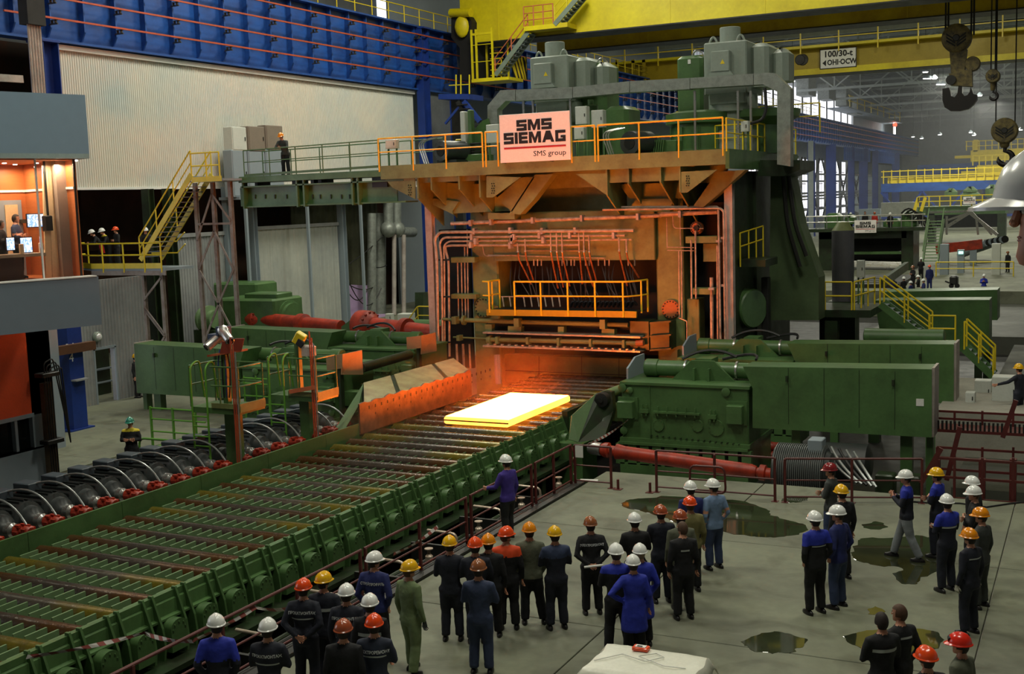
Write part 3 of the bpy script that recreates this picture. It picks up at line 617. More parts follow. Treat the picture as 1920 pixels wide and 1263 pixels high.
F0 = PX(633, 800, XO+.35); MB().add([(XI, A0.y-.3, ZI), (XO, R0.y, ZR), (XO+.1, F0.y, .30), (XI-.2, A0.y-1.2, .40)], [(0, 1, 2, 3)]).add([(XI-.02, A0.y-.28, ZI-.02), (XO, R0.y+.05, ZR-.03), (XO+.1, F0.y+.05, .30), (XI-.2, A0.y-1.15, .40)], [(3, 2, 1, 0)]).part('front_plate', GREEN_L, t, smooth=False)
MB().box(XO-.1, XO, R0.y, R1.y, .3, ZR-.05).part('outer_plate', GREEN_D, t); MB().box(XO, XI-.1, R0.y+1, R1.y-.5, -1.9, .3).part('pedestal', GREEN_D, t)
# right guard, seen from outside
t = thing('funnel_guard', (-15, 31, -1.9), 'pale green pointed side guard at the right end of the roller table', 'guard')
yF = 32.6; G = [PY(1116, 738, yF+1.0), PY(1071, 779, yF), PY(1066, 824, yF-.2), PY(1083, 829, yF-.1)]
MB().quad(G[0], G[1], G[2], G[3], -.04).part('front_plate', GREEN_L, t, smooth=False)
H_ = [G[0], G[3], PY(1132, 822, yF+.3), PY(1150, 770, yF+1.2), PY(1147, 735, yF+1.4), PY(1132, 733, yF+1.2)]
mb = MB(); c = Vector((0, .25, 0)); mb.add(H_+[h+c for h in H_], [tuple(range(6)), tuple(range(11, 5, -1))]+[(i, 6+i, 6+(i+1) % 6, (i+1) % 6) for i in range(6)]); mb.part('side_arm', GREEN_D, t, smooth=False)
p = PY(1132, 748, yF+1.1); MB().lathe(p-Vector((0, .25, 0)), (0, 1, 0), [(0, .1), (.02, .22), (.3, .22)], 16).lathe(p-Vector((0, .28, 0)), (0, 1, 0), [(0, .08), (.1, .08)], 10).part('pivot_pin', DARK, t)
MB().box(-15.3, -15.1, 34.2, 42.2, .1, .72).part('inner_plate', GREEN_D, t, smooth=False)
MB().cyl(PY(1128, 742, yF+1.4), PY(1165, 728, 35), .14, n=14).part('push_rod', GREEN_L, t)
MB().box(-15.2, -14.2, 33.2, 34.4, -1.9, -.1).part('pedestal', GREEN, t)
# ---------------------------------------------------------------- side guard machines (two right, two left)
MX = -18.3
def machine(dy, side, label):
    """gear housing with racks, push cylinders and long rack cover; side +1 right, -1 left"""
    root = thing('guard_actuator', (MX+side*8, 34.5+dy, -1.9), label, 'machine', 'side guard machines beside the roller table')
    M4 = Matrix.Translation((MX if side < 0 else 0, dy, 0)) @ (Matrix.Diagonal((-1, 1, 1, 1)) @ Matrix.Translation((-MX, 0, 0)) if side < 0 else Matrix.Identity(4))
    def N(): q = MB(); q.X = M4; return q
    Y = 33.5
    def F(px, py, y=Y): return PY(px, py, y)
    xa, xb = F(1165, 715).x, F(1403, 720).x; zt = F(1165, 716).z; zb = F(1165, 818).z; xm = F(1218, 720).x
    gh = N().bbox(xa, xb, Y, Y+2.6, zb, zt, .03).part('gear_housing', GREEN, root)
    N().box(xa-.03, xb+.05, Y-.06, Y+2.6, zt-.06, zt+.02).box(xa-.05, xb+.05, Y-.1, Y+2.7, zb-.12, zb).box(xa-.08, xb, Y-.16, Y+2.7, zb-.2, zb-.12).part('flange', GREEN, root)
    N().box(xm-.015, xm+.015, Y-.03, Y, zb, zt).part('rib', GREEN, gh)
    q = N()
    n = 10
    zbb = zb-.2; zlow = -1.15
    w_ = (xb-xa)/n
    for i in range(n+1): q.box(xa-.05+i*w_-.14, xa-.05+i*w_+.14, Y-.12, Y+.1, zbb-.62, zbb)
    q.box(xa-.05, xb, Y-.12, Y+.1, zlow, zbb-.58).box(xa-.05, xb, Y+.1, Y+2.6, zlow, zbb); q.part('base_frame', GREEN, root)
    q = N()
    for i in range(n): q.box(xa-.05+i*w_+.14, xa-.05+(i+1)*w_-.14, Y+.06, Y+.09, zbb-.6, zbb)
    q.part('base_recess', BLACK, root)
    for (px0, py0, px1, py1) in ((1163, 749, 1192, 781), (1366, 757, 1396, 792)):
        a, b = F(px0, py0), F(px1, py1); N().bbox(a.x, b.x, Y-.3, Y, b.z, a.z, .02).part('terminal_box', GREEN, gh); N().box(a.x-.05, b.x+.09, Y-.06, Y, b.z-.07, a.z+.1).part('mounting_plate', GREEN, gh)
    for (px0, px1, py) in ((1202, 1218, 765), (1227, 1314, 769), (1330, 1345, 776)):
        a, b = F(px0, py), F(px1, py+8); q = N().box(a.x, b.x, Y-.16, Y-.03, b.z, a.z)
        m_ = max(2, round((b.x-a.x)/.3))
        for i in range(m_): x = a.x+(b.x-a.x)*(i+.5)/m_; q.box(x-.02, x+.02, Y-.12, Y-.06, a.z, a.z+.14).box(x-.02, x+.02, Y-.14, Y-.04, b.z-.08, b.z)
        q.part('lubrication_manifold', GREEN, gh)
    for (px, py, r_) in ((1168, 726, .13), (1362, 734, .13), (1171, 806, .12), (1182, 731, .1)): N().lathe(F(px, py)-Vector((0, .1, 0)), (0, 1, 0), [(0, r_*.6), (.02, r_), (.1, r_)], 14).part('cap', GREEN, gh)
    for (px, py, r_) in ((1343, 802, .25), (1308, 798, .19), (1235, 797, .19)):
        q = N().lathe(F(px, py)-Vector((0, .035, 0)), (0, 1, 0), [(0, r_-.01), (.035, r_)], 20)
        for k in range(12): a_ = PI*k/6; c = F(px, py)+Vector((r_*.85*math.cos(a_), -.05, r_*.85*math.sin(a_))); q.cyl(c, c+Vector((0, .03, 0)), .018, n=6)
        q.part('cover_plate', GREEN, gh)
    q = N()
    for i in range(16): c = F(1222+i*11, 815.5+i*1.1); q.cyl(c-Vector((0, .12, 0)), c, .02, n=6)
    q.part('bolts', GREEN_D, gh)['kind'] = 'stuff'
    # push cylinders on top
    yc = Y+1.2; a, b = F(1205, 693, yc-.3), F(1402, 702, yc-.3); z = zt+.30; r_ = .27
    N().lathe((a.x-.0, yc, z), (1, 0, 0), [(0, r_*.9), (.04, r_*1.02), (.42, r_*1.02), (.44, r_*.9), (b.x-a.x+.5, r_*.9)], 20).part('push_cylinder', GREEN, root)
    xc = F(1325, 700, yc).x
    N().prism([(xc-1.0, zt), (xc+1.0, zt), (xc+.35, zt+.62), (xc-.35, zt+.62)], 'y', yc-.42, yc-.30).part('trunnion_bracket', GREEN, root)
    N().box(xc-.26, xc-.2, yc-.6, yc-.42, zt, zt+.4).box(xc+.2, xc+.26, yc-.6, yc-.42, zt, zt+.4).box(xc-.25, xc+.25, yc-.3, yc+.4, zt+.4, zt+.66).part('trunnion_rib', GREEN, root)
    for dx in (1.3, 2.9): N().lathe((a.x+dx, yc, z), (1, 0, 0), [(0, r_*1.05), (.06, r_*1.05)], 16).part('clamp_band', STEEL, root)
    N().tube(arc((a.x+1.2, yc, z+.3), (a.x+1.9, yc+.6, z+.75), (a.x+2.8, yc+.4, z+.35), 8), .045, 6).part('hose', BHOSE, root)
    N().tube(arc((b.x+.1, yc+.3, z+.3), (a.x+3.4, yc+1.2, z+.5), (a.x+2.2, yc+.9, z+.2), 8), .045, 6).part('hose', BHOSE, root)
    # heat shield plate towards the table
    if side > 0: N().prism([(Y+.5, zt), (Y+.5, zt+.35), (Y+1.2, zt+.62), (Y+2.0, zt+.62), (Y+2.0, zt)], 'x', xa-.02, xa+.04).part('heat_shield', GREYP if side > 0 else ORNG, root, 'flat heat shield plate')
    # rack box reaching to the table
    N().box(xa-1.2, xa, Y+.6, Y+1.1, zb+.35, zb+.85).part('rack_arm', GREEN, root)
    # long cover
    P = [F(1393, 687), F(1747, 692), F(1747, 820), F(1411, 802), F(1411, 728)]; D = 1.05
    q = N(); n = 5; q.add(P+[p+Vector((0, D, 0)) for p in P], [tuple(range(n-1, -1, -1)), tuple(range(n, 2*n))]+[(i, (i+1) % n, n+(i+1) % n, n+i) for i in range(n)]); rc = q.part('rack_cover', GREEN, root, smooth=False)
    for px in (1478, 1545, 1611, 1678): x = F(px, 690).x; N().box(x-.008, x+.008, Y-.006, Y+D+.006, P[0].z-1.62, P[0].z+.008).part('seam', GREEN_D, rc)
    for px in (1476, 1675): x = F(px, 700).x; N().box(x-.03, x+.03, Y-.1, Y, P[0].z-.38, P[0].z-.22).part('lifting_lug', GREEN_D, rc)
    if side > 0 and dy == 0: c = F(1725, 754); MB().box(c.x-.1, c.x+.1, Y-.012, Y-.004, c.z-.1, c.z+.1).part('paper_label', WHITE, rc, 'white paper label')
    x = P[1].x; N().box(x, x+.07, Y+.05, Y+D, P[2].z, P[1].z+.03).part('end_plate', PILLAR, root, 'pale end plate')
    for (x_, w_) in ((F(1685, 820).x, .32), (F(1745, 820).x-.15, .18), (F(1480, 806).x, .25)): N().box(x_, x_+w_, Y+.3, Y+.6, -1.9, P[2].z+.05).part('leg', GREEN, root)
    return root
machine(0, 1, 'large green guard actuator with long box cover, nearest one right of the hot slab')
machine(5.5, 1, 'green guard actuator with long box cover standing behind the nearer right one')
machine(0, -1, 'green guard actuator with box cover on the left, behind the two ladders')
machine(5.5, -1, 'green guard actuator on the left, nearest the mill, with orange lit shields')

# bent shields lit orange in front of the left actuators, and the pipe arm between them
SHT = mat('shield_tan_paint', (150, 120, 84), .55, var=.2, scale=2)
for lab, A4, B4, yy in (('nearer', ((611, 667), (642, 664), (642, 690), (613, 695)), ((642, 664), (679, 656), (681, 702), (640, 702)), 33.2), ('farther', ((762, 632), (790, 629), (790, 652), (763, 655)), ((790, 629), (817, 623), (819, 658), (790, 664)), 38.4)):
    t = thing('bent_shield', PY(645, 690, yy), 'bent orange lit shield plate on the left actuator, %s one' % lab, 'shield', 'bent shield plates')
    a = [PY(p[0], p[1], yy) for p in A4]; d = .9; b = [PY(B4[0][0], B4[0][1], yy), PY(B4[1][0], B4[1][1], yy+d), PY(B4[2][0], B4[2][1], yy+d), PY(B4[3][0], B4[3][1], yy)]
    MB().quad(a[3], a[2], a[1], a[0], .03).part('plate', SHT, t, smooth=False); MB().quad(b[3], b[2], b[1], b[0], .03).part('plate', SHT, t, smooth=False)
    MB().box(b[0].x-.3, b[0].x-.2, yy+.1, yy+.3, 0, a[3].z+.1).part('bracket', GREEN_D, t)
o = MB().cyl(PY(678, 690, 34.6), PY(768, 664, 37.6), .17, n=14).part('cross_pipe', GREEN_D); tag(o, 'thick dark green pipe slanting between the two left actuators', 'pipe')
# ================================================================ mill stand
def PP(mb, pts, y, d):
    """outline given in the plane y, extruded back by d"""
    P = [PY(px, py, y) for px, py in pts]; n = len(P)
    return mb.add(P+[p+Vector((0, d, 0)) for p in P], [tuple(range(n-1, -1, -1)), tuple(range(n, 2*n))]+[(i, (i+1) % n, n+(i+1) % n, n+i) for i in range(n)])
def PT(mb, pts, y, r, n=8, bend=.15):
    return mb.tube(round_path([PY(p[0], p[1], p[2] if len(p) > 2 else y) for p in pts], bend, 4), r, n)
def PB(mb, x0, y0, x1, y1, Y, d, b=.02):
    """box whose front face spans two opposite corners in plane Y"""
    a, c = PY(x0, y0, Y), PY(x1, y1, Y); return mb.bbox(min(a.x, c.x), max(a.x, c.x), Y, Y+d, min(a.z, c.z), max(a.z, c.z), b)
MY = 43.0; YP = 41.0
ml = thing('mill_stand', (-18.3, 45, -1.9), 'huge green plate mill stand lit orange by the hot slab', 'mill')
xl0, xl1, xr0, xr1 = PY(888, 600, MY).x, PY(937, 600, MY).x, PY(1232, 600, MY).x, PY(1283, 600, MY).x
MB().bbox(xl0, xl1, MY, 49, -1.9, 8.4, .06).part('housing_post', MILLG, ml, smooth=False); MB().bbox(xr0, xr1, MY, 49, -1.9, 8.4, .06).part('housing_post', MILLG, ml, smooth=False)
zc = PY(1000, 488, MY).z
MB().bbox(xl1-.05, xr0+.05, MY-.25, MY+1.2, zc, 7.0, .03).part('crosshead', MILLG, ml, smooth=False)
MB().bbox(xl1-.2, xr0+.2, MY+.5, 49, 6.9, 8.5, .03).part('top_beam', MILLG, ml, smooth=False)
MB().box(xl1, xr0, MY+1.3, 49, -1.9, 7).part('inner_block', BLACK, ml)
PP(MB(), [(937, 716), (937, 664), (1165, 672), (1240, 676), (1240, 724)], MY+.35, .5).part('entry_plate', MILLG, ml, smooth=False)
g = MB(); PP(g, [(940, 693), (1240, 705), (1240, 706.5), (940, 694.5)], MY+.34, .02)
for x in (1010, 1090, 1160): PP(g, [(x, 668), (x+1, 668), (x+1, 716), (x, 716)], MY+.34, .02)
g.part('plate_joint', DARK, ml)
sg = MB(); PP(sg, [(1290, 400), (1292, 640), (1298, 640), (1296, 400)], MY+.3, .4)
for (a, b, c, d, Y, dep) in ((1285, 443, 1345, 455, 42.6, .5), (1296, 540, 1340, 552, 42.6, .5), (1288, 560, 1312, 640, 42.9, .7), (845, 482, 890, 492, 42.6, .5), (845, 551, 892, 560, 42.6, .5), (1318, 456, 1346, 490, 42.9, .2)):
    PB(MB(), a, b, c, d, Y, dep).part('cross_beam', MILLG, ml)
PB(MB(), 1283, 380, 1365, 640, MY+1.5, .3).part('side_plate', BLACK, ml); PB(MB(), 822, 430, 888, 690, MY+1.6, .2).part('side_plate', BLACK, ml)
# bolted discs
def disc(px, py, r, Y, m_, nb=16, th=.12, name='bolted_cover'):
    c = PY(px, py, Y); q = MB().lathe(c, (0, -1, 0), [(-.1, r), (th-.02, r), (th, r-.02)], 26)
    cp = q.part(name, m_, ml)
    bb = MB()
    for k in range(nb): a = 2*PI*k/nb; p = c+Vector((r*.84*math.cos(a), -th, r*.84*math.sin(a))); bb.cyl(p, p-Vector((0, .03, 0)), .03, n=6)
    o = bb.part('bolt_ring', DARK, cp); o['kind'] = 'stuff'
disc(1259, 579, .36, MY, mat('orange_primed_steel', (190, 110, 60), .5, var=.2)); disc(909, 576, .42, MY, MILLG); disc(1307, 427, .24, 42.7, mat('orange_primed_steel', (190, 110, 60), .5)); disc(1307, 427, .1, 42.55, DARK, 6)
# light-coloured pillars
for (a, b) in ((808, 820), (1363, 1377)):
    c = PY((a+b)/2, 600, 42.3); MB().ibeam((c.x, 42.3, -1.9), (c.x, 42.3, 8.3), .30, .3, .03).part('pillar', PILLAR, ml, 'pale steel pillar')
# ---- platform
XA, XB = PY(713, 313, YP).x, PY(1360, 290, YP).x
pf = thing('mill_platform', ((XA+XB)/2, YP, 8.5), 'broad steel platform on top of the mill stand, lit orange underneath', 'platform')
ZP = 9.0
MB().box(XA, XB, YP, YP+.12, 8.66, ZP+.04).part('front_fascia', MILLG, pf, smooth=False)
MB().box(XA, XB, YP+.0, YP+.3, 8.50, 8.66).part('front_flange', MILLG, pf)
yb = PX(1490, 303, XB).y
for k in range(8):
    a = XA+(XB-XA)*k/8; MB().box(a+.01, a+(XB-XA)/8-.01, YP+.12, 52.5, ZP-.08, ZP).part('deck_plate', GREEN, pf, smooth=False)
MB().box(XB, XB+.14, YP, yb, 8.35, ZP+.04).part('side_fascia', GREEN, pf, smooth=False)
MB().box(XA+1, XB-.5, YP+1.9, YP+2.1, 7.9, 8.9).part('inner_beam', MILLG, pf, smooth=False)
def console(px0, px1, pz):
    """cantilever plates seen edge-on below the platform"""
for px, bot in ((784, 372), (809, 356), (861, 355), (900, 370), (1138, 366), (1178, 345), (1238, 342), (1275, 360)):
    a = PY(px, bot, YP+.1); x = a.x
    MB().prism([(YP+.1, 8.5), (YP+.1, a.z), (YP+2.1, a.z-1.15), (YP+2.1, 8.5)], 'x', x-.03, x+.03).part('bracket', MILLG, pf, smooth=False)
for pts in ([(715, 327), (778, 327), (778, 373), (735, 351)], [(912, 330), (976, 332), (924, 370), (912, 370)], [(1080, 326), (1138, 325), (1138, 366)], [(1277, 322), (1345, 318), (1288, 361), (1277, 361)]):
    PP(MB(), pts, YP+.12, .06).part('wing_plate', MILLG, pf, smooth=False)
for (px, py) in ((766, 355), (922, 352), (1287, 338)):
    q = MB()
    for i in range(5):
        for j in range(2): c = PY(px+j*4+(i % 2), py-8+i*4.5, YP+.1); q.cyl(c+Vector((0, .03, 0)), c-Vector((0, .02, 0)), .022, n=5)
    o = q.part('bolt_holes', BLACK, pf); o['kind'] = 'stuff'
for (u0, u1) in ((784, 912), (1138, 1277)):
    a, b = PY(u0, 343, YP+.3), PY(u1, 343, YP+.3); MB().box(a.x, b.x, YP+.3, YP+.36, a.z, 8.5).part('strip_plate', MILLG, pf, smooth=False)
PP(MB(), [(784, 340), (905, 345), (960, 395), (850, 400), (800, 378)], YP+1.3, .1).part('hopper_plate', MILLG, pf, smooth=False)
PP(MB(), [(1160, 345), (1275, 342), (1288, 372), (1180, 372)], YP+1.5, .1).part('hopper_plate', MILLG, pf, smooth=False)
for pts in ([(1003, 327), (1036, 327), (1000, 375), (975, 402), (955, 400)], [(1345, 322), (1398, 318), (1340, 370), (1318, 388), (1300, 386)], [(975, 333), (1003, 331), (960, 397), (930, 372)]):
    PP(MB(), pts, YP+.9, .5).part('diagonal_brace', MILLG, pf, smooth=False)
PP(MB(), [(915, 399), (965, 399), (965, 411), (915, 411)], YP+1.0, .6).part('brace_seat', MILLG, pf)
PP(MB(), [(1176, 398), (1256, 396), (1262, 372), (1192, 373)], YP+1.4, .4).part('brace_seat', MILLG, pf)
PP(MB(), [(808, 382), (850, 402), (848, 396), (860, 378), (800, 370)], YP+1.2, .3).part('diagonal_brace', MILLG, pf)
# ---- piping
pi = thing('mill_piping', (-18.3, 42.2, 2), 'orange-lit steel pipes crossing the face of the mill and dropping at both sides', 'pipes')
U = .0197
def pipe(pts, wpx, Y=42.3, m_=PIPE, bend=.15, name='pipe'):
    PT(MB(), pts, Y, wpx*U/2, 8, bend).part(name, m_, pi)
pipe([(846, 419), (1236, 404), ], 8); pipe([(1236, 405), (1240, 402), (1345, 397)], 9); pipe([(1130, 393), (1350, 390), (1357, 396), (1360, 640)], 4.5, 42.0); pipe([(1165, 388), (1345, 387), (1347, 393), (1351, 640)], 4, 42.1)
pipe([(822, 665), (819, 487), (815, 448), (824, 435), (1188, 432)], 6.5, 42.1, bend=.3); pipe([(830, 668), (828, 487), (824, 455), (832, 445), (1172, 441)], 5, 42.2, bend=.25)
pipe([(834, 665), (833, 490), (832, 460), (842, 452), (1184, 449)], 4, 42.3); pipe([(843, 668), (841, 490), (834, 462), (845, 460), (1085, 459)], 5, 42.35)
for x, y0, y1, w_ in ((858, 492, 600, 3), (865, 492, 600, 3), (871, 463, 600, 3), (876, 430, 600, 3), (856, 645, 690, 5), (868, 645, 690, 5), (880, 645, 690, 4)): pipe([(x, y0), (x+2, y1)], w_, 42.8)
for x, y0, y1, w_, Y in ((1296, 450, 560, 4, 42.6), (1304, 430, 560, 3.5, 42.5), (1273, 471, 595, 3, 42.6), (1278, 471, 596, 3, 42.6), (1334, 520, 646, 7, 42.4), (1345, 460, 640, 4, 42.35), (1250, 408, 466, 2, 42.7), (1275, 400, 460, 2, 42.7)): pipe([(x, y0), (x+1, y1)], w_, Y)
pipe([(1271, 595), (1288, 602), (1288, 640)], 2.5, 42.6, bend=.05); pipe([(1261, 405), (1263, 428), (1319, 428)], 2, 42.5); pipe([(1250, 463), (1301, 464)], 2, 42.6); pipe([(1251, 469), (1301, 470)], 2, 42.6)
pipe([(905, 462), (908, 480), (975, 478)], 1.8, 42.6); pipe([(915, 478), (1135, 484)], 2.2, 42.65); pipe([(985, 470), (1100, 470)], 2, 42.65)
q = MB()
for (x, y) in ((884, 418), (922, 416), (1000, 413), (1092, 409), (1197, 406), (1276, 401), (891, 433), (958, 432), (1018, 433), (1080, 432), (886, 444), (965, 444), (1013, 441), (1070, 441), (1152, 441), (893, 452), (961, 451), (1020, 450), (884, 459), (958, 460), (962, 446)):
    c = PY(x, y, 42.2); MB().cb(c, .1, .3, .24).part('pipe_clamp', PILLAR, pi)
for y in (487, 556, 641): MB().cb(PY(832, y, 42.3), .62, .08, .06).part('pipe_clamp', DARK, pi)
for x, y in ((1348, 452), (1357, 446), (1357, 535), (1334, 541)): MB().cb(PY(x, y, 42.2), .2, .12, .08).part('pipe_clamp', PILLAR, pi)
# branch pipes with hanging hoses
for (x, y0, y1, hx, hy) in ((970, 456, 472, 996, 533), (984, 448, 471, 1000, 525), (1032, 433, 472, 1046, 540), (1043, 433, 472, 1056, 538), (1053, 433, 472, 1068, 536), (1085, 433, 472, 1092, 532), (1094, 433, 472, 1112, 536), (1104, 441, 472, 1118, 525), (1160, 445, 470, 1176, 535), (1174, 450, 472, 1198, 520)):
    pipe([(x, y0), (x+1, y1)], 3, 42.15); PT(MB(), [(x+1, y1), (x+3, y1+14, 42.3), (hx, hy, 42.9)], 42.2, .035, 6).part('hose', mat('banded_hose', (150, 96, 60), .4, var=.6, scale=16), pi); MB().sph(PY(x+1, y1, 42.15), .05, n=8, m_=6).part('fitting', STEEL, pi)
for k, x in enumerate((989, 1001, 1008, 1015, 1054, 1063, 1071, 1077, 1098, 1105, 1122, 1134, 1142, 1178, 1190)): MB().cyl(PY(x, 486, 42.75), PY(x, 498, 42.75), .028, n=6).part('nozzle', PIPE, pi)
hh = MB()
for k in range(26):
    x = 960+k*9.2+random.uniform(-3, 3); hh.tube([PY(x, 490, 43.2), PY(x+random.uniform(-5, 12), 520+random.uniform(-4, 8), 43.0), PY(x+random.uniform(0, 22), 560+random.uniform(-6, 12), 42.9)], .03, 5)
o = hh.part('hose_bundle', BHOSE, pi); o['kind'] = 'stuff'
# chain of curled hoses behind the walkway
hh = MB()
for k in range(15):
    x = 1070+k*8; hh.tube(arc(PY(x, 575, 42.9), PY(x+4, 556, 42.7), PY(x+12, 572, 42.9), 5), .05, 6)
o = hh.part('curled_hoses', BHOSE, pi); o['kind'] = 'stuff'
# ---- inspection walkway
YW = 41.8
ww = thing('inspection_walkway', PY(1050, 590, YW), 'yellow railed inspection walkway across the mouth of the mill', 'walkway')
a, b = PY(912, 581, YW), PY(1193, 592, YW)
MB().box(a.x, b.x, YW, YW+.1, a.z-.22, a.z+.02).part('edge_beam', YELO, ww, smooth=False)
for k in range(6): x = a.x+(b.x-a.x)*k/6; MB().box(x+.01, x+(b.x-a.x)/6-.01, YW+.1, YW+1.1, a.z-.04, a.z).part('grating', DARK, ww)
for x in (966, 1015, 1065.5, 1116.5, 1169): c = PY(x, 590, YW-.02); MB().cyl((c.x, YW-.03, a.z-.2), (c.x, YW-.03, a.z+1.14), .036, n=8).part('post', YEL, ww)
for (x, Y) in ((918, YW), (924, YW+.4), (938, YW+1.0), (1203, YW+.6), (1215, YW+1.1)): c = PY(x, 585, Y); MB().cyl((c.x, Y, a.z-.1), (c.x, Y, a.z+1.14), .036, n=8).part('post', YEL, ww)
for h, r_ in ((1.14, .036), (.58, .03)):
    z = a.z+h; MB().tube(round_path([(PY(966, 590, YW).x, YW-.03, z), (PY(1169, 590, YW).x+.15, YW-.03, z), (PY(1203, 590, YW+.6).x, YW+.6, z), (PY(1215, 590, YW+1.1).x, YW+1.1, z)], .1), r_, 8).part('rail', YEL, ww)
    MB().tube(round_path([(PY(905, 590, YW).x, YW+.1, z), (PY(918, 590, YW).x, YW, z), (PY(924, 590, YW+.4).x, YW+.4, z), (PY(938, 590, YW+1.0).x, YW+1.0, z)], .05), r_, 8).part('rail', YEL, ww)
for k in range(9):
    x = 945+k*13.2
    if k != 2: MB().cyl(PY(x, 575, YW+.8), PY(x-3, 556, YW+1.0), .03, n=6).part('rack_bar', PIPE, ww)
MB().cyl(PY(940, 556, YW+1.0), PY(1062, 556, YW+1.0), .025, n=6).part('rack_bar', PIPE, ww)
# ---- water spray booms
sp = thing('spray_boom', PY(1050, 640, 42.2), 'two orange-lit spray pipes with lips over the roll gap', 'pipes')
def sb(pts, wpx, Y, m_=MILLG, name='boom_pipe'): PT(MB(), pts, Y, wpx*U/2, 10, .05).part(name, m_, sp)
sb([(868, 600), (1178, 609)], 9.5, 42.2); sb([(830, 598), (868, 600)], 6, 42.2); sb([(915, 636), (1195, 643)], 9.5, 42.1); sb([(1193, 643), (1207, 642)], 12, 42.1, mat('orange_primed_steel', (190, 110, 60), .5)); sb([(850, 632), (918, 635)], 4, 42.2)
for (x, y, r_) in ((870, 600, .2), (920, 637, .2), (916, 637, .16)): c = PY(x, y, 42.15); MB().lathe(c, (1, 0, 0), [(-.05, r_), (.05, r_)], 16).part('flange', MILLG, sp)
for (x, y, w_, h) in ((854, 600, .2, .3), (971, 604, .22, .35), (1132, 607, .22, .36), (862, 633, .14, .22), (934, 637, .12, .28), (991, 638, .1, .28), (1049, 640, .1, .3), (1109, 642, .1, .3), (1171, 644, .1, .3)): MB().cb(PY(x, y, 42.05), w_, .32, h).part('pipe_clamp', MILLG, sp)
for pts in ([(952, 611), (977, 612), (977, 623), (952, 622)], [(1046, 612), (1057, 612), (1057, 624), (1046, 624)], [(1128, 615), (1152, 617), (1152, 629), (1128, 628)], [(909, 608), (922, 608), (922, 621), (909, 621)]): PP(MB(), pts, 42.2, .3).part('bracket', MILLG, sp)
PP(MB(), [(905, 622), (1200, 631), (1200, 634), (905, 625)], 41.9, .6).part('upper_lip', PIPE, sp, smooth=False); PP(MB(), [(905, 647), (1200, 658), (1200, 661), (905, 650)], 41.9, .7).part('lower_lip', PIPE, sp, smooth=False)
PP(MB(), [(912, 605), (1200, 613), (1200, 650), (912, 640)], 42.75, .2).part('back_plate', DARK, sp)
q = MB()
for k in range(22): q.cb(PY(916+k*13, 645+k*.48, 42.0), .09, .12, .05)
o = q.part('nozzle_row', PIPE, sp); o['kind'] = 'stuff'
PB(MB(), 1180, 601, 1218, 656, 42.3, .9).part('end_block', GREEN_D, sp); PB(MB(), 1218, 603, 1256, 655, 42.2, .8).part('end_block', GREEN_D, sp)
for y in (604, 629, 655): PP(MB(), [(1218, y), (1258, y-3), (1258, y), (1218, y+3)], 42.0, .3).part('rib', GREEN_D, sp)
PP(MB(), [(1240, 668), (1270, 656), (1270, 690), (1245, 700)], 42.4, .3).part('bracket', MILLG, sp)
# water jet falling at the left
JET = bpy.data.materials.new('falling_water'); JET.use_nodes = True; b = JET.node_tree.nodes['Principled BSDF']; b.inputs['Base Color'].default_value = (.8, .8, .8, 1); b.inputs['Roughness'].default_value = .15; b.inputs['Transmission Weight'].default_value = .7; b.inputs['Alpha'].default_value = .6
o = PT(MB(), [(932, 665), (933, 700), (935, 719)], 42.0, .12, 8, .05).part('water_jet', JET); tag(o, 'thin stream of water falling beside the left mill post', 'water')
o.data.materials[0] = JET
# ---- left bridge girder (green) from platform to the stairs
bg = thing('bridge_girder', (PY(560, 350, YP).x, YP, 7.6), 'long green box girder bridge joining stairs and mill platform', 'bridge')
xL = PY(447, 335, YP).x
za, zb_ = PY(450, 352, YP).z, PY(450, 387, YP).z
edges = [447, 475, 560, 574, 660, 672, 745]
for i in range(len(edges)-1):
    if i in (0, 2, 4):
        pass
for (u, v) in ((450, 560), (562, 572), (574, 662), (664, 745)):
    a, b = PY(u, 360, YP+.4).x, PY(v, 360, YP+.4).x; MB().box(a+.01, b-.01, YP+.4, YP+.46, zb_, za).part('web_panel', GREEN, bg, smooth=False)
MB().box(xL, XA+1.0, YP+.1, YP+1.2, za, za+.06).box(xL, XA+1.0, YP+.2, YP+1.2, zb_-.06, zb_).part('flange', GREEN, bg)
for u in (452, 553, 566, 657, 668): x = PY(u, 350, YP).x; MB().box(x-.04, x+.04, YP+.1, YP+.4, zb_-.1, 8.8).part('stiffener', GREEN, bg)
q = MB()
for u in (478, 497, 515, 537, 586, 600, 620, 640, 655): c = PY(u, 368, YP+.36); MB().box(c.x-.02, c.x+.02, YP+.34, YP+.4, c.z-.1, c.z+.08).part('lug', GREEN_D, bg)
MB().box(xL, XA, YP, YP+1.4, 8.62, 8.84).part('deck_edge', GREEN, bg, smooth=False); MB().box(xL, XA, YP+1.4, YP+1.5, 8.62, 8.84).part('deck_edge', GREEN, bg)
for k in range(7): x = xL+(XA-xL)*k/7; MB().box(x+.01, x+(XA-xL)/7-.01, YP+.02, YP+1.4, 8.84, 8.88).part('deck_plate', GREEN, bg)
for u, v in ((475, 480), (545, 552), (580, 586), (594, 600)): a, b = PY(u, 345, YP+.2), PY(v, 345, YP+.2); MB().box(a.x, b.x, YP+.3, YP+1.2, za, 8.62).part('spacer', DARK, bg)
MB().box(PY(690, 340, YP).x, XA+.1, YP+.3, YP+.5, 8.2, 8.6).part('spacer', DARK, bg)
zz = 8.88
railing('bridge_handrail', [(xL+.3, YP+.05, zz), (XA-.1, YP+.05, zz+.1)], GREEN, 'green handrail along the front of the bridge, man leaning on it', h=1.1, step=1.45, toe=.1)
railing('bridge_handrail', [(xL+.3, YP+1.35, zz), (XA+2.2, YP+1.35, zz+.1)], GREEN, 'green handrail along the far side of the bridge', h=1.1, step=1.45)
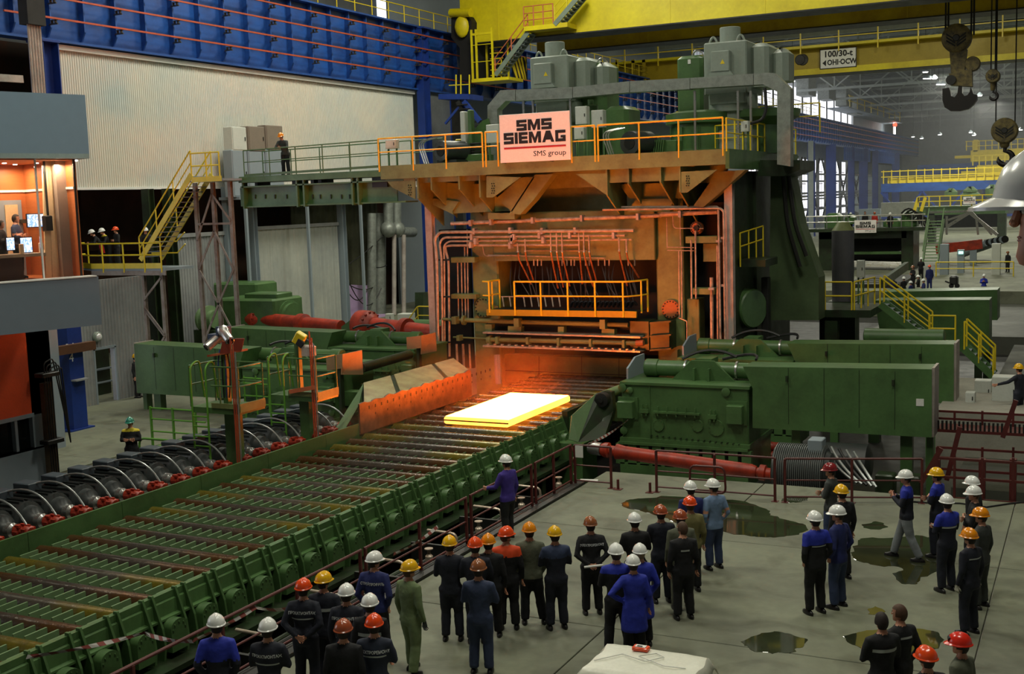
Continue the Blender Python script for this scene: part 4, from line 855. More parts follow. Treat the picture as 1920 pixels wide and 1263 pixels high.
# ---- yellow rails of the platform
def pxrail(name, xs_, Y, z, m_, label, h=1.13, r=.034, group=None, cat='railing'):
    P = [PY(x, 290, Y).x for x in xs_]; t = thing(name, (P[0], Y, z), label, cat, group)
    for x in P: MB().cyl((x, Y, z-.2), (x, Y, z+h), r, n=8).part('post', m_, t)
    for q_, k in ((h, 1.05), (h*.52, .8)): MB().tube([(P[0], Y, z+q_), (P[-1], Y, z+q_)], r*k, 8).part('rail', m_, t)
    return t
YL2 = mat('warm_yellow_rail', (240, 190, 50), .4, var=.12, scale=2)
gp = 'yellow railings of the mill platform'
pxrail('platform_railing', [710, 774, 836, 905], YP, ZP, YL2, 'yellow railing at the front left of the mill platform', group=gp)
pxrail('platform_railing', [911, 934], YP, ZP, YL2, 'short yellow railing just left of the white sign', group=gp)
pxrail('platform_railing', [1072, 1116], YP, ZP, YL2, 'short yellow railing just right of the white sign', group=gp)
pxrail('platform_railing', [1122, 1199, 1273, 1356], YP, ZP, YL2, 'long yellow railing on the right front of the mill platform', group=gp)
t = railing('platform_railing', [(XB+.05, YP, ZP), (XB+.05, yb, ZP)], YEL, 'yellow railing on the right side of the mill platform', gp, h=1.1, step=1.05, r=.03)
railing('platform_railing', [(XB-1.6, YP+4.2, ZP), (XB-.2, YP+4.2, ZP), (XB-.2, YP+6.5, ZP)], YEL, 'inner yellow railing at the right rear of the platform', gp, h=1.1, step=1.2, r=.028)
railing('platform_railing', [(-24.4, YP+3.4, ZP), (-22.8, YP+3.4, ZP), (-22.8, YP+5.2, ZP)], YEL, 'small yellow railing by the dark fan motor on the left', gp, h=1.1, step=1.2, r=.028)
railing('platform_railing', [(-15.8, 47.8, ZP+.8), (-9.9, 47.8, ZP+.8)], YEL, 'rear yellow railing behind the green drums', gp, h=1.1, step=1.1, r=.028)
# ---- sign
def glyph(ch):
    """square block letters on a 10 x 10 field"""
    T = 2.6
    if ch == 'S': return [[(0, 10), (10, 10), (10, 10-T), (T*1.1, 10-T), (T*1.1, 6.2), (10, 6.2), (10, 0), (0, 0), (0, T), (10-T*1.1, T), (10-T*1.1, 3.8), (0, 3.8)]]
    if ch == 'I': return [[(0, 0), (2.9, 0), (2.9, 10), (0, 10)]]
    if ch == 'E': return [[(0, 0), (9, 0), (9, T), (2.9, T), (2.9, 3.8), (8.6, 3.8), (8.6, 6.2), (2.9, 6.2), (2.9, 10-T), (9, 10-T), (9, 10), (0, 10)]]
    if ch == 'M': return [[(0, 0), (2.8, 0), (2.8, 6), (5.2, 0), (6.8, 0), (9.2, 6), (9.2, 0), (12, 0), (12, 10), (8.4, 10), (6, 4.3), (3.6, 10), (0, 10)]]
    if ch == 'A': return [[(0, 0), (2.9, 0), (3.6, 2.2), (8.2, 2.2), (8.9, 0), (11.8, 0), (8, 10), (3.8, 10)]]
    if ch == 'G': return [[(0, 0), (10, 0), (10, 5.4), (5.2, 5.4), (5.2, 3.4), (7.2, 3.4), (7.2, T), (2.9, T), (2.9, 10-T), (10, 10-T), (10, 10), (0, 10)]]
GW = {'S': 10, 'I': 2.9, 'E': 9, 'M': 12, 'A': 11.8, 'G': 10}
INK = mat('black_ink', (22, 20, 22), .6, var=0); REDI = mat('red_ink', (170, 30, 36), .6, var=0); SIGNW = mat('sign_white', (236, 230, 226), .5, var=.03)
def block_text(s_, parent, c, width, height, Y, name='lettering'):
    tot = sum(GW[k] for k in s_)+1.1*(len(s_)-1); x = -tot/2
    for k in s_:
        for poly in glyph(k): MB().prism([(c.x+(x+p[0])*width/tot, c.z+(p[1]-5)*height/10) for p in poly], 'y', Y-.012, Y).part(name, INK, parent, smooth=False)
        x += GW[k]+1.1
def mill_sign(c0, c1, Y, label, name='mill_sign'):
    """c0 upper left, c1 lower right pixel; upright board"""
    a, b = PY(c0[0], c0[1], Y), PY(c1[0], c1[1], Y); w_, h = b.x-a.x, a.z-b.z; cx, cz = (a.x+b.x)/2, (a.z+b.z)/2
    t = thing(name, (cx, Y, b.z), label, 'sign')
    bd = MB().bbox(a.x, b.x, Y, Y+.06*w_/2.6, b.z, a.z, .01).part('board', SIGNW, t, smooth=False)
    block_text('SMS', bd, Vector((cx, Y, cz+h*.26)), w_*.50, h*.225, Y)
    block_text('SIEMAG', bd, Vector((cx, Y, cz+h*.0)), w_*.88, h*.235, Y)
    MB().box(cx-w_*.44, cx+w_*.44, Y-.012, Y, cz-h*.222, cz-h*.185).part('red_line', REDI, bd)
    place_text('SMS group', bd, (cx+w_*.21, Y-.002, cz-h*.345), h*.155, INK, (1, 0, 0), (0, 0, 1), depth=.005, bold=.0, sx=1.12)
    return t
t = mill_sign((935.5, 216), (1070, 299), YP-.3, 'big white sign reading SMS SIEMAG on the mill platform')
for dx in (-1, 1): MB().box(-19.4+dx*1.0-.03, -19.4+dx*1.0+.03, YP-.25, YP+.1, 9.4, 9.5).box(-19.4+dx*1.0-.03, -19.4+dx*1.0+.03, YP-.25, YP, 8.9, 9.4).part('bracket', DARK, t)
# ---- drives on top of the mill
def drive(px0, py0, px1, py1, cyl, boxr, Y, label):
    a, b = PY(px0, py0, Y), PY(px1, py1, Y); t = thing('drive_motor', ((a.x+b.x)/2, Y+1, ZP), label, 'motor', 'grey vertical drive motors')
    MB().bbox(a.x, b.x, Y, Y+2.3, b.z-.6, a.z, .05).part('housing', GREYM, t)
    c0, c1 = PY(cyl[0], cyl[1], Y+1.1), PY(cyl[2], cyl[3], Y+1.1); r_ = (c1.x-c0.x)/2
    MB().lathe(((c0.x+c1.x)/2, Y+1.1, a.z-.05), (0, 0, 1), [(0, r_), (c0.z-a.z, r_), (c0.z-a.z+.02, r_*.94)], 24).part('air_outlet', GREYM, t)
    e, f = PY(boxr[0], boxr[1], Y), PY(boxr[2], boxr[3], Y); MB().bbox(e.x, f.x, Y-.35, Y, f.z, e.z, .03).part('terminal_box', GREYM, t)
    MB().prism([(e.x-.15, f.z-.18), (f.x+.15, f.z-.18), (f.x, f.z), (e.x, f.z)], 'y', Y-.3, Y).part('box_bracket', GREYM, t)
    c = PY((boxr[0]+boxr[2])/2, (boxr[1]+boxr[3])/2, Y-.36); MB().add([c+Vector((-.09, 0, -.08)), c+Vector((.09, 0, -.08)), c+Vector((0, 0, .09)), c+Vector((-.09, .02, -.08)), c+Vector((.09, .02, -.08)), c+Vector((0, .02, .09))], [(0, 1, 2), (5, 4, 3), (0, 3, 4, 1), (1, 4, 5, 2), (2, 5, 3, 0)]).part('warning_plate', YEL, t, 'yellow warning triangle')
    for x in (a.x+.3, b.x-.3): MB().tube(arc((x-.15, Y+.3, a.z), (x, Y+.3, a.z+.45), (x+.15, Y+.3, a.z), 8), .045, 6).part('lifting_eye', GREYM, t)
    MB().bbox(b.x, b.x+.7, Y+.5, Y+2.4, b.z-.4, a.z-.1, .15).part('cooler', GREYM, t)
    MB().bbox(b.x+.7, b.x+1.35, Y+.9, Y+2.2, b.z-.2, a.z-.3, .2).part('cooler', GREYM, t)
    MB().lathe(((a.x+b.x)/2, Y+1.1, ZP), (0, 0, 1), [(0, 1.0), (.9, 1.0), (.95, .75), (1.6, .75), (1.65, .95), (b.z-.6-ZP, .95)], 24).part('bell_housing', GREYM, t)
    MB().bbox(a.x+.15, b.x-.1, Y+.1, Y+2.0, PY(px0, 172 if px0 > 1200 else 190, Y).z-.5, PY(px0, 172 if px0 > 1200 else 187, Y).z+.05, .05).part('lower_box', GREYM, t)
    return t
drive(993, 108, 1066, 160, (1023, 80, 1058, 108), (1006, 121, 1040, 156), 45.2, 'grey vertical drive motor left of centre above the white sign')
drive(1319, 81, 1400, 142, (1350, 52, 1388, 80), (1337, 98, 1372, 133), 45.2, 'grey vertical drive motor at the upper right of the mill')
def gbox(px0, py0, px1, py1, Y, d, label, name='green_gear_box'):
    a, b = PY(px0, py0, Y), PY(px1, py1, Y); t = thing(name, ((a.x+b.x)/2, Y+d/2, ZP), label, 'gearbox', 'green gear units on the mill platform')
    MB().bbox(a.x, b.x, Y, Y+d, ZP, a.z, .12).part('casing', GREEN, t); MB().bbox(a.x-.08, b.x+.08, Y-.08, Y+d+.08, ZP, ZP+.25, .04).part('base_flange', GREEN, t)
    MB().tube(arc((b.x-.5, Y+.3, a.z), (b.x-.3, Y+.3, a.z+.5), (b.x+.1, Y+.3, a.z-.2), 8), .035, 6).part('hose', STEEL, t)
    c = PY(px0+(px1-px0)*.5, py0+8, Y-.01); MB().bbox(c.x-.06, c.x+.06, Y-.03, Y, c.z-.12, c.z+.05, .005).part('name_plate', WHITE, t)
    return t
gbox(1083, 121, 1136, 158, 46.5, 1.6, 'green cabinet-shaped gear unit right of the left drive motor')
gbox(1268, 106, 1317, 146, 46.5, 1.6, 'green cabinet-shaped gear unit left of the right drive motor')
t = thing('green_screwdown_drum', PY(1230, 290, 44.5), 'big round green screw-down housing on the right of the platform', 'gearbox', 'round green housings on the mill platform')
c = PY(1300, 212, 45.2); MB().lathe((c.x, 45.9, ZP), (0, 0, 1), [(0, 1.25), (.2, 1.25), (.25, 1.1), (1.2, 1.1), (1.25, 1.3), (c.z-ZP, 1.3), (c.z-ZP+.1, .9)], 28).part('drum', GREEN, t)
for k in range(10): a = PI*k/5; p = Vector((c.x+1.16*math.cos(a), 45.9+1.16*math.sin(a), ZP)); MB().box(p.x-.03, p.x+.03, p.y-.03, p.y+.03, ZP, ZP+1.1).part('rib', GREEN, t)
t = thing('green_screwdown_drum', PY(1390, 290, 46), 'green funnel-shaped housing under the right drive motor', 'gearbox', 'round green housings on the mill platform')
c = PY(1385, 205, 45.8); MB().lathe((c.x+.4, 47.2, ZP), (0, 0, 1), [(0, .9), (1.1, 1.0), (1.4, 1.6), (1.6, 1.65), (1.7, 1.65)], 26).part('drum', GREEN, t)
t = thing('green_screwdown_drum', PY(1115, 290, 44.5), 'green valve block with pipes right of the white sign', 'gearbox', 'round green housings on the mill platform')
a, b = PY(1132, 200, 44.6), PY(1178, 290, 44.6); MB().bbox(a.x, b.x, 44.6, 46.2, ZP, a.z, .15).part('casing', GREEN, t)
MB().prism([(b.x-.3, ZP+.9), (b.x+.9, ZP+.9), (b.x+.9, ZP), (b.x-.3, ZP)], 'y', 44.8, 46.0).part('casing', GREEN, t)
c = PY(1100, 190, 45); MB().lathe((c.x, 45.4, ZP), (0, 0, 1), [(0, .5), (1.9, .5), (2.0, .3), (2.2, .3), (2.25, .12), (2.45, .12)], 18).part('valve_column', GREEN, t)
# cabinets
def cabinet(px0, py0, px1, py1, Y, d, label, leg=True, zf=None, m_=BOXG, group='grey control boxes on the mill platform'):
    a, b = PY(px0, py0, Y), PY(px1, py1, Y); zf = ZP if zf is None else zf; t = thing('control_box', ((a.x+b.x)/2, Y+d/2, zf), label, 'control box', group)
    MB().bbox(a.x, b.x, Y, Y+d, b.z, a.z, .015).part('enclosure', m_, t); dr = MB().box(a.x+.03, b.x-.03, Y-.012, Y, b.z+.03, a.z-.03).part('door', m_, t); MB().box(b.x-.09, b.x-.06, Y-.03, Y-.01, (a.z+b.z)/2-.06, (a.z+b.z)/2+.06).part('handle', DARK, dr)
    if leg:
        for x in (a.x+.05, b.x-.05): MB().box(x-.03, x+.03, Y+d/2-.03, Y+d/2+.03, zf, b.z).part('leg', GREEN, t)
    return t
cabinet(1078, 200, 1100, 232, 43.4, .35, 'grey control box, upper left of the two right of the white sign')
cabinet(1108, 207, 1131, 238, 43.6, .35, 'grey control box, right-hand one of the two right of the white sign')
cabinet(911, 234, 936, 267, 43.2, .35, 'grey control box just left of the white sign')
cabinet(722, 262, 742, 278, 41.5, .3, 'pinkish grey control box at the left end of the platform')
cabinet(1389, 227, 1403, 246, 43.0, .3, 'small grey control box at the right end of the platform')
cabinet(1076, 239, 1095, 260, 42.4, .3, 'low grey control box directly right of the white sign')
# fan motors
def fan(px, py, r, Y, L_, label):
    c = PY(px, py, Y); t = thing('fan_motor', (c.x, Y, ZP), label, 'motor', 'dark fan motors on the mill platform')
    MB().lathe(c, (.25, 1, 0), [(0, r*.5), (.02, r*.95), (.1, r), (L_*.9, r), (L_, r*.7)], 24).part('motor_body', MOTD, t); MB().lathe(c-Vector((0, .03, 0)), (.25, 1, 0), [(0, r*.5), (.06, r*.55)], 18).part('fan_inlet', BLACK, t)
    MB().box(c.x-.3, c.x+.6, Y+.2, Y+L_*.8, ZP, c.z-r*.85).part('motor_foot', MOTD, t)
    for k in range(3): MB().tube(round_path([c+Vector((-.2-.12*k, .1, r+.12)), c+Vector((-r-.45-.1*k, 0, r+.0)), c+Vector((-r-.15-.1*k, 0, -.5)), c+Vector((-r-.2, 0, -r-.1))], .3), .028, 6).part('cable', STEEL, t)
fan(826, 283, .42, 42.2, 1.5, 'dark round fan motor at the left of the platform, silver cables over it')
fan(1180, 268, .46, 42.4, 1.4, 'dark round fan motor on the platform right of the sign')
t = thing('green_valve_frame', PY(885, 305, 43.4), 'green upright valve frame with pale duct left of the sign', 'valve frame')
PB(MB(), 862, 209, 874, 300, 43.6, .3).part('cable_duct', BOXG, t); PB(MB(), 876, 206, 886, 300, 43.6, .3).part('upright', GREEN, t); PB(MB(), 868, 290, 905, 300, 43.3, 1.0).part('base', GREEN, t)
for k in range(5): PB(MB(), 880, 268+k*5, 903, 270+k*5, 43.5, .3).part('valve_block', DARK, t)
PP(MB(), [(886, 246), (905, 226), (915, 222), (920, 240), (905, 300), (890, 300)], 44.2, .5).part('casting', GREEN, t)
t = thing('gear_unit', PY(1245, 290, 43.4), 'low green coupling unit with slats behind the right railing', 'gearbox')
for k in range(8): PP(MB(), [(1215+k*4, 262), (1217+k*4, 262), (1214+k*4, 288), (1212+k*4, 288)], 43.3, .7).part('cooling_fin', GREEN, t)
PB(MB(), 1212, 265, 1268, 290, 43.5, .8).part('casing', GREEN, t)
# overhead cable duct
du = thing('cable_duct', PY(1200, 160, 44.6), 'long grey galvanised duct spanning over the drives, bent down at both ends', 'duct')
YD = 44.3
for pts in ([(967, 168), (1073, 163), (1073, 184), (967, 189)], [(1074, 163), (1180, 152), (1180, 173), (1074, 183)], [(1181, 152), (1293, 146), (1293, 167), (1181, 173)], [(1294, 146), (1412, 138), (1412, 159), (1294, 166)], [(1413, 138), (1437, 136), (1431, 158), (1413, 159)], [(966, 168), (938, 169), (914, 198), (914, 218), (932, 218), (932, 205), (948, 189), (966, 189)]):
    PP(MB(), pts, YD, .5).part('duct_section', GALV, du, smooth=False)
PP(MB(), [(1437, 136), (1452, 137), (1482, 166), (1457, 172), (1431, 158)], YD, .5).part('duct_section', GALV, du, smooth=False); PP(MB(), [(1482, 166), (1482, 312), (1457, 308), (1457, 172)], YD, .5).part('duct_section', GALV, du, smooth=False)
PP(MB(), [(914, 218), (933, 218), (933, 302), (914, 304)], YD, .5).part('duct_section', GALV, du, smooth=False)
for x in (980, 998, 1068, 1302, 1383, 1407): a = PY(x, 170, YD+.2); MB().box(a.x-.04, a.x+.04, YD+.2, YD+.28, ZP, a.z).part('support', STEEL, du)
PT(MB(), [(1434, 165), (1437, 205), (1430, 225), (1405, 232)], YD-.1, .06, 8, .2).part('hose', BHOSE, du)
# ---- right flank of the stand
MB().box(-12.06, -11.98, 42.6, 46.4, -1.9, 8.3).part('slab_light_blocker', GREEN_D, ml)  # added plate, keeps the slab light off the buttress
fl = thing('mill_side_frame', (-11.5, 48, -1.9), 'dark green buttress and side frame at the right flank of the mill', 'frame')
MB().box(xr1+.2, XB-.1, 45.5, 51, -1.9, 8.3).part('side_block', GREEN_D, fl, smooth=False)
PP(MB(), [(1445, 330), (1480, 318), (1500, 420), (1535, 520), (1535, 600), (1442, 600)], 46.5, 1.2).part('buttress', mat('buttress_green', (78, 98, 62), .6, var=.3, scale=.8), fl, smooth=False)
PP(MB(), [(1425, 300), (1500, 300), (1500, 318), (1470, 330), (1420, 330)], 45.0, 2.5).part('bracket', GREEN_D, fl, smooth=False)
for pts in ([(1468, 325), (1476, 420), (1500, 500)], [(1478, 322), (1490, 420), (1512, 480)]): PT(MB(), pts, 45.9, .08, 8, .5).part('cable_conduit', DARK, fl)
PB(MB(), 1427, 520, 1441, 640, 44.5, .4).part('column', DARK, fl)
c = PY(1407, 578, 44.0); MB().lathe(c, (.9, -.45, 0), [(-.5, .75), (.15, .75), (.2, .7)], 26).part('spindle_disc', GREEN, fl)
PB(MB(), 1386, 486, 1436, 500, 43.2, 1.8).part('side_landing', GREEN_D, fl)
tt = thing('side_railing', PY(1388, 498, 43.2), 'small green-yellow railing on the landing right of the mill', 'railing'); 
for x, Y in ((1388, 43.2), (1404, 43.9), (1418, 44.5), (1431, 45.1)):
    c = PY(x, 490-(x-1388)*.35, Y); MB().cyl((c.x, Y, c.z-.2), (c.x, Y, c.z+1.05), .03, n=8).part('post', YEL, tt)
for h in (1.05, .55): MB().tube([PY(x, 490-(x-1388)*.35, Y)+Vector((0, 0, h)) for x, Y in ((1388, 43.2), (1404, 43.9), (1418, 44.5), (1431, 45.1))], .03, 6).part('rail', YEL, tt)
# ================================================================ left side: stairs, balcony, control room
YN, YFAR = 39.8, 41.1
def stairs_yellow():
    t = thing('access_stairs', PY(345, 420, YN), 'steep yellow stairs rising from the balcony to the bridge', 'stairs')
    top, bot = PY(397, 327, YFAR), PY(302, 484, YFAR); topn = Vector((top.x, YN, top.z)); botn = Vector((bot.x, YN, bot.z))
    MB().bar(top, bot, .04, .24).part('stringer', YEL, t, smooth=False); MB().bar(topn, botn, .04, .24).part('stringer', YEL, t, smooth=False)
    n = 17
    for k in range(n): p = top.lerp(bot, (k+.5)/n); MB().box(p.x-.15, p.x+.15, YN+.03, YFAR-.03, p.z, p.z+.03).part('step', GREYP, t, smooth=False)
    for (a, b, Y) in ((top, bot, YFAR), (topn, botn, YN)):
        for h, r_ in ((1.0, .035), (.5, .028)): MB().tube([a+Vector((0, 0, h)), b+Vector((0, 0, h))], r_, 8).part('handrail', YEL, t)
        for k in range(4): p = a.lerp(b, k/3); MB().cyl(p, p+Vector((0, 0, 1.0)), .03, n=8).part('post', YEL, t)
    return top, bot
st, sbm = stairs_yellow(); ZL = st.z+.1
xT = PY(397, 327, YFAR).x; xR = PY(450, 330, YP).x
t = thing('stair_landing', (xT, YP, ZL), 'small landing with yellow railing at the head of the stairs', 'landing')
MB().box(xT, xR+.1, YN, YP+1.4, 8.72, 8.82).part('deck', GREYP, t); MB().box(xT, xR, YN-.02, YN, 8.7, 8.92).part('toe_board', YEL, t)
for x in (xT, (xT+xR)/2, xR-.1): MB().cyl((x, YN, 8.8), (x, YN, 9.92), .034, n=8).part('post', YEL, t)
for h in (9.92, 9.38): MB().tube([(xT, YN, h), (xR-.1, YN, h)], .034, 8).part('rail', YEL, t)
# support tower
TW = mat('tower_grey_primer', (150, 140, 132), .55, var=.3, scale=2, col2=(118, 98, 88))
def tower(legs, Y, z0, z1, label, name='stair_tower', braces=()):
    t = thing(name, (legs[0], Y, z0), label, 'tower', 'braced towers under the stairs')
    for x in legs: MB().ibeam((x, Y, z0), (x, Y, z1), .16, .16, .02).part('leg', TW, t)
    for (x0, z0_, x1, z1_) in braces: MB().bar((x0, Y-.1, z0_), (x1, Y-.1, z1_), .04, .09).part('brace', TW, t)
    return t
la, lb, lc = PY(378, 450, YP).x, PY(411, 450, YP).x, PY(443, 450, YP).x
zt_ = 8.7
tower([la, lb, lc], YP-.2, 0, zt_, 'tall braced steel tower under the stair head', braces=[(lb, 8.2, la, 6.2), (lb, 8.2, lc, 7.0), (la, 6.9, lc, 6.9), (lb, 6.6, la, 4.9), (lb, 6.6, lc, 4.9), (la, 4.9, lb, 3.4), (lc, 4.9, lb, 3.4), (lb, 3.4, la, 1.6), (lb, 3.4, lc, 1.8)])
# balcony
A_ = [PY(152, 482, YN+1.2), PY(172, 509, YN), PY(300, 496, YN)]; ZB = (A_[1].z+A_[2].z)/2
bl = thing('yellow_balcony', (A_[1].x, YN, ZB), 'yellow railed balcony beside the control room where four men stand', 'balcony')
xl, xr, xq = A_[1].x, A_[2].x+.3, A_[0].x-.25
MB().prism([(xl, YN), (xr, YN), (xr, YFAR+.5), (xq, YFAR+.5), (xq, YN+1.2)], 'z', ZB-.12, ZB).part('deck', GREYP, bl); 
MB().bar((xl, YN, ZB-.22), (xr, YN, ZB-.22), .06, .2).part('edge_beam', TW, bl)
pl = [(xq, YN+1.2), (xl, YN), (xr-.2, YN)]
for i in range(2):
    a, b = Vector(pl[i]+(ZB,)), Vector(pl[i+1]+(ZB,)); MB().bar(a+Vector((0, 0, .1)), b+Vector((0, 0, .1)), .02, .24).part('toe_board', YEL, bl, smooth=False)
for x in (PY(194, 500, YN).x, PY(233, 500, YN).x, PY(272, 500, YN).x, xr-.2): MB().cyl((x, YN-.02, ZB-.2), (x, YN-.02, ZB+1.1), .036, n=8).part('post', YEL, bl)
for p in (pl[0], (xq, YN+1.9)): MB().cyl((p[0], p[1], ZB-.2), (p[0], p[1], ZB+1.1), .036, n=8).part('post', YEL, bl)
for h in (1.1, .58): MB().tube([(xq, YFAR+.4, ZB+h), (xq, YN+1.2, ZB+h), (xl, YN, ZB+h), (xr-.2, YN, ZB+h)], .034, 8).part('rail', YEL, bl)
for h in (1.1, .58): MB().tube([(xl+1.6, YFAR+.4, ZB+h), (xr-.8, YFAR+.4, ZB+h), (xr-.3, YFAR+.4, ZB+h+.4)], .03, 8).part('rail', YEL, bl)
l1, l2 = PY(272, 560, YN+.2).x, PY(307, 560, YN+.2).x
tower([l1, l2], YN+.2, 0, ZB-.1, 'braced steel legs under the right end of the yellow balcony', braces=[(l2, 4.6, l1, 3.6), (l1, 3.3, l2, 2.1), (l1, 3.2, l2, 2.0), (l2, 2.0, l1, .6)])
for k, px in enumerate((290, 328)):
    p = PY(px, 560, 43.5+k); o = thing('green_hall_post', (p.x, p.y, 0), 'dark green steel post behind the yellow balcony, %s one' % ('left', 'right')[k], 'column', 'dark green posts'); MB().ibeam((p.x, p.y, 0), (p.x, p.y, 8.6), .45, .4, .04).part('shaft', GREEN_D, o); MB().box(p.x-.3, p.x+.3, p.y-.3, p.y+.3, 0, .04).part('base_plate', GREEN_D, o)
# white crates and cabinets behind the bridge
def crate(px0, py0, px1, py1, x, label, m_):
    a, b = PX(px0, py0, x), PX(px1, py1, x); b.z = 8.15 if py1 > 300 else b.z; a.z += .09 if py1 > 300 else 0; o = thing('switch_cabinet', (x, (a.y+b.y)/2, b.z), label, 'cabinet', 'cabinets behind the bridge')
    MB().bbox(x-.6, x, a.y, b.y, b.z, a.z, .03).part('enclosure', m_, o, smooth=False); dr = MB().box(x, x+.02, a.y+.06, b.y-.06, b.z+.06, a.z-.06).part('door', m_, o, smooth=False)
    MB().box(x+.02, x+.06, b.y-.2, b.y-.16, (a.z+b.z)/2-.1, (a.z+b.z)/2+.1).part('handle', DARK, dr)
TAUPE = mat('taupe_cabinet', (128, 118, 106), .5, var=.1)
Xc = XW+1.2
gal = thing('rear_gallery', (XW+.6, 55, 8.5), 'grey rear gallery deck behind the bridge carrying the cabinets', 'gallery')
MB().box(XW, XW+1.4, 50, 62, 8.0, 8.15).part('deck', GREYP, gal)
for y in (50.5, 56, 61.5): MB().box(XW+1.2, XW+1.35, y, y+.15, 0, 8.0).part('post', GREYP, gal)
crate(434, 237, 464, 283, Xc, 'pale grey cabinet at the left of the cabinet row behind the bridge', BOXG); crate(465, 236, 498, 283, Xc+.05, 'taupe cabinet in the middle of the row behind the bridge', TAUPE); crate(498, 234, 532, 281, Xc+.02, 'taupe cabinet behind the man on the bridge', TAUPE)
crate(434, 284, 465, 323, Xc, 'lower pale cabinet at the left behind the bridge railing', GREYP); crate(465, 284, 498, 322, Xc, 'lower grey cabinet in the middle behind the bridge railing', GREYP); crate(498, 283, 532, 322, Xc, 'lower grey cabinet beside the legs of the man on the bridge', GREYP)
# ---------------------------------------------------------------- control room
AN = math.radians(17); DD = Vector((math.sin(AN), math.cos(AN), 0)); NN = Vector((-math.cos(AN), math.sin(AN), 0))   # along facade (away), inward
v = ray(168, 295); kk = 32/math.hypot(v.x, v.y); C0 = Vector((v.x*kk, v.y*kk, 0))
CM = Matrix(((DD.x, NN.x, 0, C0.x), (DD.y, NN.y, 0, C0.y), (0, 0, 1, 0), (0, 0, 0, 1)))
def PF(px, py, off=0.0):
    """pixel -> local (t, off, z) of the plane 'off' metres behind the facade"""
    r = ray(px, py); o = C0+NN*off; s_ = (o.x*NN.x+o.y*NN.y)/(r.x*NN.x+r.y*NN.y); p = Vector((r.x*s_, r.y*s_, CAMZ+r.z*s_)); q = p-C0
    return Vector((q.x*DD.x+q.y*DD.y, off, p.z))
def NB(): q = MB(); q.X = CM; return q
zu1, zu0 = PF(163, 178).z, PF(167, 297).z; zl1, zl0 = PF(170, 519).z, PF(175, 610).z
cr = thing('control_room', (C0.x, C0.y, zl0), 'overhanging control cabin with warm lit wooden interior behind glass', 'control room')
FASC = mat('blue_grey_fascia', (124, 150, 168), .45, var=.06, scale=.3, fine=.05); FASC2 = mat('grey_fascia_lower', (110, 124, 136), .5, var=.08, scale=.3, fine=.05)
WOOD = mat('warm_wood_panel', (182, 104, 52), .5, var=.12, scale=3, streak=.15, fine=.1)
NB().box(-10, 0, 0, .12, zu0+.12, zu1).part('upper_fascia', FASC, cr, smooth=False); NB().box(-10, 0, .0, .16, zu0, zu0+.12).part('fascia_trim', mat('pale_teal_trim', (150, 172, 170), .45), cr)
NB().box(-10, -.12, .12, 5, zu1-.1, zu1).part('roof', GREYP, cr); NB().box(-.12, 0, .12, 5, zu0, zu1).part('end_fascia', FASC, cr)
NB().box(-10, 0, 0, .12, zl0, zl1).part('lower_fascia', FASC2, cr, smooth=False); NB().box(-10, 0, .12, 5, zl0, zl0+.1).box(-.12, 0, .12, 5, zl0, zl1).part('underside', FASC2, cr)
NB().box(-10, -.05, -.02, .35, zl1, zl1+.03).part('sill', WHITE, cr)
gx = PF(146, 420, .35).x
NB().box(-10, gx, .35, 5, zu0-.02, zu0+.05).part('ceiling_panel', WOOD, cr)
NB().box(-10, gx, .2, 5, zl1-.1, zl1).part('floor_panel', WOOD, cr)
back = 3.2
NB().box(-10, gx+.2, back, back+.1, zl1, zu0).part('wood_wall', WOOD, cr); NB().box(gx+.15, gx+.2, .4, back, zl1, zl1+.02).part('threshold', WOOD, cr)
zst = PF(40, 358, back-.03).z
NB().box(-10, gx+.1, back-.03, back, zst-.03, zst+.03).part('wall_stripe', WHITE, cr)
a, b = PF(8, 384, back-.05), PF(38, 460, back-.05); NB().box(a.x-.15, b.x+.12, back-.05, back, zl1, a.z+.12).part('door_frame', GREYP, cr); NB().box(a.x, b.x, back-.08, back-.05, zl1, a.z).part('door', mat('cream_door', (226, 196, 150), .5), cr)
GLS = bpy.data.materials.new('clear_glass'); GLS.use_nodes = True; nt = GLS.node_tree
for n_ in list(nt.nodes): nt.nodes.remove(n_)
o_ = nt.nodes.new('ShaderNodeOutputMaterial'); mx = nt.nodes.new('ShaderNodeMixShader'); tr = nt.nodes.new('ShaderNodeBsdfTransparent'); gl = nt.nodes.new('ShaderNodeBsdfGlossy'); gl.inputs['Roughness'].default_value = .02
fr = nt.nodes.new('ShaderNodeFresnel'); fr.inputs[0].default_value = 1.45; nt.links.new(fr.outputs[0], mx.inputs[0]); nt.links.new(tr.outputs[0], mx.inputs[1]); nt.links.new(gl.outputs[0], mx.inputs[2]); nt.links.new(mx.outputs[0], o_.inputs[0])
ms = [PF(73, 400, .35).x]
for (u, v_) in ((-9.9, ms[0]-.03), (ms[0]+.03, gx-.02)): NB().box(u, v_, .35, .36, zl1, zu0).part('window_pane', GLS, cr)
NB().box(ms[0]-.02, ms[0]+.02, .33, .38, zl1, zu0).part('mullion', WHITE, cr); NB().box(gx-.02, gx+.02, .33, .38, zl1, zu0).part('mullion', DARK, cr)
NB().box(gx, gx+.08, .4, back, zl1, zu0).part('end_wall', WOOD, cr)
NB().box(gx-.03, gx, .4, back, zst-.03, zst+.03).part('wall_stripe', WHITE, cr)
BEI = mat('beige_blind', (232, 204, 160), .6, var=.05)
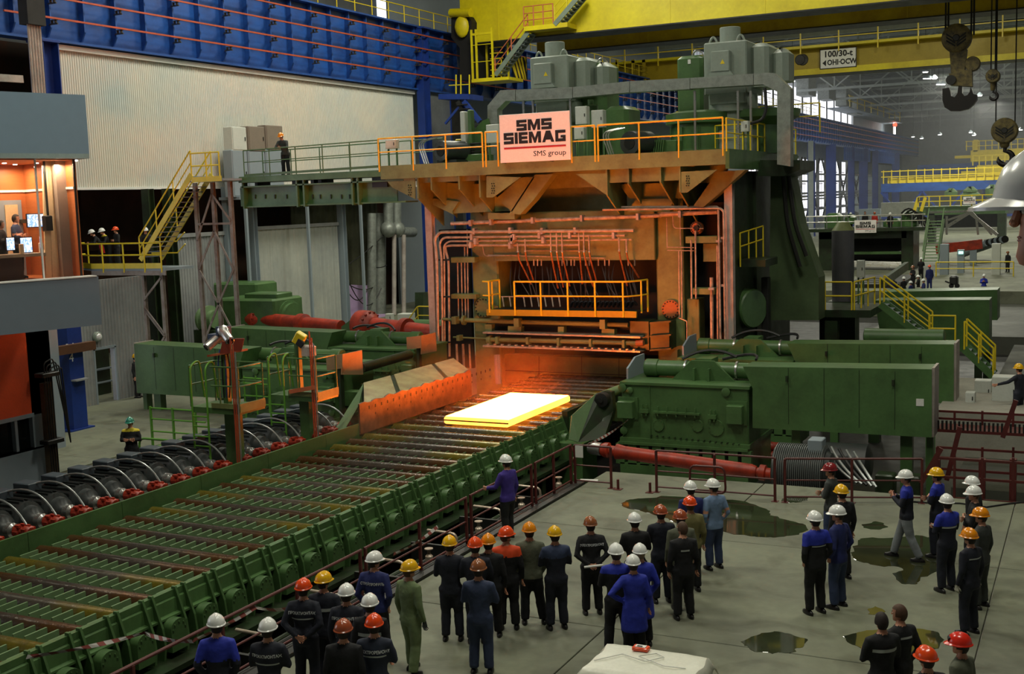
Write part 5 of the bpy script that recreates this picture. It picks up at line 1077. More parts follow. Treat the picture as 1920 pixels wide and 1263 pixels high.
for (p0, p1, w_, m_) in (((86, 308), (92, 520), .16, BEI), ((94, 305), (103, 520), .12, BEI), ((101, 303), (111, 520), .12, BEI)):
    A, B = PF(p0[0], p0[1], 1.1), PF(p1[0], p1[1], 1.1); NB().add([(A.x-w_/2, 1.1, zu0), (A.x+w_/2, 1.1, zu0), (B.x+w_/2, 1.1, zl1), (B.x-w_/2, 1.1, zl1), (A.x-w_/2, 1.16, zu0), (A.x+w_/2, 1.16, zu0), (B.x+w_/2, 1.16, zl1), (B.x-w_/2, 1.16, zl1)], [(0, 3, 2, 1), (4, 5, 6, 7), (0, 1, 5, 4), (1, 2, 6, 5), (2, 3, 7, 6), (3, 0, 4, 7)]).part('blind_strip', m_, cr)
A, B = PF(113, 305, .8), PF(121, 515, .8); NB().box(A.x-.14, A.x+.14, .8, 1.0, zl1, zu0).part('inner_column', mat('taupe_column', (150, 134, 120), .6, var=.05), cr)
for (px, py, off) in ((8, 305, 2.0), (68, 301, 2.0), (122, 303, 1.2), (141, 298, .7), (28, 306, 2.8)):
    q = PF(px, py, off); NB().lathe((q.x, off, zu0-.04), (0, 0, 1), [(0, .05), (.03, .06)], 10).part('downlight', LMP, cr)
def roomlight(px, off, p, z=None, s_=.3):
    q = PF(px, 320, off); wp = CM @ Vector((q.x, off, z if z else zu0-.12)); area('cabin_downlight', wp, s_, s_, p, (1, .74, .5))
roomlight(28, 2.7, 32, s_=.2); roomlight(105, .7, 26); roomlight(135, .8, 12); roomlight(-60, 2.0, 40); roomlight(60, 1.2, 36)
SCR = bpy.data.materials.new('lit_screen'); SCR.use_nodes = True; nt = SCR.node_tree; b = nt.nodes['Principled BSDF']; b.inputs['Base Color'].default_value = (.02, .02, .02, 1); tx = nt.nodes.new('ShaderNodeTexNoise'); tx.inputs['Scale'].default_value = 6; r_ = nt.nodes.new('ShaderNodeValToRGB'); r_.color_ramp.elements[0].color = (.25, .45, 1, 1); r_.color_ramp.elements[0].position = .42; r_.color_ramp.elements[1].color = (1, 1, 1, 1); r_.color_ramp.elements[1].position = .56
nt.links.new(tx.outputs[0], r_.inputs[0]); nt.links.new(r_.outputs[0], b.inputs['Emission Color']); b.inputs['Emission Strength'].default_value = 1.6
def screen(p0, p1, off, label, name='wall_screen', m_=None, stand=True):
    a, c = PF(p0[0], p0[1], off), PF(p1[0], p1[1], off); cc = CM @ Vector(((a.x+c.x)/2, off, c.z)); t = thing(name, cc, label, 'screen', 'screens in the control cabin')
    NB().box(a.x-.02, c.x+.02, off+.01, off+.06, c.z-.02, a.z+.02).part('casing', BLACK, t); NB().box(a.x, c.x, off, off+.01, c.z, a.z).part('display', m_ or SCR, t)
    if stand: NB().box((a.x+c.x)/2-.04, (a.x+c.x)/2+.04, off+.06, back, c.z+.1, c.z+.2).part('bracket', DARK, t)
screen((51, 402), (86, 424), 2.2, 'large lit wall screen right of the man in the control cabin'); screen((125, 403), (142, 426), 1.4, 'narrow lit screen at the right end of the control cabin')
screen((12, 446), (28, 468), 1.1, 'white lit desk monitor at the far left of the control desk', 'desk_monitor'); screen((38, 446), (61, 472), 1.0, 'white lit desk monitor in front of the standing man', 'desk_monitor')
a, c = PF(84, 404, 1.0), PF(99, 432, 1.0); t = thing('loudspeaker', CM @ Vector(((a.x+c.x)/2, 1.0, c.z)), 'black loudspeaker hanging beside the blinds in the cabin', 'speaker'); NB().bbox(a.x, c.x, .95, 1.2, c.z, a.z, .02).part('cabinet', BLACK, t); NB().box(a.x+.1, a.x+.14, 1.05, 1.09, a.z, zu0).part('hanger', DARK, t)
t = thing('control_desk', CM @ Vector((-3, 1.2, zl1)), 'wide curved control desk with dark front in the cabin', 'desk')
a, c = PF(0, 478, .8), PF(84, 488, .8); NB().box(a.x-3, c.x, .7, 1.7, a.z-.08, a.z).part('desk_top', mat('desk_top', (190, 170, 140), .4), t); NB().box(a.x-3, c.x-.5, .95, 1.5, zl1, a.z-.08).part('desk_front', mat('desk_front_brown', (84, 58, 40), .6), t)
for px in (41, 78): q = PF(px, 470, .75); NB().bbox(q.x-.05, q.x+.05, .72, .8, a.z, a.z+.25, .01).part('handset', BEI, t)
# lower storey of the cabin block
lx = -26.8; cl_ = struct('wall_left', MB().box(lx-.3, lx, 14, PX(112, 890, lx).y, 0, 1.0), GREYP)
yc_ = PX(112, 890, lx).y; 
z_t = 5.2; yo = PX(55, 700, lx).y
ya_, yb_, yc2, yd_ = 14, PX(-2, 800, lx).y, PX(28, 800, lx).y, PX(33, 800, lx).y; ye_ = PX(62, 800, lx).y
zw1, zw0 = PX(15, 788, lx).z, PX(15, 855, lx).z
MB().box(lx-.3, lx, 14, yc_, 1.0, zw0).part('wall_panel', GREYP, cl_); MB().box(lx-.3, lx, ye_, yc_, zw0, z_t).part('wall_panel', GREYP, cl_); MB().box(lx-.3, lx, yc2, yd_, zw0, zw1).part('mullion', GREYP, cl_)
MB().box(lx-.3, lx, 14, yo, zw1, z_t).part('wall_panel', mat('painted_glow_reflection', (226, 84, 44), .5, var=.1), cl_, 'upper wall panel painted orange red as reflected slab glow'); MB().box(lx-.02, lx+.03, 14, yo+.03, zw1-.05, zw1+.06).part('panel_trim', GREYP, cl_)  # orange red colour paints in the slab glow reflected by the glass
MB().box(lx-.3, lx, yo, yc_, zw1, z_t).part('wall_panel', mat('brown_grey_wall', (92, 84, 76), .6), cl_)
MB().box(lx-.2, lx-.15, 14, yc2, zw0, zw1).part('window_pane', mat('dark_window', (18, 22, 20), .05), cl_); MB().box(lx-.2, lx-.15, yd_, ye_, zw0, zw1).part('window_pane', mat('dark_window', (18, 22, 20), .05), cl_)
MB().box(lx-3, lx-.3, yc_-.2, yc_, 0, z_t).part('return_wall', GREYP, cl_)
t = thing('cable_post', (lx+.3, yc_-.4, 0), 'rusty cable post with boxes in front of the grey cabin corner', 'post')
p = PX(92, 800, lx+.3); MB().box(p.x-.08, p.x+.08, p.y-.15, p.y+.15, 0, PX(92, 716, lx+.3).z).part('channel', mat('rusty_channel', (96, 82, 60), .7, var=.4, scale=3), t)
for z in (1.1, 3.0): MB().bbox(p.x-.1, p.x+.25, p.y-.3, p.y+.3, z, z+.12, .02).part('clamp', DARK, t)
for k in range(4): MB().tube(round_path([(p.x+.12, p.y-.12+.08*k, .05), (p.x+.12, p.y-.12+.08*k, 3.4-.1*k), (p.x+.12, p.y+.2+.1*k, 3.5-.1*k), (p.x+.15, p.y+.6, 1.0)], .1), .02, 6).part('cable', BHOSE, t)
struct('wall_left', MB().box(-30.2, -30.0, 25.5, PX(118, 760, -30).y, 0, 4.6), GREYP)
# ---------------------------------------------------------------- camera platforms with ladders left of the table
def ladder_platform(px, Y, zf, ztop, w_, label, mast=None):
    """ladder base pixel px at depth Y; zf floor height"""
    c = PY(px, 800, Y).x; t = thing('ladder_platform', (c, Y, -1.9), label, 'platform', 'small green ladder platforms left of the roller table')
    for s_ in (-.27, .27): MB().tube(round_path([(c+s_, Y, -1.2), (c+s_, Y, zf+1.15), (c+s_*.9, Y+.35, zf+1.3), (c+s_*.9, Y+.5, zf+.2)], .18), .03, 8).part('ladder_rail', LGRN, t)
    n = int((zf+1.2)/.28)
    for k in range(n): MB().cyl((c-.27, Y, -1.0+k*.28), (c+.27, Y, -1.0+k*.28), .022, n=6).part('rung', LGRN, t)
    x0, x1 = c-.35, c+w_
    MB().box(x0, x1, Y+.05, Y+1.15, zf-.16, zf).part('floor', GREEN, t, smooth=False)
    MB().box(c+.55, c+.90, Y+.35, Y+.70, -1.9, zf-.16).part('column', GREEN, t, smooth=False)
    for (x, y) in ((x0, Y+.05), (x0, Y+1.1), (x1, Y+.05), (x1, Y+1.1), ((x0+x1)/2+.2, Y+.05), ((x0+x1)/2, Y+1.1)): MB().cyl((x, y, zf), (x, y, zf+1.15), .024, n=8).part('post', GREEN, t)
    for h in (1.15, .62):
        MB().tube(round_path([(c+.4, Y+.05, zf+h), (x1, Y+.05, zf+h), (x1, Y+1.1, zf+h), (x0, Y+1.1, zf+h), (x0, Y+.05, zf+h)], .1), .024, 8).part('rail', GREEN, t)
    MB().box(c+.4, x1+.02, Y+.02, Y+.05, zf, zf+.14).box(x1, x1+.03, Y+.05, Y+1.15, zf-.1, zf+.14).part('toe_board', MILLG, t, smooth=False)
    for k in range(3): MB().tube([(x1-.12+.07*k, Y-.02, -1.2), (x1-.12+.07*k, Y-.02, zf+2.0-.2*k)], .024, 6).part('conduit', RUST if k < 2 else STEEL, t)
    return t, c, x1
LGRN = mat('bright_green_ladder', (92, 150, 48), .45, var=.2, scale=2)
zA = PY(400, 765, 25.2).z
tA, cA, xA = ladder_platform(377, 25.2, zA, 0, 1.35, 'green ladder platform nearer the viewer, carrying two silver cameras')
zB_ = PY(545, 742, 28.8).z
tB, cB, xB = ladder_platform(523, 28.8, zB_, 0, 1.45, 'green ladder platform nearer the mill, carrying a yellow box')
# masts
def mast(x, y, z0, z1, label, name, cat):
    t = thing(name, (x, y, z0), label, cat); MB().box(x-.08, x+.08, y-.08, y+.08, z0, z1).part('mast', GREEN, t); return t
zm = PY(424, 664, 25.7).z
t = mast(PY(424, 700, 25.7).x, 25.7, zA, zm, 'mast with two silver tube cameras aimed down at the rollers', 'camera_mast', 'camera')
MB().bar(PY(395, 666, 25.7), PY(458, 656, 25.7), .3, .06).part('cross_plate', ORNG, t)
for i, (px, py, qx, qy) in enumerate(((386, 652, 405, 636), (432, 640, 420, 622))):
    a, b = PY(px, py, 25.5), PY(qx, qy, 25.8); d = (b-a).normalized(); MB().lathe(a, d, [(0, .10), (.03, .13), (.5, .13), (.55, .16), (.7, .16), (.74, .1)], 14).part('camera_tube', STEEL, t, 'silver camera tube'); MB().cyl(a-d*.01, a+d*.01, .09, n=12).part('lens', BLACK, t)
    MB().cb(b+Vector((-.1, .1, .02)), .3, .3, .25).part('connector_box', mat('blue_grey_box', (70, 84, 110), .5), t)
for (px, py) in ((419, 648), (442, 643)): c = PY(px, py, 25.4); MB().quad(c+Vector((-.15, 0, -.22)), c+Vector((.1, .1, -.22)), c+Vector((.22, .1, .12)), c+Vector((-.03, 0, .12)), .03).part('sun_plate', mat('maroon_plate', (150, 66, 50), .5), t)
for k in range(4): MB().tube(arc(PY(412+k*4, 655, 25.7), PY(405+k*10, 690, 25.5), PY(415+k*5, 745, 25.6), 8), .022, 6).part('cable', BHOSE if k % 2 else mat('blue_cable', (40, 60, 110), .5), t)
zm2 = PY(560, 640, 29.4).z; xm2 = PY(561, 700, 29.4).x
t = mast(xm2, 29.4, zB_, zm2, 'mast with tilted yellow box on the farther ladder platform', 'signal_mast', 'signal')
c = PY(562, 634, 29.2); q = MB(); q.X = Matrix.Translation(c) @ Matrix.Rotation(.6, 4, 'Y') @ Matrix.Rotation(.3, 4, 'Z'); q.bbox(-.16, .16, -.12, .12, -.18, .18, .02); q.part('yellow_box', YEL, t); q = MB(); q.X = Matrix.Translation(c+Vector((.1, -.1, -.1))) @ Matrix.Rotation(.6, 4, 'Y'); q.box(-.1, .12, -.05, .05, -.14, .06); q.part('hood', BLACK, t)
a, b = PY(563, 648, 29.1), PY(584, 668, 29.1); MB().bbox(a.x, b.x, 29.1, 29.4, b.z, a.z, .04).part('lamp_box', PILLAR, t); MB().bar(PY(543, 734, 28.75), PY(590, 726, 28.75), .06, .12).part('shield_bar', ORNG, t)
# railing + low platform left of the nearer ladder
Y = 28.2; xa, xb_ = PY(283, 780, Y).x, PY(366, 780, Y).x; zf = PY(320, 790, Y).z-.9
t = thing('low_green_platform', (xa, Y, -1.9), 'low green railed platform with deep green girder left of the nearer ladder', 'platform')
MB().bbox(xa, xb_+.6, Y+.1, Y+1.3, zf-.35, zf+.05, .02).part('girder', LGRN, t, smooth=False); 
for x in (xa, (xa+xb_)/2, xb_): MB().box(x-.03, x+.03, Y-.03, Y+.03, 0, zf+1.35).part('post', LGRN, t)
for h in (1.3, .95, .55): MB().tube([(xa, Y, zf+h), (xb_+.4, Y, zf+h)], .026, 8).part('rail', LGRN, t)
for x in (xa+.1, xb_+.4): MB().box(x, x+.1, Y+.8, Y+.9, -.1, zf).part('leg', GREEN, t)
MB().tube(round_path([(PY(262, 880, 25.8).x, 25.8, 0), (PY(262, 832, 25.8).x, 25.8, .9), (PY(320, 834, 25.8).x, 25.8, .9)], .2), .035, 8).part('hoop_rail', LGRN, t)
# back rails between the platforms
t = thing('green_back_railing', PY(470, 720, 33.0), 'long green tube rail in front of the left machines', 'railing')
for y_ in (0, 10, 33, 48): a, b = PY(456, 708+y_, 33.0), PY(505, 711+y_, 33.0); MB().tube([a, b], .03, 8).part('rail', LGRN, t)
for px in (458, 480, 503): p = PY(px, 720, 33.0); MB().cyl((p.x, 33.0, -1.9), (p.x, 33.0, p.z+.3), .03, n=8).part('post', LGRN, t)
# ---------------------------------------------------------------- drive train left of the mill
t = thing('drive_gearbox', (PY(440, 600, 46.5).x, 47, 0), 'green spindle gearbox behind the braced tower, red shaft leaving it', 'gearbox')
a, b = PY(392, 556, 46.5), PY(508, 600, 46.5); MB().bbox(a.x, b.x, 46.8, 49.2, 0, b.z+1.0, .1).part('casing', GREEN, t, smooth=False); a2, b2 = PY(362, 532, 48.5), PY(466, 560, 48.5); MB().bbox(a2.x, b2.x, 49.2, 51, 0, a2.z, .1).part('casing', GREEN, t, smooth=False)
c = PY(468, 600, 46.6); MB().lathe((b.x-.05, 48.0, 1.9), (1, 0, 0), [(0, 1.0), (.12, 1.0), (.14, .85), (.3, .85)], 26).part('flange', GREEN, t)
MB().bbox(PY(452, 545, 47).x, b.x-.1, 47.2, 48.5, b.z+1.0, b.z+1.25, .05).part('top_cover', GREEN, t)
t = thing('coupling_hub', PY(380, 600, 45), 'pale green ribbed coupling hub left of the spindle gearbox', 'coupling')
c = PY(385, 600, 45.6); MB().lathe((c.x-.6, 46.0, c.z), (1, 0, 0), [(0, .35), (.1, .6), (.2, .6), (.25, .5), (.4, .5), (.45, .7), (.6, .7), (.65, .45), (.9, .45)], 22).part('hub', GREEN_L, t); MB().box(c.x-.8, c.x+.5, 45.6, 46.6, 0, c.z-.5).part('pedestal', GREEN_D, t)
def spindle(p0, p1, r_, label, heads=True):
    t = thing('drive_spindle', (p0+p1)/2, label, 'shaft', 'red drive spindles left of the mill'); d = (p1-p0).normalized(); L_ = (p1-p0).length
    MB().lathe(p0, d, [(0, r_*1.5), (.1, r_*1.7), (.7, r_*1.75), (.8, r_*1.5), (1.0, r_*1.2), (1.05, r_), (L_*.55, r_), (L_*.56, r_*1.35), (L_*.62, r_*1.35), (L_*.63, r_*.95), (L_, r_*.9)], 20).part('shaft', RED, t)
    q = MB()
    for k in range(14): a_ = PI*k/7; u = d.orthogonal().normalized(); w_ = d.cross(u); c = p0+d*.74+(u*math.cos(a_)+w_*math.sin(a_))*r_*1.55; q.cyl(c, c+d*.1, .05, n=6)
    q.part('bolt_ring', RED, t.children[0])['kind'] = 'stuff'
spindle(PY(470, 596, 47.4), PY(640, 612, 45.8), .33, 'red drive spindle between gearbox and green saddle'); spindle(PY(672, 608, 45.6), PY(826, 626, 44.6), .40, 'thicker red drive spindle running into the mill stand')
t = thing('spindle_saddle', PY(660, 620, 45.4), 'green bearing saddle over the red spindles', 'bearing')
PP(MB(), [(640, 612), (655, 601), (680, 600), (690, 604), (668, 625), (640, 628)], 45.0, 1.2).part('saddle_cap', GREEN, t, smooth=False); PP(MB(), [(640, 625), (690, 615), (700, 680), (640, 680)], 45.4, 1.0).part('pedestal', GREEN_D, t)
# background things between bridge and floor, px 560-820
def bpanel(name, pts, x, d, m_, label, cat):
    P = [PX(px, py, x) for px, py in pts]; n = len(P); q = MB(); q.add([p+Vector((d, 0, 0)) for p in P]+P, [tuple(range(n)), tuple(range(2*n-1, n-1, -1))]+[(i, n+i, n+(i+1) % n, (i+1) % n) for i in range(n)]); o = q.part(name, m_, smooth=False); return tag(o, label, cat)
LAV = mat('lavender_door', (200, 170, 214), .5, var=.08)
bpanel('lavender_door', [(645, 533), (691, 535), (692, 606), (646, 606)], -44.5, .1, LAV, 'pale lavender door panel behind the red spindles', 'door')
bpanel('lavender_board', [(692, 590), (722, 588), (724, 612), (692, 612)], -43.0, .1, LAV, 'small pale lavender board beside the yellow helmeted man', 'board')
pq = thing('hall_pipes', (-43.5, 66, 0), 'thick vertical grey pipes with bends left of the wide blue column', 'pipes')
for (px, y0, y1, r_, x) in ((697, 400, 600, .3, -43.2), (728, 380, 440, .35, -43), (743, 380, 440, .35, -43), (739, 440, 590, .15, -42.6), (757, 440, 590, .15, -42.4), (710, 400, 600, .5, -44)): MB().cyl(PX(px, y0, x), PX(px, y1, x), r_, n=14).part('pipe', GALV if r_ > .2 else PILLAR, pq)
for (px, py) in ((728, 430), (745, 430)): MB().sph(PX(px, py, -42.8), .55).part('bend', GALV, pq)
MB().tube([PX(745, 435, -42.7), PX(775, 435, -42.7)], .35, 12).part('pipe', GALV, pq)
t = thing('loose_wires', (-43, 64, 3), 'black wires hanging in loops across the lavender door', 'wires')
for (p0, p1, d) in (((640, 520), (690, 540), 2.2), ((650, 530), (705, 535), .7), ((645, 500), (720, 440), .3), ((655, 530), (715, 540), 2.6), ((700, 500), (725, 497), .2)): MB().tube(sag(PX(p0[0], p0[1], -43.0), PX(p1[0], p1[1], -43.0), d*.5, 12), .035, 6).part('wire', BHOSE, t)
cabinet(745, 588, 768, 608, 52.5, .6, 'white cabinet under the wide blue column left of the mill', zf=0, group='cabinets left of the mill')
cabinet(722, 588, 734, 602, 54.0, .3, 'small white socket box left of the wide blue column', zf=0, group='cabinets left of the mill')
pxr = PY(760, 600, 50.5); railing('background_railing', [(pxr.x, 50.5, .5), (PY(784, 600, 50.5).x, 50.5, 1.4), (PY(812, 600, 50.5).x, 50.5, 1.4)], YEL, 'low yellow railing seen left of the mill pillar', h=1.0, step=.8, r=.03)
o = MB().lathe((PY(770, 612, 48.5).x, 48.5, PY(770, 613, 48.5).z), (1, 0, 0), [(0, .3), (.05, .38), (3.0, .38), (3.05, .3)], 18).box(PY(775, 612, 48.5).x, PY(800, 612, 48.5).x, 48.3, 48.7, -1.9, .3).part('green_tank', GREEN); tag(o, 'horizontal green tank below the low yellow railing', 'tank')
bpanel('dark_red_banner', [(150, 352), (300, 352), (300, 470), (150, 470)], -47.6, .05, mat('dark_brown_board', (70, 38, 24), .8, var=.5, scale=.5), 'dark brown board wall behind the men on the balcony', 'board')
bpanel('green_enclosure', [(778, 548), (812, 546), (814, 600), (778, 600)], -38, .6, GREEN_D, 'dark green enclosure behind the low yellow railing', 'enclosure')
# ================================================================ right side machinery, foreground railings
gr = 'maroon floor railings'
def frail(P, label, h=1.08, step=1.8, posts=None):
    t = thing('maroon_railing', (P[0][0], P[0][1], 0), label, 'railing', gr)
    for p in (posts or []): MB().bbox(p[0]-.03, p[0]+.03, p[1]-.03, p[1]+.03, 0, h, .008).part('post', RAILR, t); MB().box(p[0]-.08, p[0]+.08, p[1]-.08, p[1]+.08, 0, .012).part('foot_plate', RAILR, t)
    for q, r_ in ((h, .028), (.55, .02), (.14, .022)): MB().tube(round_path([Vector((p[0], p[1], q)) for p in P], .12), r_, 8).part('rail', RAILR, t)
    return t
XG = -12.25
def yat(px, py): return PX(px, py, XG).y
secs = [((6.6, 10.2), 'maroon railing along the roller table, at the very bottom of the picture'), ((10.3, 13.9), 'maroon railing along the roller table in front of the man in the lettered navy jacket'), ((14.0, 18.0), 'maroon railing beside the man with dark blue lettered jacket'), ((18.1, 22.15), 'maroon railing left of the purple shirted man'), ((22.3, 25.5), 'maroon railing the purple shirted man rests his hand on'), ((25.65, 27.9), 'maroon railing right of the purple shirted man, ending at the corner')]
for (a, b), lab in secs: frail([(XG, a), (XG, b)], lab, posts=[(XG, a+.04), (XG, (a+b)/2), (XG, b-.04)])
yF0 = 27.95
def fx(px): return PY(px, 900, yF0).x
frail([(fx(1079), yF0), (fx(1146), yF0)], 'short maroon railing at the corner near the red shaft', posts=[(fx(1079), yF0), (fx(1146), yF0)])
frail([(fx(1231), yF0), (fx(1340), yF0+.05), (fx(1452), yF0+.05)], 'maroon railing behind the man in the light blue shirt', posts=[(fx(1231), yF0), (fx(1340), yF0), (fx(1452), yF0+.05)])
frail([(fx(1471), yF0+.05), (fx(1590), yF0+.5), (fx(1718), yF0+1.0)], 'maroon railing behind the man with the dark red helmet', posts=[(fx(1471), yF0+.05), (fx(1590), yF0+.5), (fx(1718), yF0+1.0)])
t = thing('gate_frame', (fx(1293), yF0-.5, 0), 'small bent maroon pipe gate leaning on the railing', 'gate')
MB().tube(round_path([PY(1293, 925, yF0-.5), PY(1294, 872, yF0-.5), PY(1358, 876, yF0-.5), PY(1361, 925, yF0-.5), PY(1294, 921, yF0-.5)], .15), .028, 8).part('frame', RAILR, t); MB().cyl(PY(1294, 898, yF0-.5), PY(1360, 902, yF0-.5), .02, n=6).part('bar', RAILR, t)
# striped barrier tape
TAPE = mat('striped_tape', (214, 208, 200), .5, var=0); nt = TAPE.node_tree; b = nt.nodes['Principled BSDF']; wv = nt.nodes.new('ShaderNodeTexWave'); wv.inputs['Scale'].default_value = 2.2; wv.bands_direction = 'DIAGONAL'; tc = nt.nodes.new('ShaderNodeTexCoord'); nt.links.new(tc.outputs['Object'], wv.inputs[0]); rr = nt.nodes.new('ShaderNodeValToRGB'); rr.color_ramp.interpolation = 'CONSTANT'; rr.color_ramp.elements[0].color = (.5, .48, .45, 1); rr.color_ramp.elements[1].color = (.25, .06, .05, 1); rr.color_ramp.elements[1].position = .55; nt.links.new(wv.outputs[0], rr.inputs[0]); nt.links.new(rr.outputs[0], b.inputs['Base Color'])
def tape(pts, label, w_=.06):
    q = MB(); P = [Vector(p) for p in pts]; vs = []; n = len(P)
    for i, p in enumerate(P): tw = Vector((.02*math.sin(i*.9), .02*math.cos(i*1.3), w_/2)); vs += [p-tw, p+tw]
    q.add(vs+[v_+Vector((.004, .004, 0)) for v_ in vs], [(2*i, 2*i+2, 2*i+3, 2*i+1) for i in range(n-1)]+[(2*n+2*i+1, 2*n+2*i+3, 2*n+2*i+2, 2*n+2*i) for i in range(n-1)]); tag(q.part('barrier_tape', TAPE, smooth=False), label, 'tape', 'striped barrier tapes')
tape(sag(PX(50, 1231, -14.9), PX(270, 1186, -14.6), .04, 8)+sag(PX(270, 1186, -14.6), PX(362, 1202, XG), .05, 5)[1:], 'striped tape stretched over the table edge at the bottom left')
tape(sag(PX(362, 1200, XG), PX(478, 1138, XG), .03, 6)+sag(PX(478, 1138, XG), PX(560, 1135, XG), .06, 6)[1:], 'striped tape on the handrail behind the white helmets at lower left')
tape(sag(PX(738, 1038, XG), PX(820, 987, XG), .06, 6), 'striped tape knotted along the railing left of the yellow helmet')
tape(sag(PY(1073, 842, 28.0), PY(1178, 786, 33.0), .12, 10), 'white striped tape running up to the green gear housing')
tape([PX(1072, 838, XG), PX(1077, 850, XG), PX(1074, 862, XG), PX(1077, 875, XG), PX(1075, 888, XG)], 'striped tape hanging down the corner post')
o = MB().box(-.11, .11, -.01, 0, -.16, .16).part('paper_notice', WHITE, smooth=False); o.location = PY(1086, 846, yF0-.02); tag(o, 'white paper notice fixed at the railing corner', 'notice')
o = MB().prism([(0, 0), (.5, .1), (.42, .35), (-.05, .25)], 'z', 0, .006).part('paper_sheet', WHITE, smooth=False); o.location = PZ(1085, 902, 0); tag(o, 'white paper sheet lying at the foot of the corner railing', 'paper')
for k, (px, py) in enumerate(((1159, 914), (1219, 920))):
    p = PZ(px, py+3, 0); t = thing('anchor_stub', p, 'short maroon pipe stub on the floor, %s of the two' % ('left', 'right')[k], 'pipe stub', 'pipe stubs on the floor'); MB().cyl(p, p+Vector((0, 0, .26)), .035, n=10).part('stub', RAILR, t); MB().box(p.x-.1, p.x+.1, p.y-.1, p.y+.1, 0, .015).part('foot_plate', RAILR, t)
# ---- red cardan shafts in front
def cardan(p0, p1, r_, label, hub=True):
    p0, p1 = Vector(p0), Vector(p1); d = (p1-p0).normalized(); L_ = (p1-p0).length
    t = thing('cardan_shaft', (p0+p1)/2, label, 'shaft', 'red cardan shafts right of the roller table')
    MB().lathe(p0, d, [(0, r_*.9), (.1, r_*1.15), (.22, r_*1.2), (.26, r_*.8), (.42, r_*.8), (.46, r_*1.2), (.6, r_*1.1), (.7, r_), (L_*.5, r_*1.05), (L_*.97, r_*1.02), (L_, r_*.8)], 16).part('tube', RED, t)
    e = p1; MB().lathe(e, d, [(0, r_*.6), (.08, r_*.7), (.1, r_*1.15), (.25, r_*1.15), (.28, r_*.8), (.4, r_*.8), (.43, r_*1.15), (.58, r_*1.1)], 14).part('joint', RED, t)
    if hub: MB().lathe(e+d*.58, d, [(0, r_*.9), (.05, r_), (.35, r_), (.4, r_*.7)], 14).part('hub', STEEL, t)
    if hub: MB().lathe(p0-d*.4, d, [(0, r_*.8), (.1, r_), (.38, r_), (.4, r_*.7)], 14).part('hub', STEEL, t)
    return t
YS = 31.2
cardan(PY(1128, 842, YS), PY(1418, 884, YS), .19, 'long red cardan shaft lying in front of the nearer green gear housing')
cardan(PY(1420, 852, 36.6), PY(1480, 862, 36.6), .16, 'short red cardan shaft right of the gear housing, farther one'); cardan(PY(1412, 836, 37.6), PY(1490, 842, 37.6), .18, 'red cardan shaft under the long green cover')
cardan((-24.6, 31.4, -.1), (-22.4, 31.0, -.3), .15, 'red cardan shaft left of the pale guard nose'); cardan((-25.4, 33.0, .2), (-22.6, 32.6, 0), .16, 'red cardan shaft just behind the left guard nose')
# ribbed drum motor
t = thing('ribbed_motor', PY(1505, 900, YS), 'large dark motor with ribbed casing behind the maroon railing', 'motor')
a, b = PY(1456, 880, YS), PY(1551, 892, YS); zc = PY(1500, 884, YS).z; Lm = b.x-a.x
MB().cyl((a.x, YS, zc), (b.x, YS, zc), .68, n=26).part('casing', MOTD, t)
rg = MB().lathe((0, 0, 0), (1, 0, 0), [(0, .70), (.008, .76), (.02, .76), (.028, .70)], 28).mesh('cooling_rib', mat('grey_rib', (110, 114, 112), .4, var=.2))
for k in range(24): inst(rg, 'cooling_rib', t, Vector((a.x+.05+(Lm-.12)*k/23, YS, zc))-wl(t))
MB().lathe((b.x, YS, zc), (1, 0, 0), [(0, .6), (.12, .55), (.16, .25)], 22).part('end_shield', MOTD, t); MB().bbox(PY(1519, 866, YS).x, PY(1546, 866, YS).x, YS-.3, YS+.2, zc+.6, zc+.95, .02).part('terminal_box', GREYP, t)
MB().box(a.x+.1, b.x-.1, YS-.5, YS+.5, -1.9, zc-.6).part('pedestal', DARK, t)
t = thing('ribbed_motor', PY(1590, 870, 33.4), 'second dark motor behind the ribbed one, under the green cover', 'motor')
MB().lathe(PY(1545, 858, 33.0)-Vector((0, 0, .1)), (1, 0, 0), [(0, .4), (.05, .55), (1.2, .55), (1.3, .3)], 20).part('casing', MOTD, t); MB().box(PY(1550, 858, 33).x, PY(1580, 858, 33).x, 32.8, 33.2, -1.9, -1.1).part('pedestal', DARK, t)
t = thing('looping_hoses', PY(1590, 900, 31.5), 'silver hoses looping down under the green cover beside the ribbed motor', 'hoses')
for k in range(5):
    x = 1545+k*14; MB().tube(arc(PY(x, 835+k*3, 32.4), PY(x+20, 880, 31.6), PY(x+62-k*5, 905+k*2, 31.4), 8), .04, 6).part('hose', HOSE if k != 2 else BHOSE, t)
for (px, w_) in ((1640, .5), (1700, .35)): p = PY(px, 890, 32); MB().bbox(p.x, p.x+w_, 32, 32.5, -1.9, -.1, .04).part('pump_block', GREEN_D, t)
MB().box(-6.6, -4.3, 31.5, 33.0, -1.9, -1.2).part('drip_tray', GREEN_D, t)
# concrete machine plinth in front of the gear housing
struct('floor', MB().box(-12.0, -6.9, 29.7, 32.6, -1.9, -1.1), CONC)
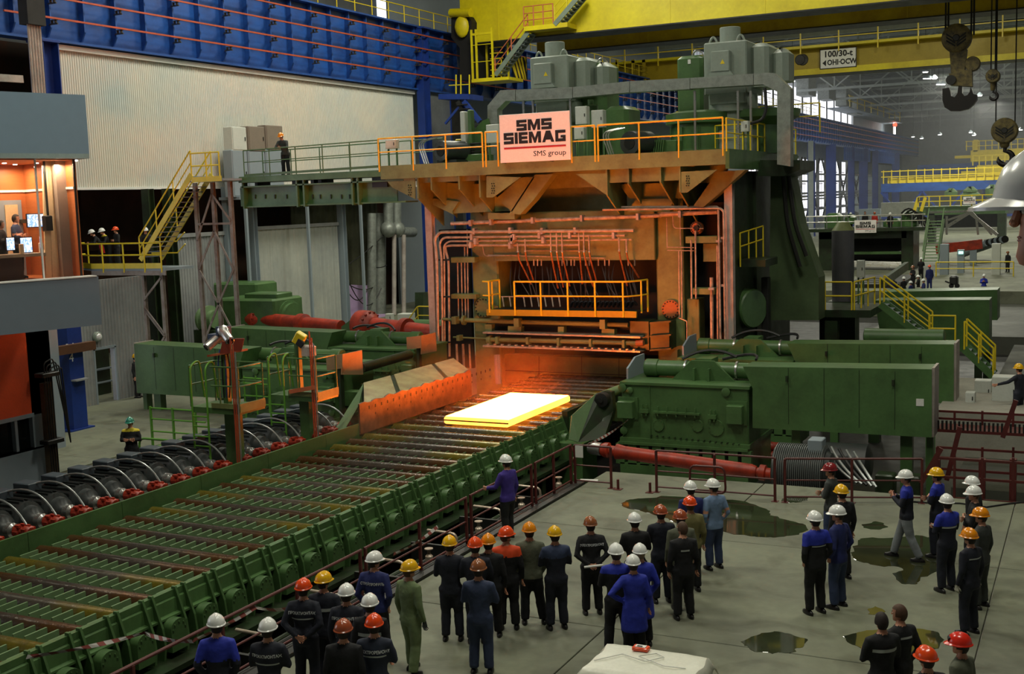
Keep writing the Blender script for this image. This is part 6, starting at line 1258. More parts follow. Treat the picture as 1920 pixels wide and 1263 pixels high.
# ---- right: stairs and landings (yellow), duct, distant green covers
YR = 48.0
a, b = PY(1497, 580, YR), PY(1632, 585, YR); zp = a.z
t = thing('rear_service_platform', (a.x, YR, -1.9), 'green service platform with yellow railing right of the mill', 'platform')
MB().box(a.x, b.x, YR, YR+3.2, zp-.3, zp).part('deck', GREEN_D, t, smooth=False); MB().ibeam(PY(1560, 600, YR+.3), (PY(1560, 600, YR+.3).x, YR+.3, -1.9), .5, .4).part('leg', GREEN_D, t); MB().box(a.x+.3, a.x+.6, YR+2.6, YR+2.9, -1.9, zp-.3).part('leg', GREEN_D, t)
MB().box(PY(1440, 590, YR).x, a.x, YR, YR+.3, zp-.3, zp-.1).part('beam', GREEN_D, t)
xs_ = [PY(x, 580, YR).x for x in (1498, 1547, 1597)]
for x in xs_: MB().cyl((x, YR, zp), (x, YR, zp+1.12), .034, n=8).part('post', YEL, t)
for h in (1.12, .56): MB().tube([(xs_[0], YR, zp+h), (xs_[2], YR, zp+h)], .034, 8).part('rail', YEL, t)
for h in (1.12, .56): MB().tube([(xs_[2]+.1, YR, zp+h), (PY(1640, 560, YR+2.6).x, YR+2.6, zp+h)], .034, 8).part('rail', YEL, t)
for k in range(4): p = Vector((xs_[2]+.1, YR, zp)).lerp(Vector((PY(1640, 560, YR+2.6).x, YR+2.6, zp)), k/3); MB().cyl(p, p+Vector((0, 0, 1.12)), .034, n=8).part('post', YEL, t)
def flight(p0, p1, Y, w_, label, n, zr=1.05):
    """descending stairs from pixel p0 to p1 in plane Y"""
    a, b = PY(p0[0], p0[1], Y), PY(p1[0], p1[1], Y); t = thing('yellow_stairs', b, label, 'stairs', 'yellow railed stairs at the right')
    for yy in (Y, Y+w_):
        A, B = Vector((a.x, yy, a.z)), Vector((b.x, yy, b.z)); MB().bar(A, B, .05, .26).part('stringer', GREEN, t, smooth=False)
        for h, r_ in ((zr, .034), (.55, .028)): MB().tube([A+Vector((0, 0, h)), B+Vector((0, 0, h))], r_, 8).part('handrail', YEL, t)
        for k in range(3): p = A.lerp(B, k/2); MB().cyl(p, p+Vector((0, 0, zr)), .034, n=8).part('post', YEL, t)
    for k in range(n): p = a.lerp(b, (k+.5)/n); MB().box(p.x-.13, p.x+.13, Y+.03, Y+w_-.03, p.z-.02, p.z+.02).part('step', GREYP, t, smooth=False)
    return a, b
flight((1650, 570), (1742, 640), YR-.3, 1.0, 'upper flight of yellow railed stairs leading down beside the green covers', 9)
c0, c1 = PY(1742, 642, YR-.3), PY(1792, 642, YR-.3)
t = thing('stair_landing', c0, 'green landing with yellow railing between the two right flights', 'landing'); MB().box(c0.x, c1.x, YR-.3, YR+.7, c0.z-.15, c0.z).part('deck', GREEN, t)
for x in (c0.x+.02, c1.x-.02): MB().cyl((x, YR-.3, c0.z), (x, YR-.3, c0.z+1.05), .034, n=8).part('post', YEL, t); MB().box(x-.06, x+.06, YR, YR+.12, -1.9, c0.z-.15).part('leg', GREEN_D, t)
for h in (1.05, .55): MB().tube([(c0.x, YR-.3, c0.z+h), (c1.x, YR-.3, c0.z+h)], .034, 8).part('rail', YEL, t)
flight((1808, 655), (1862, 706), YR-1.8, .9, 'lower flight of yellow railed stairs ending by the white cabinet', 6)
# distant long covers
def cover(pts, Y, D, label):
    t = thing('long_green_cover', PY(pts[-1][0], pts[-1][1], Y), label, 'machine cover', 'long green covers behind the stairs'); P = [PY(px, py, Y) for px, py in pts]; n = len(P)
    MB().add(P+[p+Vector((0, D, 0)) for p in P], [tuple(range(n-1, -1, -1)), tuple(range(n, 2*n))]+[(i, (i+1) % n, n+(i+1) % n, n+i) for i in range(n)]).part('casing', GREEN, t, smooth=False)
    x0, x1 = min(p.x for p in P), max(p.x for p in P); z0 = min(p.z for p in P)
    for x in (x0+.8, x1-.6): MB().box(x, x+.3, Y+.2, Y+.5, -1.9, z0).part('leg', GREEN_D, t)
cover([(1640, 563), (1855, 562), (1855, 660), (1655, 655)], 53.0, 1.4, 'long dark green cover box beyond the upper stairs, nearer one'); cover([(1655, 547), (1870, 543), (1870, 600), (1670, 600)], 58.0, 1.6, 'long dark green cover box beyond the upper stairs, farther one')
o = MB().lathe(PY(1620, 630, 44.8), (1, 0, 0), [(0, .2), (.04, .3), (2.8, .3), (2.85, .2)], 18).part('green_cylinder', GREEN); o2 = MB().box(PY(1630, 640, 44.8).x, PY(1640, 640, 44.8).x+.2, 44.6, 45.1, -1.9, PY(1630, 636, 44.8).z).part('saddle', GREEN_D, o); tag(o, 'horizontal green cylinder just above the farther machine cover', 'cylinder')
o2.parent = o; o2.location = (0, 0, 0)
cabinet(1860, 706, 1905, 760, 39.5, .6, 'big pale grey cabinet at the right edge beside a yellow helmeted man', zf=-.6, leg=False, group='cabinets at the right edge')
cabinet(1827, 713, 1858, 752, 41.0, .5, 'smaller grey cabinet left of the big pale one', zf=-.6, leg=True, group='cabinets at the right edge')
cabinet(1810, 735, 1828, 758, 39.0, .3, 'small low grey junction box beside the cabinets', zf=-.6, leg=True, group='cabinets at the right edge')
struct('floor', MB().box(PY(1760, 765, 38).x, 6, 37.2, 44, -1.9, PY(1860, 765, 38).z-.02), CONC)
# maroon walkways at the right
t = thing('maroon_walkway', PY(1830, 800, 34), 'maroon steel walkway with railings at the right edge', 'walkway')
for (Y, yt, yb2) in ((35.5, 770, 800), (33.2, 838, 880), (30.6, 858, 935)):
    for px in (1757, 1790, 1842, 1900): a, b = PY(px, yt, Y), PY(px, yb2, Y); MB().box(a.x-.03, a.x+.03, Y-.03, Y+.03, b.z, a.z).part('post', RAILR, t)
    for f in (0, .45, .95): a, b = PY(1757, yt+(yb2-yt)*f, Y), PY(1960, yt+(yb2-yt)*f+8, Y); MB().bar(a, (b.x, Y, a.z), .05, .06).part('rail', RAILR, t)
q = MB(); Y = 34.3; a = PY(1757, 796, Y)
for k in range(34): q.box(a.x+k*.11, a.x+k*.11+.05, Y, Y+.1, a.z-.12, a.z+.12)
q.part('grating_edge', BLACK, t)['kind'] = 'stuff'
MB().box(a.x, a.x+4, Y, Y+.9, a.z-.2, a.z-.12).part('deck', RAILR, t)
for k, (p0, p1, Y) in enumerate((((1727, 905), (1765, 840), 30.0), ((1775, 900), (1800, 800), 31.8), ((1880, 820), (1905, 750), 33.0))): MB().bar(PY(p0[0], p0[1], Y), PY(p1[0], p1[1], Y), .07, .12).part('stair_stringer', RAILR, t)
for px in (1757, 1842, 1900): a = PY(px, 860, 31.5); MB().box(a.x-.08, a.x+.08, 31.4, 31.6, -1.9, a.z).part('leg', RAILR, t)
struct('floor', MB().box(-3.6, 8, 29.7, 30.4, -1.9, -.5), CONC)
t = thing('floor_cable', PZ(1700, 940, 0), 'black cable lying on the floor behind the group at the right', 'cable'); MB().tube([PZ(x, y, .02) for x, y in ((1690, 938), (1740, 942), (1800, 943), (1850, 950), (1890, 944), (1925, 940))], .02, 6).part('cable', BHOSE, t)
# grey vertical duct with cone
t = thing('vertical_duct', PY(1580, 600, 52), 'grey vertical cylinder duct with pale cone top right of the mill', 'duct'); a, b = PY(1560, 432, 52), PY(1601, 520, 52); cx_ = (a.x+b.x)/2; r_ = (b.x-a.x)/2
MB().lathe((cx_, 52, zp), (0, 0, 1), [(0, r_), (b.z-zp+.2, r_), (b.z-zp+.22, r_*1.02), (a.z-zp, r_*1.02)], 26).part('cylinder', mat('dim_grey_duct', (92, 92, 96), .55, var=.2), t); MB().lathe((cx_, 52, a.z), (0, 0, 1), [(0, r_*1.02), (.35, r_*.5)], 26).part('cone', MILLG, t)
MB().box(cx_-.6, cx_+.6, 51.5, 52.5, -1.9, zp).part('base', GREEN_D, t)
cabinet(1606, 488, 1620, 520, 50.5, .3, 'small grey control box beside the vertical duct', zf=zp, group='boxes on the service platform')

# ================================================================ cranes and hooks
def girder(name, y, x0, x1, z0, z1, m_, label, fl=.12, w_=1.7):
    t = thing(name, ((x0+x1)/2, y, z0), label, 'crane girder', 'yellow crane girders')
    MB().box(x0, x1, y, y+w_, z0+fl, z1).part('box_web', m_, t, smooth=False); MB().box(x0, x1, y-.25, y+w_+.25, z0, z0+fl).part('bottom_flange', DARK, t, smooth=False)
    st_ = MB().box(-.03, .03, -.02, 0, 0, z1-z0-fl).mesh('weld_rib', m_, False)
    for k in range(int((x1-x0)/6.2)): inst(st_, 'weld_rib', t, Vector((x0+3+k*6.2, y, z0+fl))-wl(t))
    return t
zg = PY(1280, 42, 75).z
girder('crane_girder', 75, -40.5, 30, zg-.08, zg+6.5, YELD, 'nearest huge yellow crane box girder crossing the top of the picture', .08, 1.8)
zg2 = PY(1280, 74, 86).z
ga = PY(1007, 100, 86).x
girder('crane_girder', 86, ga, 30, zg2-.08, zg2+4.6, mat('crane_yellow_lower', (196, 172, 14), .45, var=.2, scale=.35, col2=(160, 132, 10)), 'second yellow crane girder just below and behind the nearest one', .08, 1.8)
# second crane with walkway and capacity sign
yk = 118; zk0, zk1, zk2 = PY(1467, 145, yk).z, PY(1467, 131, yk).z, PY(1467, 97, yk).z
t = thing('crane_girder', (-20, yk, zk0), 'farther yellow crane girder carrying the 100/30 t sign and a railed walkway', 'crane girder', 'yellow crane girders')
MB().box(-46, 30, yk-.35, yk+.4, zk0, zk1-.15).part('lower_flange', YELD, t, smooth=False); MB().box(-46, 30, yk, yk+1.8, zk1-.15, zk2).part('box_web', YELO, t, smooth=False); MB().box(-46, 30, yk-.4, yk+2, zk0-.08, zk0).part('bottom_plate', DARK, t)
MB().box(-46, 30, yk-1.2, yk+.1, zk2, zk2+.25).part('walkway', YELD, t, smooth=False)
for h in (.85, 1.55): MB().bar((-46, yk-1.2, zk2+h), (30, yk-1.2, zk2+h), .1, .09).part('rail', YEL, t)
pm2 = MB().box(-.06, .06, -.06, .06, -.5, 1.9).mesh('post', YEL, False)
for k in range(20): inst(pm2, 'post', t, Vector((-44+k*3.6, yk-1.25, zk2))-wl(t))
for (px, py) in ((1505, 112),): p = PY(px, py, yk-.02); MB().lathe(p, (0, -1, 0), [(0, .55), (.04, .5)], 20).part('manhole_cover', DARK, t)
MB().lathe(PY(1500, 112, yk-.05), (0, -1, 0), [(0, .5), (.05, .45)], 20).part('manhole_cover', DARK, t)
a, b = PY(1537, 93, yk-.4), PY(1606, 125, yk-.4)
s_ = thing('capacity_sign', ((a.x+b.x)/2, yk-.4, b.z), 'white rectangular sign reading 100/30-t on the crane girder', 'sign'); MB().bbox(a.x, b.x, yk-.4, yk-.34, b.z, a.z, .02).part('board', WHITE, s_); cxs, czs = (a.x+b.x)/2, (a.z+b.z)/2; hh_ = a.z-b.z
for (u0, u1, v0, v1) in ((a.x, b.x, a.z-.07, a.z), (a.x, b.x, b.z, b.z+.07), (a.x, a.x+.07, b.z, a.z), (b.x-.07, b.x, b.z, a.z)): MB().box(u0, u1, yk-.43, yk-.4, v0, v1).part('border', INK, s_)
place_text('100/30-t', s_, (cxs, yk-.41, czs+hh_*.22), hh_*.42, INK, (1, 0, 0), (0, 0, 1), depth=.01, bold=.025); place_text('OHI·OCW', s_, (cxs+.35, yk-.41, czs-hh_*.2), hh_*.37, INK, (1, 0, 0), (0, 0, 1), depth=.01, bold=.025, sx=.85)
MB().prism([(a.x+.25, czs-hh_*.2), (a.x+.6, czs-hh_*.05), (a.x+.6, czs-hh_*.36)], 'y', yk-.42, yk-.4).part('emblem', INK, s_)
MB().box(cxs-.05, cxs+.05, yk-.42, yk+.0, a.z, a.z+.5).part('hanger', DARK, s_)
for k, px in enumerate((1155, 1185, 1205)): o = thing('crane_strut', PY(px, 150, 117), 'dark yellow lattice strut hanging under the farther crane, number from left', 'strut'); o['label'] = 'dark yellow vertical strut under the far crane, %s of three' % ('left', 'middle', 'right')[k]; a_, b_ = PY(px, 112, 117), PY(px+7, 165, 117); MB().box(a_.x, b_.x, 116.8, 117, b_.z, a_.z).part('strut_plate', YELO, o); [MB().box(a_.x-.1, b_.x+.1, 116.7, 116.8, b_.z+.4*q, b_.z+.4*q+.08).part('rung', YELO, o) for q in range(6)]
# end carriage, cage, stairs of the near crane
t = thing('crane_end_carriage', PY(865, 80, 74.5), 'dark end carriage with round yellow buffer at the left end of the near crane', 'crane carriage')
PP(MB(), [(846, 33), (878, 30), (884, 40), (884, 150), (862, 150), (862, 90), (846, 70)], 74.2, 3.5).part('frame', BLACK, t, smooth=False); MB().sph(PY(866, 50, 74.0), .55, .3, .75).part('buffer', YELD, t); MB().lathe(PY(862, 24, 74), (-1, .2, .1), [(-1, .3), (.8, .3), (.82, .15)], 12).part('buffer_tube', YELD, t)
Yc = 73.5
t = thing('crane_access_cage', PY(905, 145, Yc), 'yellow railed cage with ladder below the left end of the crane', 'cage')
a, b = PY(884, 70, Yc), PY(925, 146, Yc); D = 2.2
for (x, y) in ((a.x, Yc), (b.x, Yc), (a.x, Yc+D), (b.x+.1, Yc+D), (a.x+.35, Yc)): MB().box(x-.06, x+.06, y-.06, y+.06, b.z, a.z+(.5 if y == Yc else .3)).part('post', YELD, t)
MB().box(a.x-.1, b.x+1.2, Yc-.05, Yc+D, b.z-.2, b.z).part('floor', YELD, t, smooth=False)
for k in range(8): z = b.z+(a.z-b.z)*k/7.5; MB().box(a.x+.3, a.x+1.3, Yc+D-.1, Yc+D, z, z+.07).part('rung', YELD, t); MB().box(a.x, b.x, Yc-.03, Yc+.03, z, z+.04).part('guard_bar', YELD, t) if k in (0, 3, 6) else None
MB().box(a.x, b.x, Yc-.05, Yc+.05, a.z+.1, a.z+.25).part('head_beam', YELD, t); MB().cyl(PY(940, 148, Yc+D), PY(940, 110, Yc+D), .05, n=6).part('post', YELD, t)
def cstair(p0, p1, Y, label, m_, rail_m, n):
    a, b = PY(p0[0], p0[1], Y), PY(p1[0], p1[1], Y); t = thing('crane_stairs', a, label, 'stairs', 'stairs on the near crane')
    for yy in (Y, Y+1): MB().bar(Vector((a.x, yy, a.z)), Vector((b.x, yy, b.z)), .08, .32).part('stringer', m_, t)
    for h in (.6, 1.15): MB().tube([Vector((a.x, Y, a.z+h)), Vector((b.x, Y, b.z+h))], .035, 6).part('handrail', rail_m, t)
    for k in range(n): p = a.lerp(b, (k+.5)/n); MB().box(p.x-.16, p.x+.16, Y+.04, Y+.96, p.z-.03, p.z+.03).part('step', GREYP, t)
    for k in range(3): p = a.lerp(b, k/2); MB().cyl(p, p+Vector((0, 0, 1.15)), .04, n=6).part('post', rail_m, t)
GRS = mat('grey_green_stringer', (120, 134, 118), .5)
cstair((929, 141), (990, 60), 73.6, 'grey stairs climbing from the yellow cage to the small platform', GRS, ORNG, 12); cstair((1040, 46), (1086, -8), 73.4, 'grey stairs climbing out of the top of the picture', GRS, YELD, 9)
t = thing('crane_landing', PY(1010, 50, 73.6), 'small yellow landing with orange railing on the near crane girder', 'landing')
a, b = PY(982, 50, 73.4), PY(1043, 52, 73.4); MB().box(a.x, b.x+.8, 73.4, 75.0, a.z-.3, a.z).part('deck', YELD, t, smooth=False)
for k in range(4): x = a.x+(b.x-a.x)*k/3*.9; MB().cyl((x, 73.45, a.z), (x, 73.45, a.z+1.3), .04, n=6).part('post', ORNG, t)
for h in (.4, .85, 1.3): MB().tube([(a.x, 73.45, a.z+h), (b.x-.2, 73.45, a.z+h)], .035, 6).part('rail', ORNG, t)
# black and yellow striped board
t = thing('striped_board', PY(972, 128, 77), 'black and yellow diagonally striped hazard board under the crane', 'hazard board'); P = [(958, 120), (967, 105), (987, 107), (988, 150), (964, 146)]
sbd = PP(MB(), P, 77.2, .1).part('board', BLACK, t, smooth=False); MB().bar(PY(975, 108, 77.3), (PY(975, 108, 77.3).x, 77.3, 18.4), .1, .1).part('hanger', DARK, t)
for k in range(6): x = 958+k*6; PP(MB(), [(x, 106+(3 if k else 12)), (x+2.8, 106), (min(x+14, 987), 150), (min(x+10.5, 985), 148)] if k < 4 else [(x, 107), (min(x+3, 987), 107), (987, 120+(5-k)*14), (987, 112+(5-k)*8)], 77.15, .05).part('stripe', YEL, sbd, smooth=False)
# blue stair tower under the runway near the cage
t = thing('blue_ladder_tower', PY(870, 215, 70), 'blue platform and zigzag ladder under the crane runway, behind the left fan motor', 'ladder tower')
PP(MB(), [(822, 176), (880, 176), (880, 186), (822, 186)], 70, 2).part('deck', BLUED, t); MB().bar(PY(870, 190, 70), PY(900, 228, 70), .25, .3).part('stringer', BLUED, t); MB().bar(PY(861, 200, 70), PY(835, 232, 70), .12, .15).part('brace', BLUED, t); MB().bar(PY(858, 190, 70), PY(884, 245, 70), .1, .3).part('stringer', DARK, t)
for k in range(7): p = PY(866+k*4, 196+k*8, 69.8); MB().box(p.x-.4, p.x+.4, 69.8, 70.6, p.z-.03, p.z+.03).part('step', DARK, t)
for px in (855, 864, 880): MB().cyl(PY(px, 140, 70), PY(px, 176, 70), .05, n=6).part('post', YELD, t)
MB().bar(PY(842, 160, 70), PY(880, 158, 70), .06, .06).part('rail', YELD, t)
MB().box(PY(845, 180, 71).x, PY(860, 180, 71).x, 71, 71.4, 0, PY(845, 180, 71).z).part('leg', DARK, t)
# hooks
HKB = mat('hook_block_faded_yellow', (112, 98, 50), .6, var=.45, scale=3, col2=(44, 38, 28)); HKD = mat('hook_black_steel', (30, 26, 24), .4, metal=.3, var=.3)
def sheave(t, px, py, r, Y):
    c = PY(px, py, Y); sg_ = MB().lathe(c-Vector((0, .4, 0)), (0, 1, 0), [(0, r*.9), (.06, r), (.74, r), (.8, r*.9)], 28).part('sheave_guard', HKB, t); MB().lathe(c-Vector((0, .46, 0)), (0, 1, 0), [(0, r*.2), (.06, r*.25)], 14).part('axle', DARK, sg_)
    for a_ in (0, 1, 2, 3):
        for s_ in (-1, 1):
            q = MB(); an = -PI/2+s_*(.35+.0*a_); off = -r*.05-a_*r*.22; x = s_*r*.42; q.prism([(c.x+s_*r*.06, c.z+off), (c.x+s_*r*.06, c.z+off-r*.13), (c.x+s_*r*.66, c.z+off+r*.28), (c.x+s_*r*.66, c.z+off+r*.42)], 'y', c.y-.42, c.y-.40)
            if a_ < 3: q.part('stripe', BLACK, sg_)
    return c
HY = 80
t = thing('crane_hook', PY(1797, 205, HY), 'large hook block with striped sheave and black double hook', 'crane hook', 'hooks hanging from the cranes')
sheave(t, 1794, 72, .88, HY); b_ = MB(); PP(b_, [(1780, 92), (1813, 92), (1808, 135), (1783, 136)], HY-.3, .6); b_.part('block_cheek', HKB, t); PP(MB(), [(1779, 138), (1822, 128), (1823, 162), (1782, 160)], HY-.35, .7).part('crosshead', HKB, t)
MB().lathe(PY(1824, 120, HY)-Vector((0, .3, 0)), (0, 1, 0), [(0, .42), (.05, .46), (.5, .46), (.55, .4)], 20).part('lower_sheave', HKB, t)
MB().lathe(PY(1783, 150, HY-.36), (0, -1, 0), [(0, .3), (.1, .3)], 16).part('pin', DARK, t)
PP(MB(), [(1767, 166), (1779, 164), (1782, 172), (1783, 180), (1790, 182), (1795, 175), (1797, 160), (1804, 160), (1804, 174), (1808, 180), (1814, 178), (1818, 172), (1820, 162), (1825, 176), (1832, 178), (1832, 186), (1825, 196), (1816, 204), (1800, 208), (1782, 208), (1771, 201), (1767, 188)], HY-.28, .56).part('double_hook', HKD, t)
for px in (1773, 1778, 1821, 1826): MB().cyl(PY(px, 66, HY), PY(px, 66, HY)+Vector((0, 0, 8)), .06, n=6).part('wire_rope', DARK, t)
def hook1(px, py, r, pyh, rh, label, ropes, Y=HY):
    t = thing('crane_hook', PY(px, pyh+10, Y), label, 'crane hook', 'hooks hanging from the cranes'); c = sheave(t, px, py, r, Y); e = PY(px+1, pyh, Y)
    MB().lathe((c.x, Y, e.z+rh*1.5), (0, 0, 1), [(0, r*.25), (.1, r*.35), (c.z-r*.8-e.z-rh*1.5, r*.4)], 14).part('shank', HKB, t)
    pts = []; rs = []
    for k in range(15): a_ = PI/2+.1-k*(1.62*PI)/14; pts.append((e.x+rh*math.cos(a_), Y, e.z+rh*math.sin(a_))); rs.append(rh*(.28+.18*math.sin(PI*k/14)) if k < 13 else rh*(.16 if k == 13 else .05))
    MB().tube([(e.x, Y, e.z+rh*1.7)]+pts, [rh*.3]+rs, 10).part('hook', HKD, t)
    for rx in ropes: MB().cyl(PY(rx, py-6, Y), PY(rx, py-6, Y)+Vector((0, 0, 12)), .04, n=6).part('wire_rope', DARK, t)
hook1(1884, 245, .78, 296, .42, 'smaller hook block with striped sheave and single hook near the right edge', (1867, 1903))
hook1(1862, 143, .42, 180, .22, 'smallest hook with pale tip hanging left of the single hook', (1866, 1858))
# ================================================================ far hall
FAR = 112
t = thing('far_mill_stand', PY(1640, 440, FAR), 'distant dark green mill stand with railed platform and white sign', 'mill')
for (p0, p1, d, m_) in (((1535, 428, 1700, 446), None, 4, GREEN_D), ((1690, 430, 1712, 520), None, 4, GREEN_D), ((1535, 430, 1560, 520), None, 4, GREEN_D), ((1600, 472, 1690, 476), None, 1, GREEN)):
    PB(MB(), p0[0], p0[1], p0[2], p0[3], FAR, d).part('frame', m_, t, smooth=False)
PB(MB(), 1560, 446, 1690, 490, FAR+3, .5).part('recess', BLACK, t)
for (x0, y0, x1, y1) in ((1545, 400, 1575, 428), (1583, 402, 1600, 420), (1655, 410, 1690, 428), (1690, 396, 1712, 428), (1700, 405, 1718, 430)): PB(MB(), x0, y0, x1, y1, FAR+1, 2, .3).part('drive_housing', GREEN, t)
for k in range(6): c = PY(1690+k*5, 400+k*3, FAR+.8); MB().tube(arc(c, c+Vector((1, 0, 1.2)), c+Vector((1.6, 0, -1)), 6), .08, 5).part('hose', DARK, t)
t = mill_sign((1602, 413), (1643, 436), FAR-1.2, 'white sign reading SMS SIEMAG on the distant dark mill stand', 'far_sign')
z_ = PY(1600, 428, FAR-1).z
t = thing('far_platform_railing', PY(1530, 428, FAR-1), 'thin grey railing on the distant dark mill stand', 'railing')
for h in (.6, 1.15): MB().tube([(PY(1510, 420, FAR-1).x, FAR-1, z_+h), (PY(1735, 420, FAR-1).x, FAR-1, z_+h)], .05, 6).part('rail', STEEL, t)
for k in range(12): x = PY(1510+k*20, 420, FAR-1).x; MB().cyl((x, FAR-1, z_), (x, FAR-1, z_+1.15), .045, n=6).part('post', STEEL, t)
MB().box(PY(1510, 420, FAR).x, PY(1735, 420, FAR).x, FAR-1.1, FAR+2, z_-.3, z_).part('deck', GREEN_D, t)
t = thing('far_ladder_stairs', PY(1740, 490, FAR-3), 'green ladder stairs leading up to the distant mill platform', 'stairs'); a, b = PY(1730, 492, FAR-4), PY(1742, 412, FAR-2.0); w_ = Vector((1.25, 0, 0))
for s_ in (0, 1): MB().bar(a+w_*s_, b+w_*s_, .12, .3).part('stringer', GREEN_L, t); MB().tube([a+w_*s_+Vector((0, 0, 1)), b+w_*s_+Vector((0, 0, 1))], .06, 6).part('handrail', GREEN_L, t)
for k in range(14): p = a.lerp(b, (k+.5)/14); MB().box(p.x, p.x+1.25, p.y-.1, p.y+.12, p.z-.04, p.z+.04).part('step', GREEN_L, t)
# third mill, further back with yellow railing and sign
FB = 165
t = thing('distant_green_machine', PY(1790, 400, FB), 'pale green machines on a railed platform far behind, below the yellow cranes', 'machine')
for (x0, y0, x1, y1) in ((1770, 353, 1792, 368), (1800, 358, 1835, 368), (1847, 346, 1870, 368), (1805, 350, 1830, 360)): PB(MB(), x0, y0, x1, y1, FB, 3, .5).part('drive_housing', GREEN_L, t)
PB(MB(), 1720, 388, 1885, 400, FB, 6).part('platform', GREEN, t); PB(MB(), 1745, 400, 1880, 425, FB+4, .5).part('recess', DARK, t); PB(MB(), 1740, 400, 1752, 470, FB, 2).part('leg', GREEN_D, t); PB(MB(), 1870, 400, 1885, 470, FB, 2).part('leg', GREEN_D, t)
zf_ = PY(1800, 386, FB-1).z
for h in (.7, 1.35): MB().bar((PY(1722, 380, FB-1).x, FB-1, zf_+h), (PY(1884, 380, FB-1).x, FB-1, zf_+h), .12, .12).part('rail', YEL, t)
for k in range(9): x = PY(1722+k*20, 380, FB-1).x; MB().box(x-.07, x+.07, FB-1.1, FB-.9, zf_, zf_+1.35).part('post', YEL, t)
for s_ in (0, 1): MB().bar(PY(1714+s_*13, 396, FB-1), PY(1722+s_*13, 370, FB-1), .2, .4).part('stair_stringer', YEL, t)
mill_sign((1806, 369), (1829, 382), FB-1.6, 'tiny white sign on the yellow railing of the far green platform', 'far_sign')
# blue crossing girder with yellow fencing
for (Y, z0, z1, x0, x1, lab) in ((205, PY(1700, 350, 205).z-.8, PY(1700, 343, 205).z, PY(1652, 345, 205).x, 20, 'nearer'), (262, PY(1760, 327, 262).z, PY(1760, 308, 262).z, PY(1720, 310, 262).x, PY(1850, 310, 262).x, 'farther')):
    t = thing('cross_girder', (x0, Y, z0), 'blue crossing girder in the far hall, %s one' % lab, 'girder', 'blue crossing girders'); MB().box(x0, x1, Y, Y+1.5, z0, z1).part('girder_web', BLUE, t, smooth=False)
    for k in range(8): a = x0+(x1-x0)*k/8; MB().bar((a, Y, z0), (a+(x1-x0)/16, Y, z0-(4 if Y < 210 else 0)-.1), .2, .3).part('diagonal', BLUED, t); MB().bar((a+(x1-x0)/8, Y, z0), (a+(x1-x0)/16, Y, z0-(4 if Y < 210 else 0)-.1), .2, .3).part('diagonal', BLUED, t)
    for x in (x0+.3, x1-.8): MB().box(x, x+.8, Y+.1, Y+1.2, 0, z0).part('leg', BLUED, t)
    if Y < 210:
        MB().box(x0, x1, Y, Y+.4, z0-4.4, z0-4).part('bottom_chord', BLUED, t)
        for k in range(40): x = x0+.4+k*1.3; MB().box(x-.07, x+.07, Y-.1, Y+.0, z1, z1+2.2).part('post', YEL, t)
        for h in (1.1, 2.0): MB().bar((x0, Y, z1+h), (x1, Y, z1+h), .1, .14).part('rail', YEL, t)
        MB().box(x0+1, x1, Y+.4, Y+1, z1, z1+.9).part('kick_plate', YEL, t)
for (Y, px0, py0, px1, py1, lab) in ((240, 1820, 282, 1925, 296, 'upper'), (225, 1832, 310, 1925, 325, 'lower')):
    t = thing('far_crane', PY(px0, py1, Y), 'bright yellow crane far away at the right edge, %s one' % lab, 'crane', 'distant yellow cranes'); PB(MB(), px0, py0, px1+60, py1, Y, 3).part('girder_box', YEL, t, smooth=False); PB(MB(), px0-30, py1-4, px0, py1, Y, 3).part('end_carriage', YEL, t)
    zf_ = PY(px0, py0, Y).z
    for h in (.8, 1.7): MB().bar((PY(px0-10, py0, Y).x, Y, zf_+h), (PY(px1+60, py0, Y).x, Y, zf_+h), .14, .14).part('rail', YEL, t)
    for k in range(14): x = PY(px0-8+k*12, py0, Y).x; MB().box(x-.09, x+.09, Y-.1, Y+.1, zf_, zf_+1.8).part('post', YEL, t)
o = PB(MB(), 1825, 262, 1833, 284, 240, 2).part('crane_mast', YEL); tag(o, 'short yellow mast standing on the upper far crane', 'mast')
# pale lit wall and misc in the far left
for (x0, y0, x1, y1, Y, m_, lab) in ((1652, 380, 1720, 405, 190, mat('pale_far_wall', (170, 172, 160), .6), 'pale low wall under the far blue girder'), (1610, 392, 1650, 411, 175, GREYP, 'grey box behind the men on the distant platform')):
    o = PB(MB(), x0, y0, x1, y1, Y, 1).part('pale_partition', m_); tag(o, lab, 'partition')
# clutter of conveyor steel right of the ladder
t = thing('steel_stair_frame', PY(1800, 430, 125), 'grey steel stair frame slanting beside a red beam in the distance', 'frame')
for (a, b, w_, m_) in (((1742, 398), (1815, 396), .2, STEEL), ((1775, 425), (1815, 400), .3, STEEL), ((1815, 396), (1870, 440), .3, STEEL), ((1778, 412), (1822, 397), .2, STEEL), ((1822, 397), (1860, 440), .2, STEEL), ((1775, 405), (1775, 440), .2, STEEL), ((1830, 405), (1834, 440), .2, STEEL)): MB().bar(PY(a[0], a[1], 125), PY(b[0], b[1], 125), w_, w_).part('bar', m_, t)
o = MB().bar(PY(1755, 467, 120), PY(1842, 457, 120), .5, .9).part('red_roller', RED); tag(o, 'long red roller lying in the far hall', 'roller'); [MB().box(PY(px, 470, 120).x-.3, PY(px, 470, 120).x+.3, 119.8, 120.2, 0, PY(px, 466, 120).z).part('trestle', GREYP, o) for px in (1770, 1825)]
q = thing('pipe_stack', PY(1850, 470, 128), 'stacked dark pipes in the far hall right of the red roller', 'pipes')
for k in range(8): MB().cyl(PY(1800+k*6, 478-k*2, 128), PY(1850+k*5, 455-k, 124), .35, n=10).part('pipe', DARK if k % 2 else GREYP, q)
